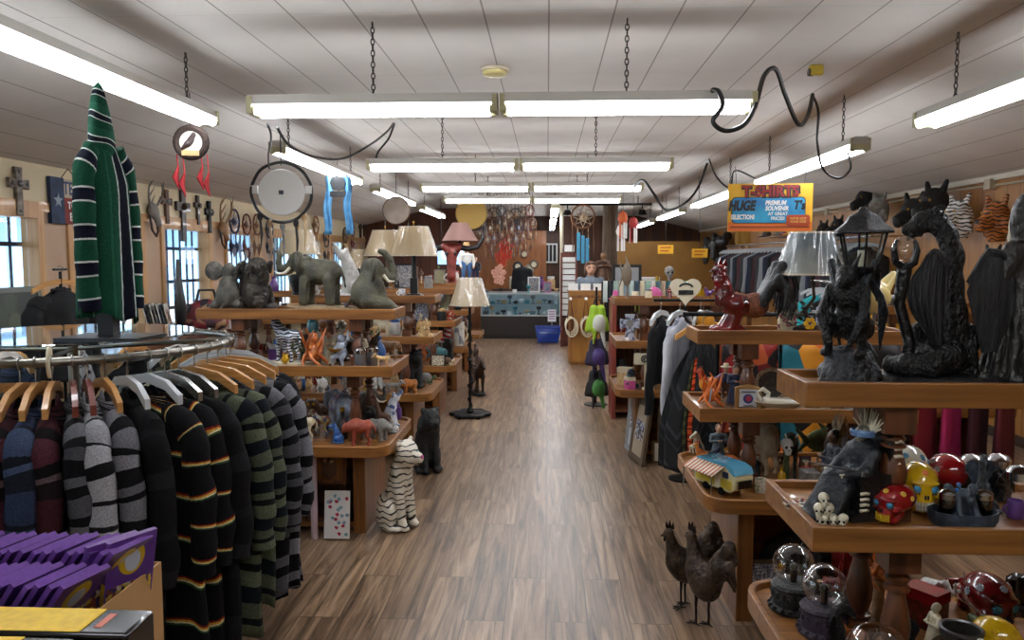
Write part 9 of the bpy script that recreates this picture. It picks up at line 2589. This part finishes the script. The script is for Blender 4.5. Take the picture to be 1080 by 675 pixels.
b=MB();b.bx(-1.15,.7,-.02,.02,0,2.25);b.build('board',wood('plywood','#7a4519','#9a5c26','z',fine=4),o)
b=MB();b.bx(-1.15,-1.1,.02,.4,0,.05);b.bx(.65,.7,.02,.4,0,.05);b.build('foot',DKBRN,o)
for k,(px,py,c,nm)in enumerate(((546,281,'#1d2228','black and white'),(558,284,'#8a8378','stone grey'),(563,279,'#5b4632','brown'),(553,268,'#6a3a22','copper'),(533,262,'#b39a6a','straw'))):
 p=at(px,py,17.55)
 o=thing('wall_plate','%s round plate hung on the plywood board behind the counter'%nm,'plate',(p.x,17.575,p.z))
 b=MB();b.lathe([(0,.0),(.09,0),(.13,-.02),(.13,-.012),(.09,.006),(0,.006)],(0,0,0),20,Mx);b.build('plate',pm('plate_'+c[1:],c,.4),o)
 b=MB();b.lathe([(0,.012),(.06,.012),(.06,.016),(0,.016)],(0,0,0),16,Mx);b.build('motif',CREAMR,o)
p=at(477,269,14.0)
o=thing('lit_sign','blue and white lit window sign behind the longhorn horns','lit sign',(p.x,14.0,p.z))
b=MB();b.bx(-.27,.27,.0,.04,-.17,.17);b.build('panel',emit('sign_blue_glow','#9cc0ee',1.1),o)
b=MB();b.bx(-.29,.29,.005,.045,.17,.19);b.bx(-.29,.29,.005,.045,-.19,-.17);b.bx(-.29,-.27,.005,.045,-.17,.17);b.bx(.27,.29,.005,.045,-.17,.17);b.cyl((-.2,.02,.19),(-.2,.02,2.7-p.z),.004,seg=5);b.cyl((.2,.02,.19),(.2,.02,2.7-p.z),.004,seg=5);b.build('frame',BLACK,o)
text('OU',.26,emit('sign_white_glow','#ffffff',1.6),o,(0,-.004,0),bold=.006)
p=on(549,15.2,0)
o=thing('black_gown','black gown on a stand left of the counter plates','gown',(at(551,290,16.4).x,16.4,0))
me=blob('gown',[Cp((0,0,.5),(0,0,1.05),.22,.13),El((0,0,1.25),(.15,.1,.16)),El((0,0,1.36),(.17,.09,.08)),Cp((.16,0,1.34),(.2,0,1.0),.06,.05),Cp((-.16,0,1.34),(-.2,0,1.0),.06,.05)],44,.05,cut=None);me.materials.append(SHK);place(me,'dress',o)
b=MB();b.cyl((0,0,0),(0,0,1.46),.02);b.lathe([(0,0),(.18,0),(.18,.015),(0,.03)],seg=16);b.build('stand',BLKMET,o)
for k,(px,py,Y,c,nm,r0)in enumerate(((534,262,14.2,'#c8341c','bright orange red',.12),(529,272,14.6,'#c2452a','coral red',.09),(526,290,13.9,'#d09a84','salmon pink',.1))):
 p=at(px,py,Y)
 o=thing('flower_garland','%s flower garland hanging left of the counter'%nm,'garland',p)
 b=MB()
 r=random.Random(k)
 for i in range(12):
  a=i*2.4;q=Vector((r0*math.sqrt(i/12)*math.cos(a)*1.1,r.uniform(-.04,.04),r0*math.sqrt(i/12)*math.sin(a)*1.6))
  for j in range(5):b.ball(q+Vector((.03*math.cos(j*1.257),-.01,.03*math.sin(j*1.257))),(.026,.015,.026),6)
 b.build('blossom',pm('garland_'+c[1:],c,.6),o)
 b=MB();b.cyl((0,.02,-.1),(0,.02,2.74-p.z),.005,seg=5);b.build('hanging_string',CORD,o)
for k in range(5):
 cn,m_=CC[(k*4+1)%14]
 far('vase' if k%2 else 'jar','counter_vase' if k%2 else 'counter_jar','%s %s standing on the back shelf behind the counter, number %d'%(cn,'vase' if k%2 else 'jar',k+1),'vase' if k%2 else 'jar',541+10*k,308,17.0,13,m_,z=.951)
o=thing('back_shelf','low dark cupboard behind the glass counter','cupboard',(-.3,17.05,0));b=MB();b.bx(-.9,.9,-.2,.2,0,.92);b.build('carcass',REDWOOD,o);b=MB();b.bx(-.92,.92,-.22,.22,.92,.95);b.build('top_board',TURN,o)
far('picture_frame','picture_frame','white framed picture standing on the glass counter','picture frame',563,308,15.85,16,WHITE,z=.9265,mats={'picture':PHOTO[0]})
far('picture_frame','picture_frame','pink and grey framed picture standing on the glass counter','picture frame',577,308,15.85,11,PINK,z=.9265,mats={'picture':PHOTO[3]})
o=thing('timber_post','rough grey brown timber post near the back wall right of the track light','post',(at(644,270,15.6).x,15.7,0))
b=MB();b.tube([(0,0,0),(.01,0,.9),(-.01,.01,1.8),(0,0,2.74)],[.16,.15,.155,.15],12);b.build('trunk',wood('rough_bark','#3a2c20','#6a5540','z',1.5,.8,0),o)
far('robed','wooden_statue','carved red brown robed statue left of the timber post','statue',636,290,15.2,36,[BROWN,BROWN,BROWN,pm('carved_face','#9a6a44',.5),BROWN],z=1.061)
o=thing('black_plinth','tall black plinth under the carved red brown statue','plinth',(at(636,300,15.2).x,15.2,0));b=MB();b.bx(-.28,.28,-.2,.2,0,1.02);b.build('block',BLACK,o);b=MB();b.bx(-.3,.3,-.22,.22,1.02,1.06);b.build('cap_board',BLACKR,o)
o=thing('iron_stand','black wrought iron stand with scrolls behind the skull shelf','iron stand',(1.85,2.75,0))
b=MB()
for x in(-.12,.0,.34):b.cyl((x,0,0),(x,0,1.45),.012)
for z in(.6,1.02,1.42):b.tube([(-.12,0,z),(.34,0,z)],.008)
b.build('frame',BLKMET,o)
for k,z in enumerate((1.22,.8)):
 b=MB();b.tube([(.17+(.12-.0045*t)*math.cos(t*.35+k),0,z+(.12-.0045*t)*math.sin(t*.35+k))for t in range(24)],.007,6);b.build('scroll',BLKMET,o)
o=thing('bright_rail','low black rail of magenta and crimson dresses behind the skull shelf','rail',(2.4,4.8,0))
b=MB();b.cyl((-.5,0,.98),(.6,0,.98),.012)
for x in(-.5,.6):b.cyl((x,0,0),(x,0,.98),.012);b.tube([(x,-.2,.012),(x,.2,.012)],.012)
b.build('frame',BLKMET,o)
for k,(nm,c)in enumerate((('dark red','#4f1018'),('magenta','#a31c52'),('crimson','#7d1222'),('deep pink','#b02058'),('wine','#3d0f1a'),('burgundy','#5c1420'))):
 x=2.02+.16*k
 hanger((x,4.8,.98-.083),.9,HWOOD,'wooden hanger of the %s dress behind the skull shelf'%nm)
 garment('hanging_dress','%s dress hanging on the low black rail behind the skull shelf'%nm,'dress',(x,4.8,.885),.9,[pm('dress_'+c[1:],c,.8)]*2,seed=3+k%3,L=.62,W=.2,hood=False,rad=5,sleeves=False,group='dresses on the low black rail')
o=thing('blanket_rail','low black rail of bright patterned blankets behind the second right stand','rail',(1.5,4.3,0))
b=MB();b.cyl((-.55,0,1.16),(.5,0,1.16),.012)
for x in(-.55,.5):b.cyl((x,0,0),(x,0,1.16),.012);b.tube([(x,-.2,.012),(x,.2,.012)],.012)
b.build('frame',BLKMET,o)
for k,(nm,cols,sc)in enumerate((('red, black and gold',['#8a1c18','#141214','#b5532a','#141214','#c79a3a','#6d1a1a'],9),('red, orange and teal',['#b03a1c','#d48a22','#1f6a78','#141214','#c9601f','#141214'],7),('black and crimson',['#141214','#7d1820','#141214','#3a3438','#a33a2a'],9))):
 b=MB();x=1.12+.33*k
 b.sheet(lambda u,v:(x-.15+.3*u,4.3-.03-.02*v+.015*math.sin(u*8+k),1.178-.75*v),12,8)
 b.sheet(lambda u,v:(x-.15+.3*u,4.3+.03+.015*math.sin(u*7+k),1.178-.6*v),12,8)
 b.sheet(lambda u,v:(x-.15+.3*u,4.3-.03+.06*v,1.178+.012*math.sin(pi*v)),12,4)
 o=b.build('blanket',patches('blanket_%d'%k,cols,sc),solid=.008,angle=180)
 tag(o,'%s patterned blanket over the rail behind the second right stand'%nm,'blanket','blankets on the low rail')
cd=bpy.data.cameras.new('camera');co=bpy.data.objects.new('camera',cd);COL.objects.link(co)
co.location=CAM;co.rotation_euler=CAMROT
cd.sensor_width=36;cd.lens=F/1080*36;cd.clip_end=200;cd.clip_start=.05
SC.camera=co
w=bpy.data.worlds.new('world');SC.world=w;w.use_nodes=True
bg=w.node_tree.nodes['Background'];bg.inputs[0].default_value=(.72,.86,1,1);bg.inputs[1].default_value=5.5
sd=bpy.data.lights.new('sun','SUN');sd.energy=11.0;sd.angle=R(1);sd.color=(1,.96,.9)
so=bpy.data.objects.new('sun',sd);COL.objects.link(so);so.rotation_euler=(R(20),R(48),0);so.location=(10,0,12)
SC.view_settings.view_transform='Standard';SC.view_settings.look='None'
SC.view_settings.exposure=0.12;SC.view_settings.gamma=1;SC.view_settings.use_curve_mapping=False
SC.cycles.use_denoising=True;SC.cycles.denoiser='OPENIMAGEDENOISE'
SC.cycles.max_bounces=6;SC.cycles.diffuse_bounces=3;SC.cycles.glossy_bounces=2;SC.cycles.transmission_bounces=4;SC.cycles.transparent_max_bounces=10
SC.cycles.caustics_reflective=False;SC.cycles.caustics_refractive=False
SC.cycles.sample_clamp_indirect=6
SC.cycles.use_light_tree=True
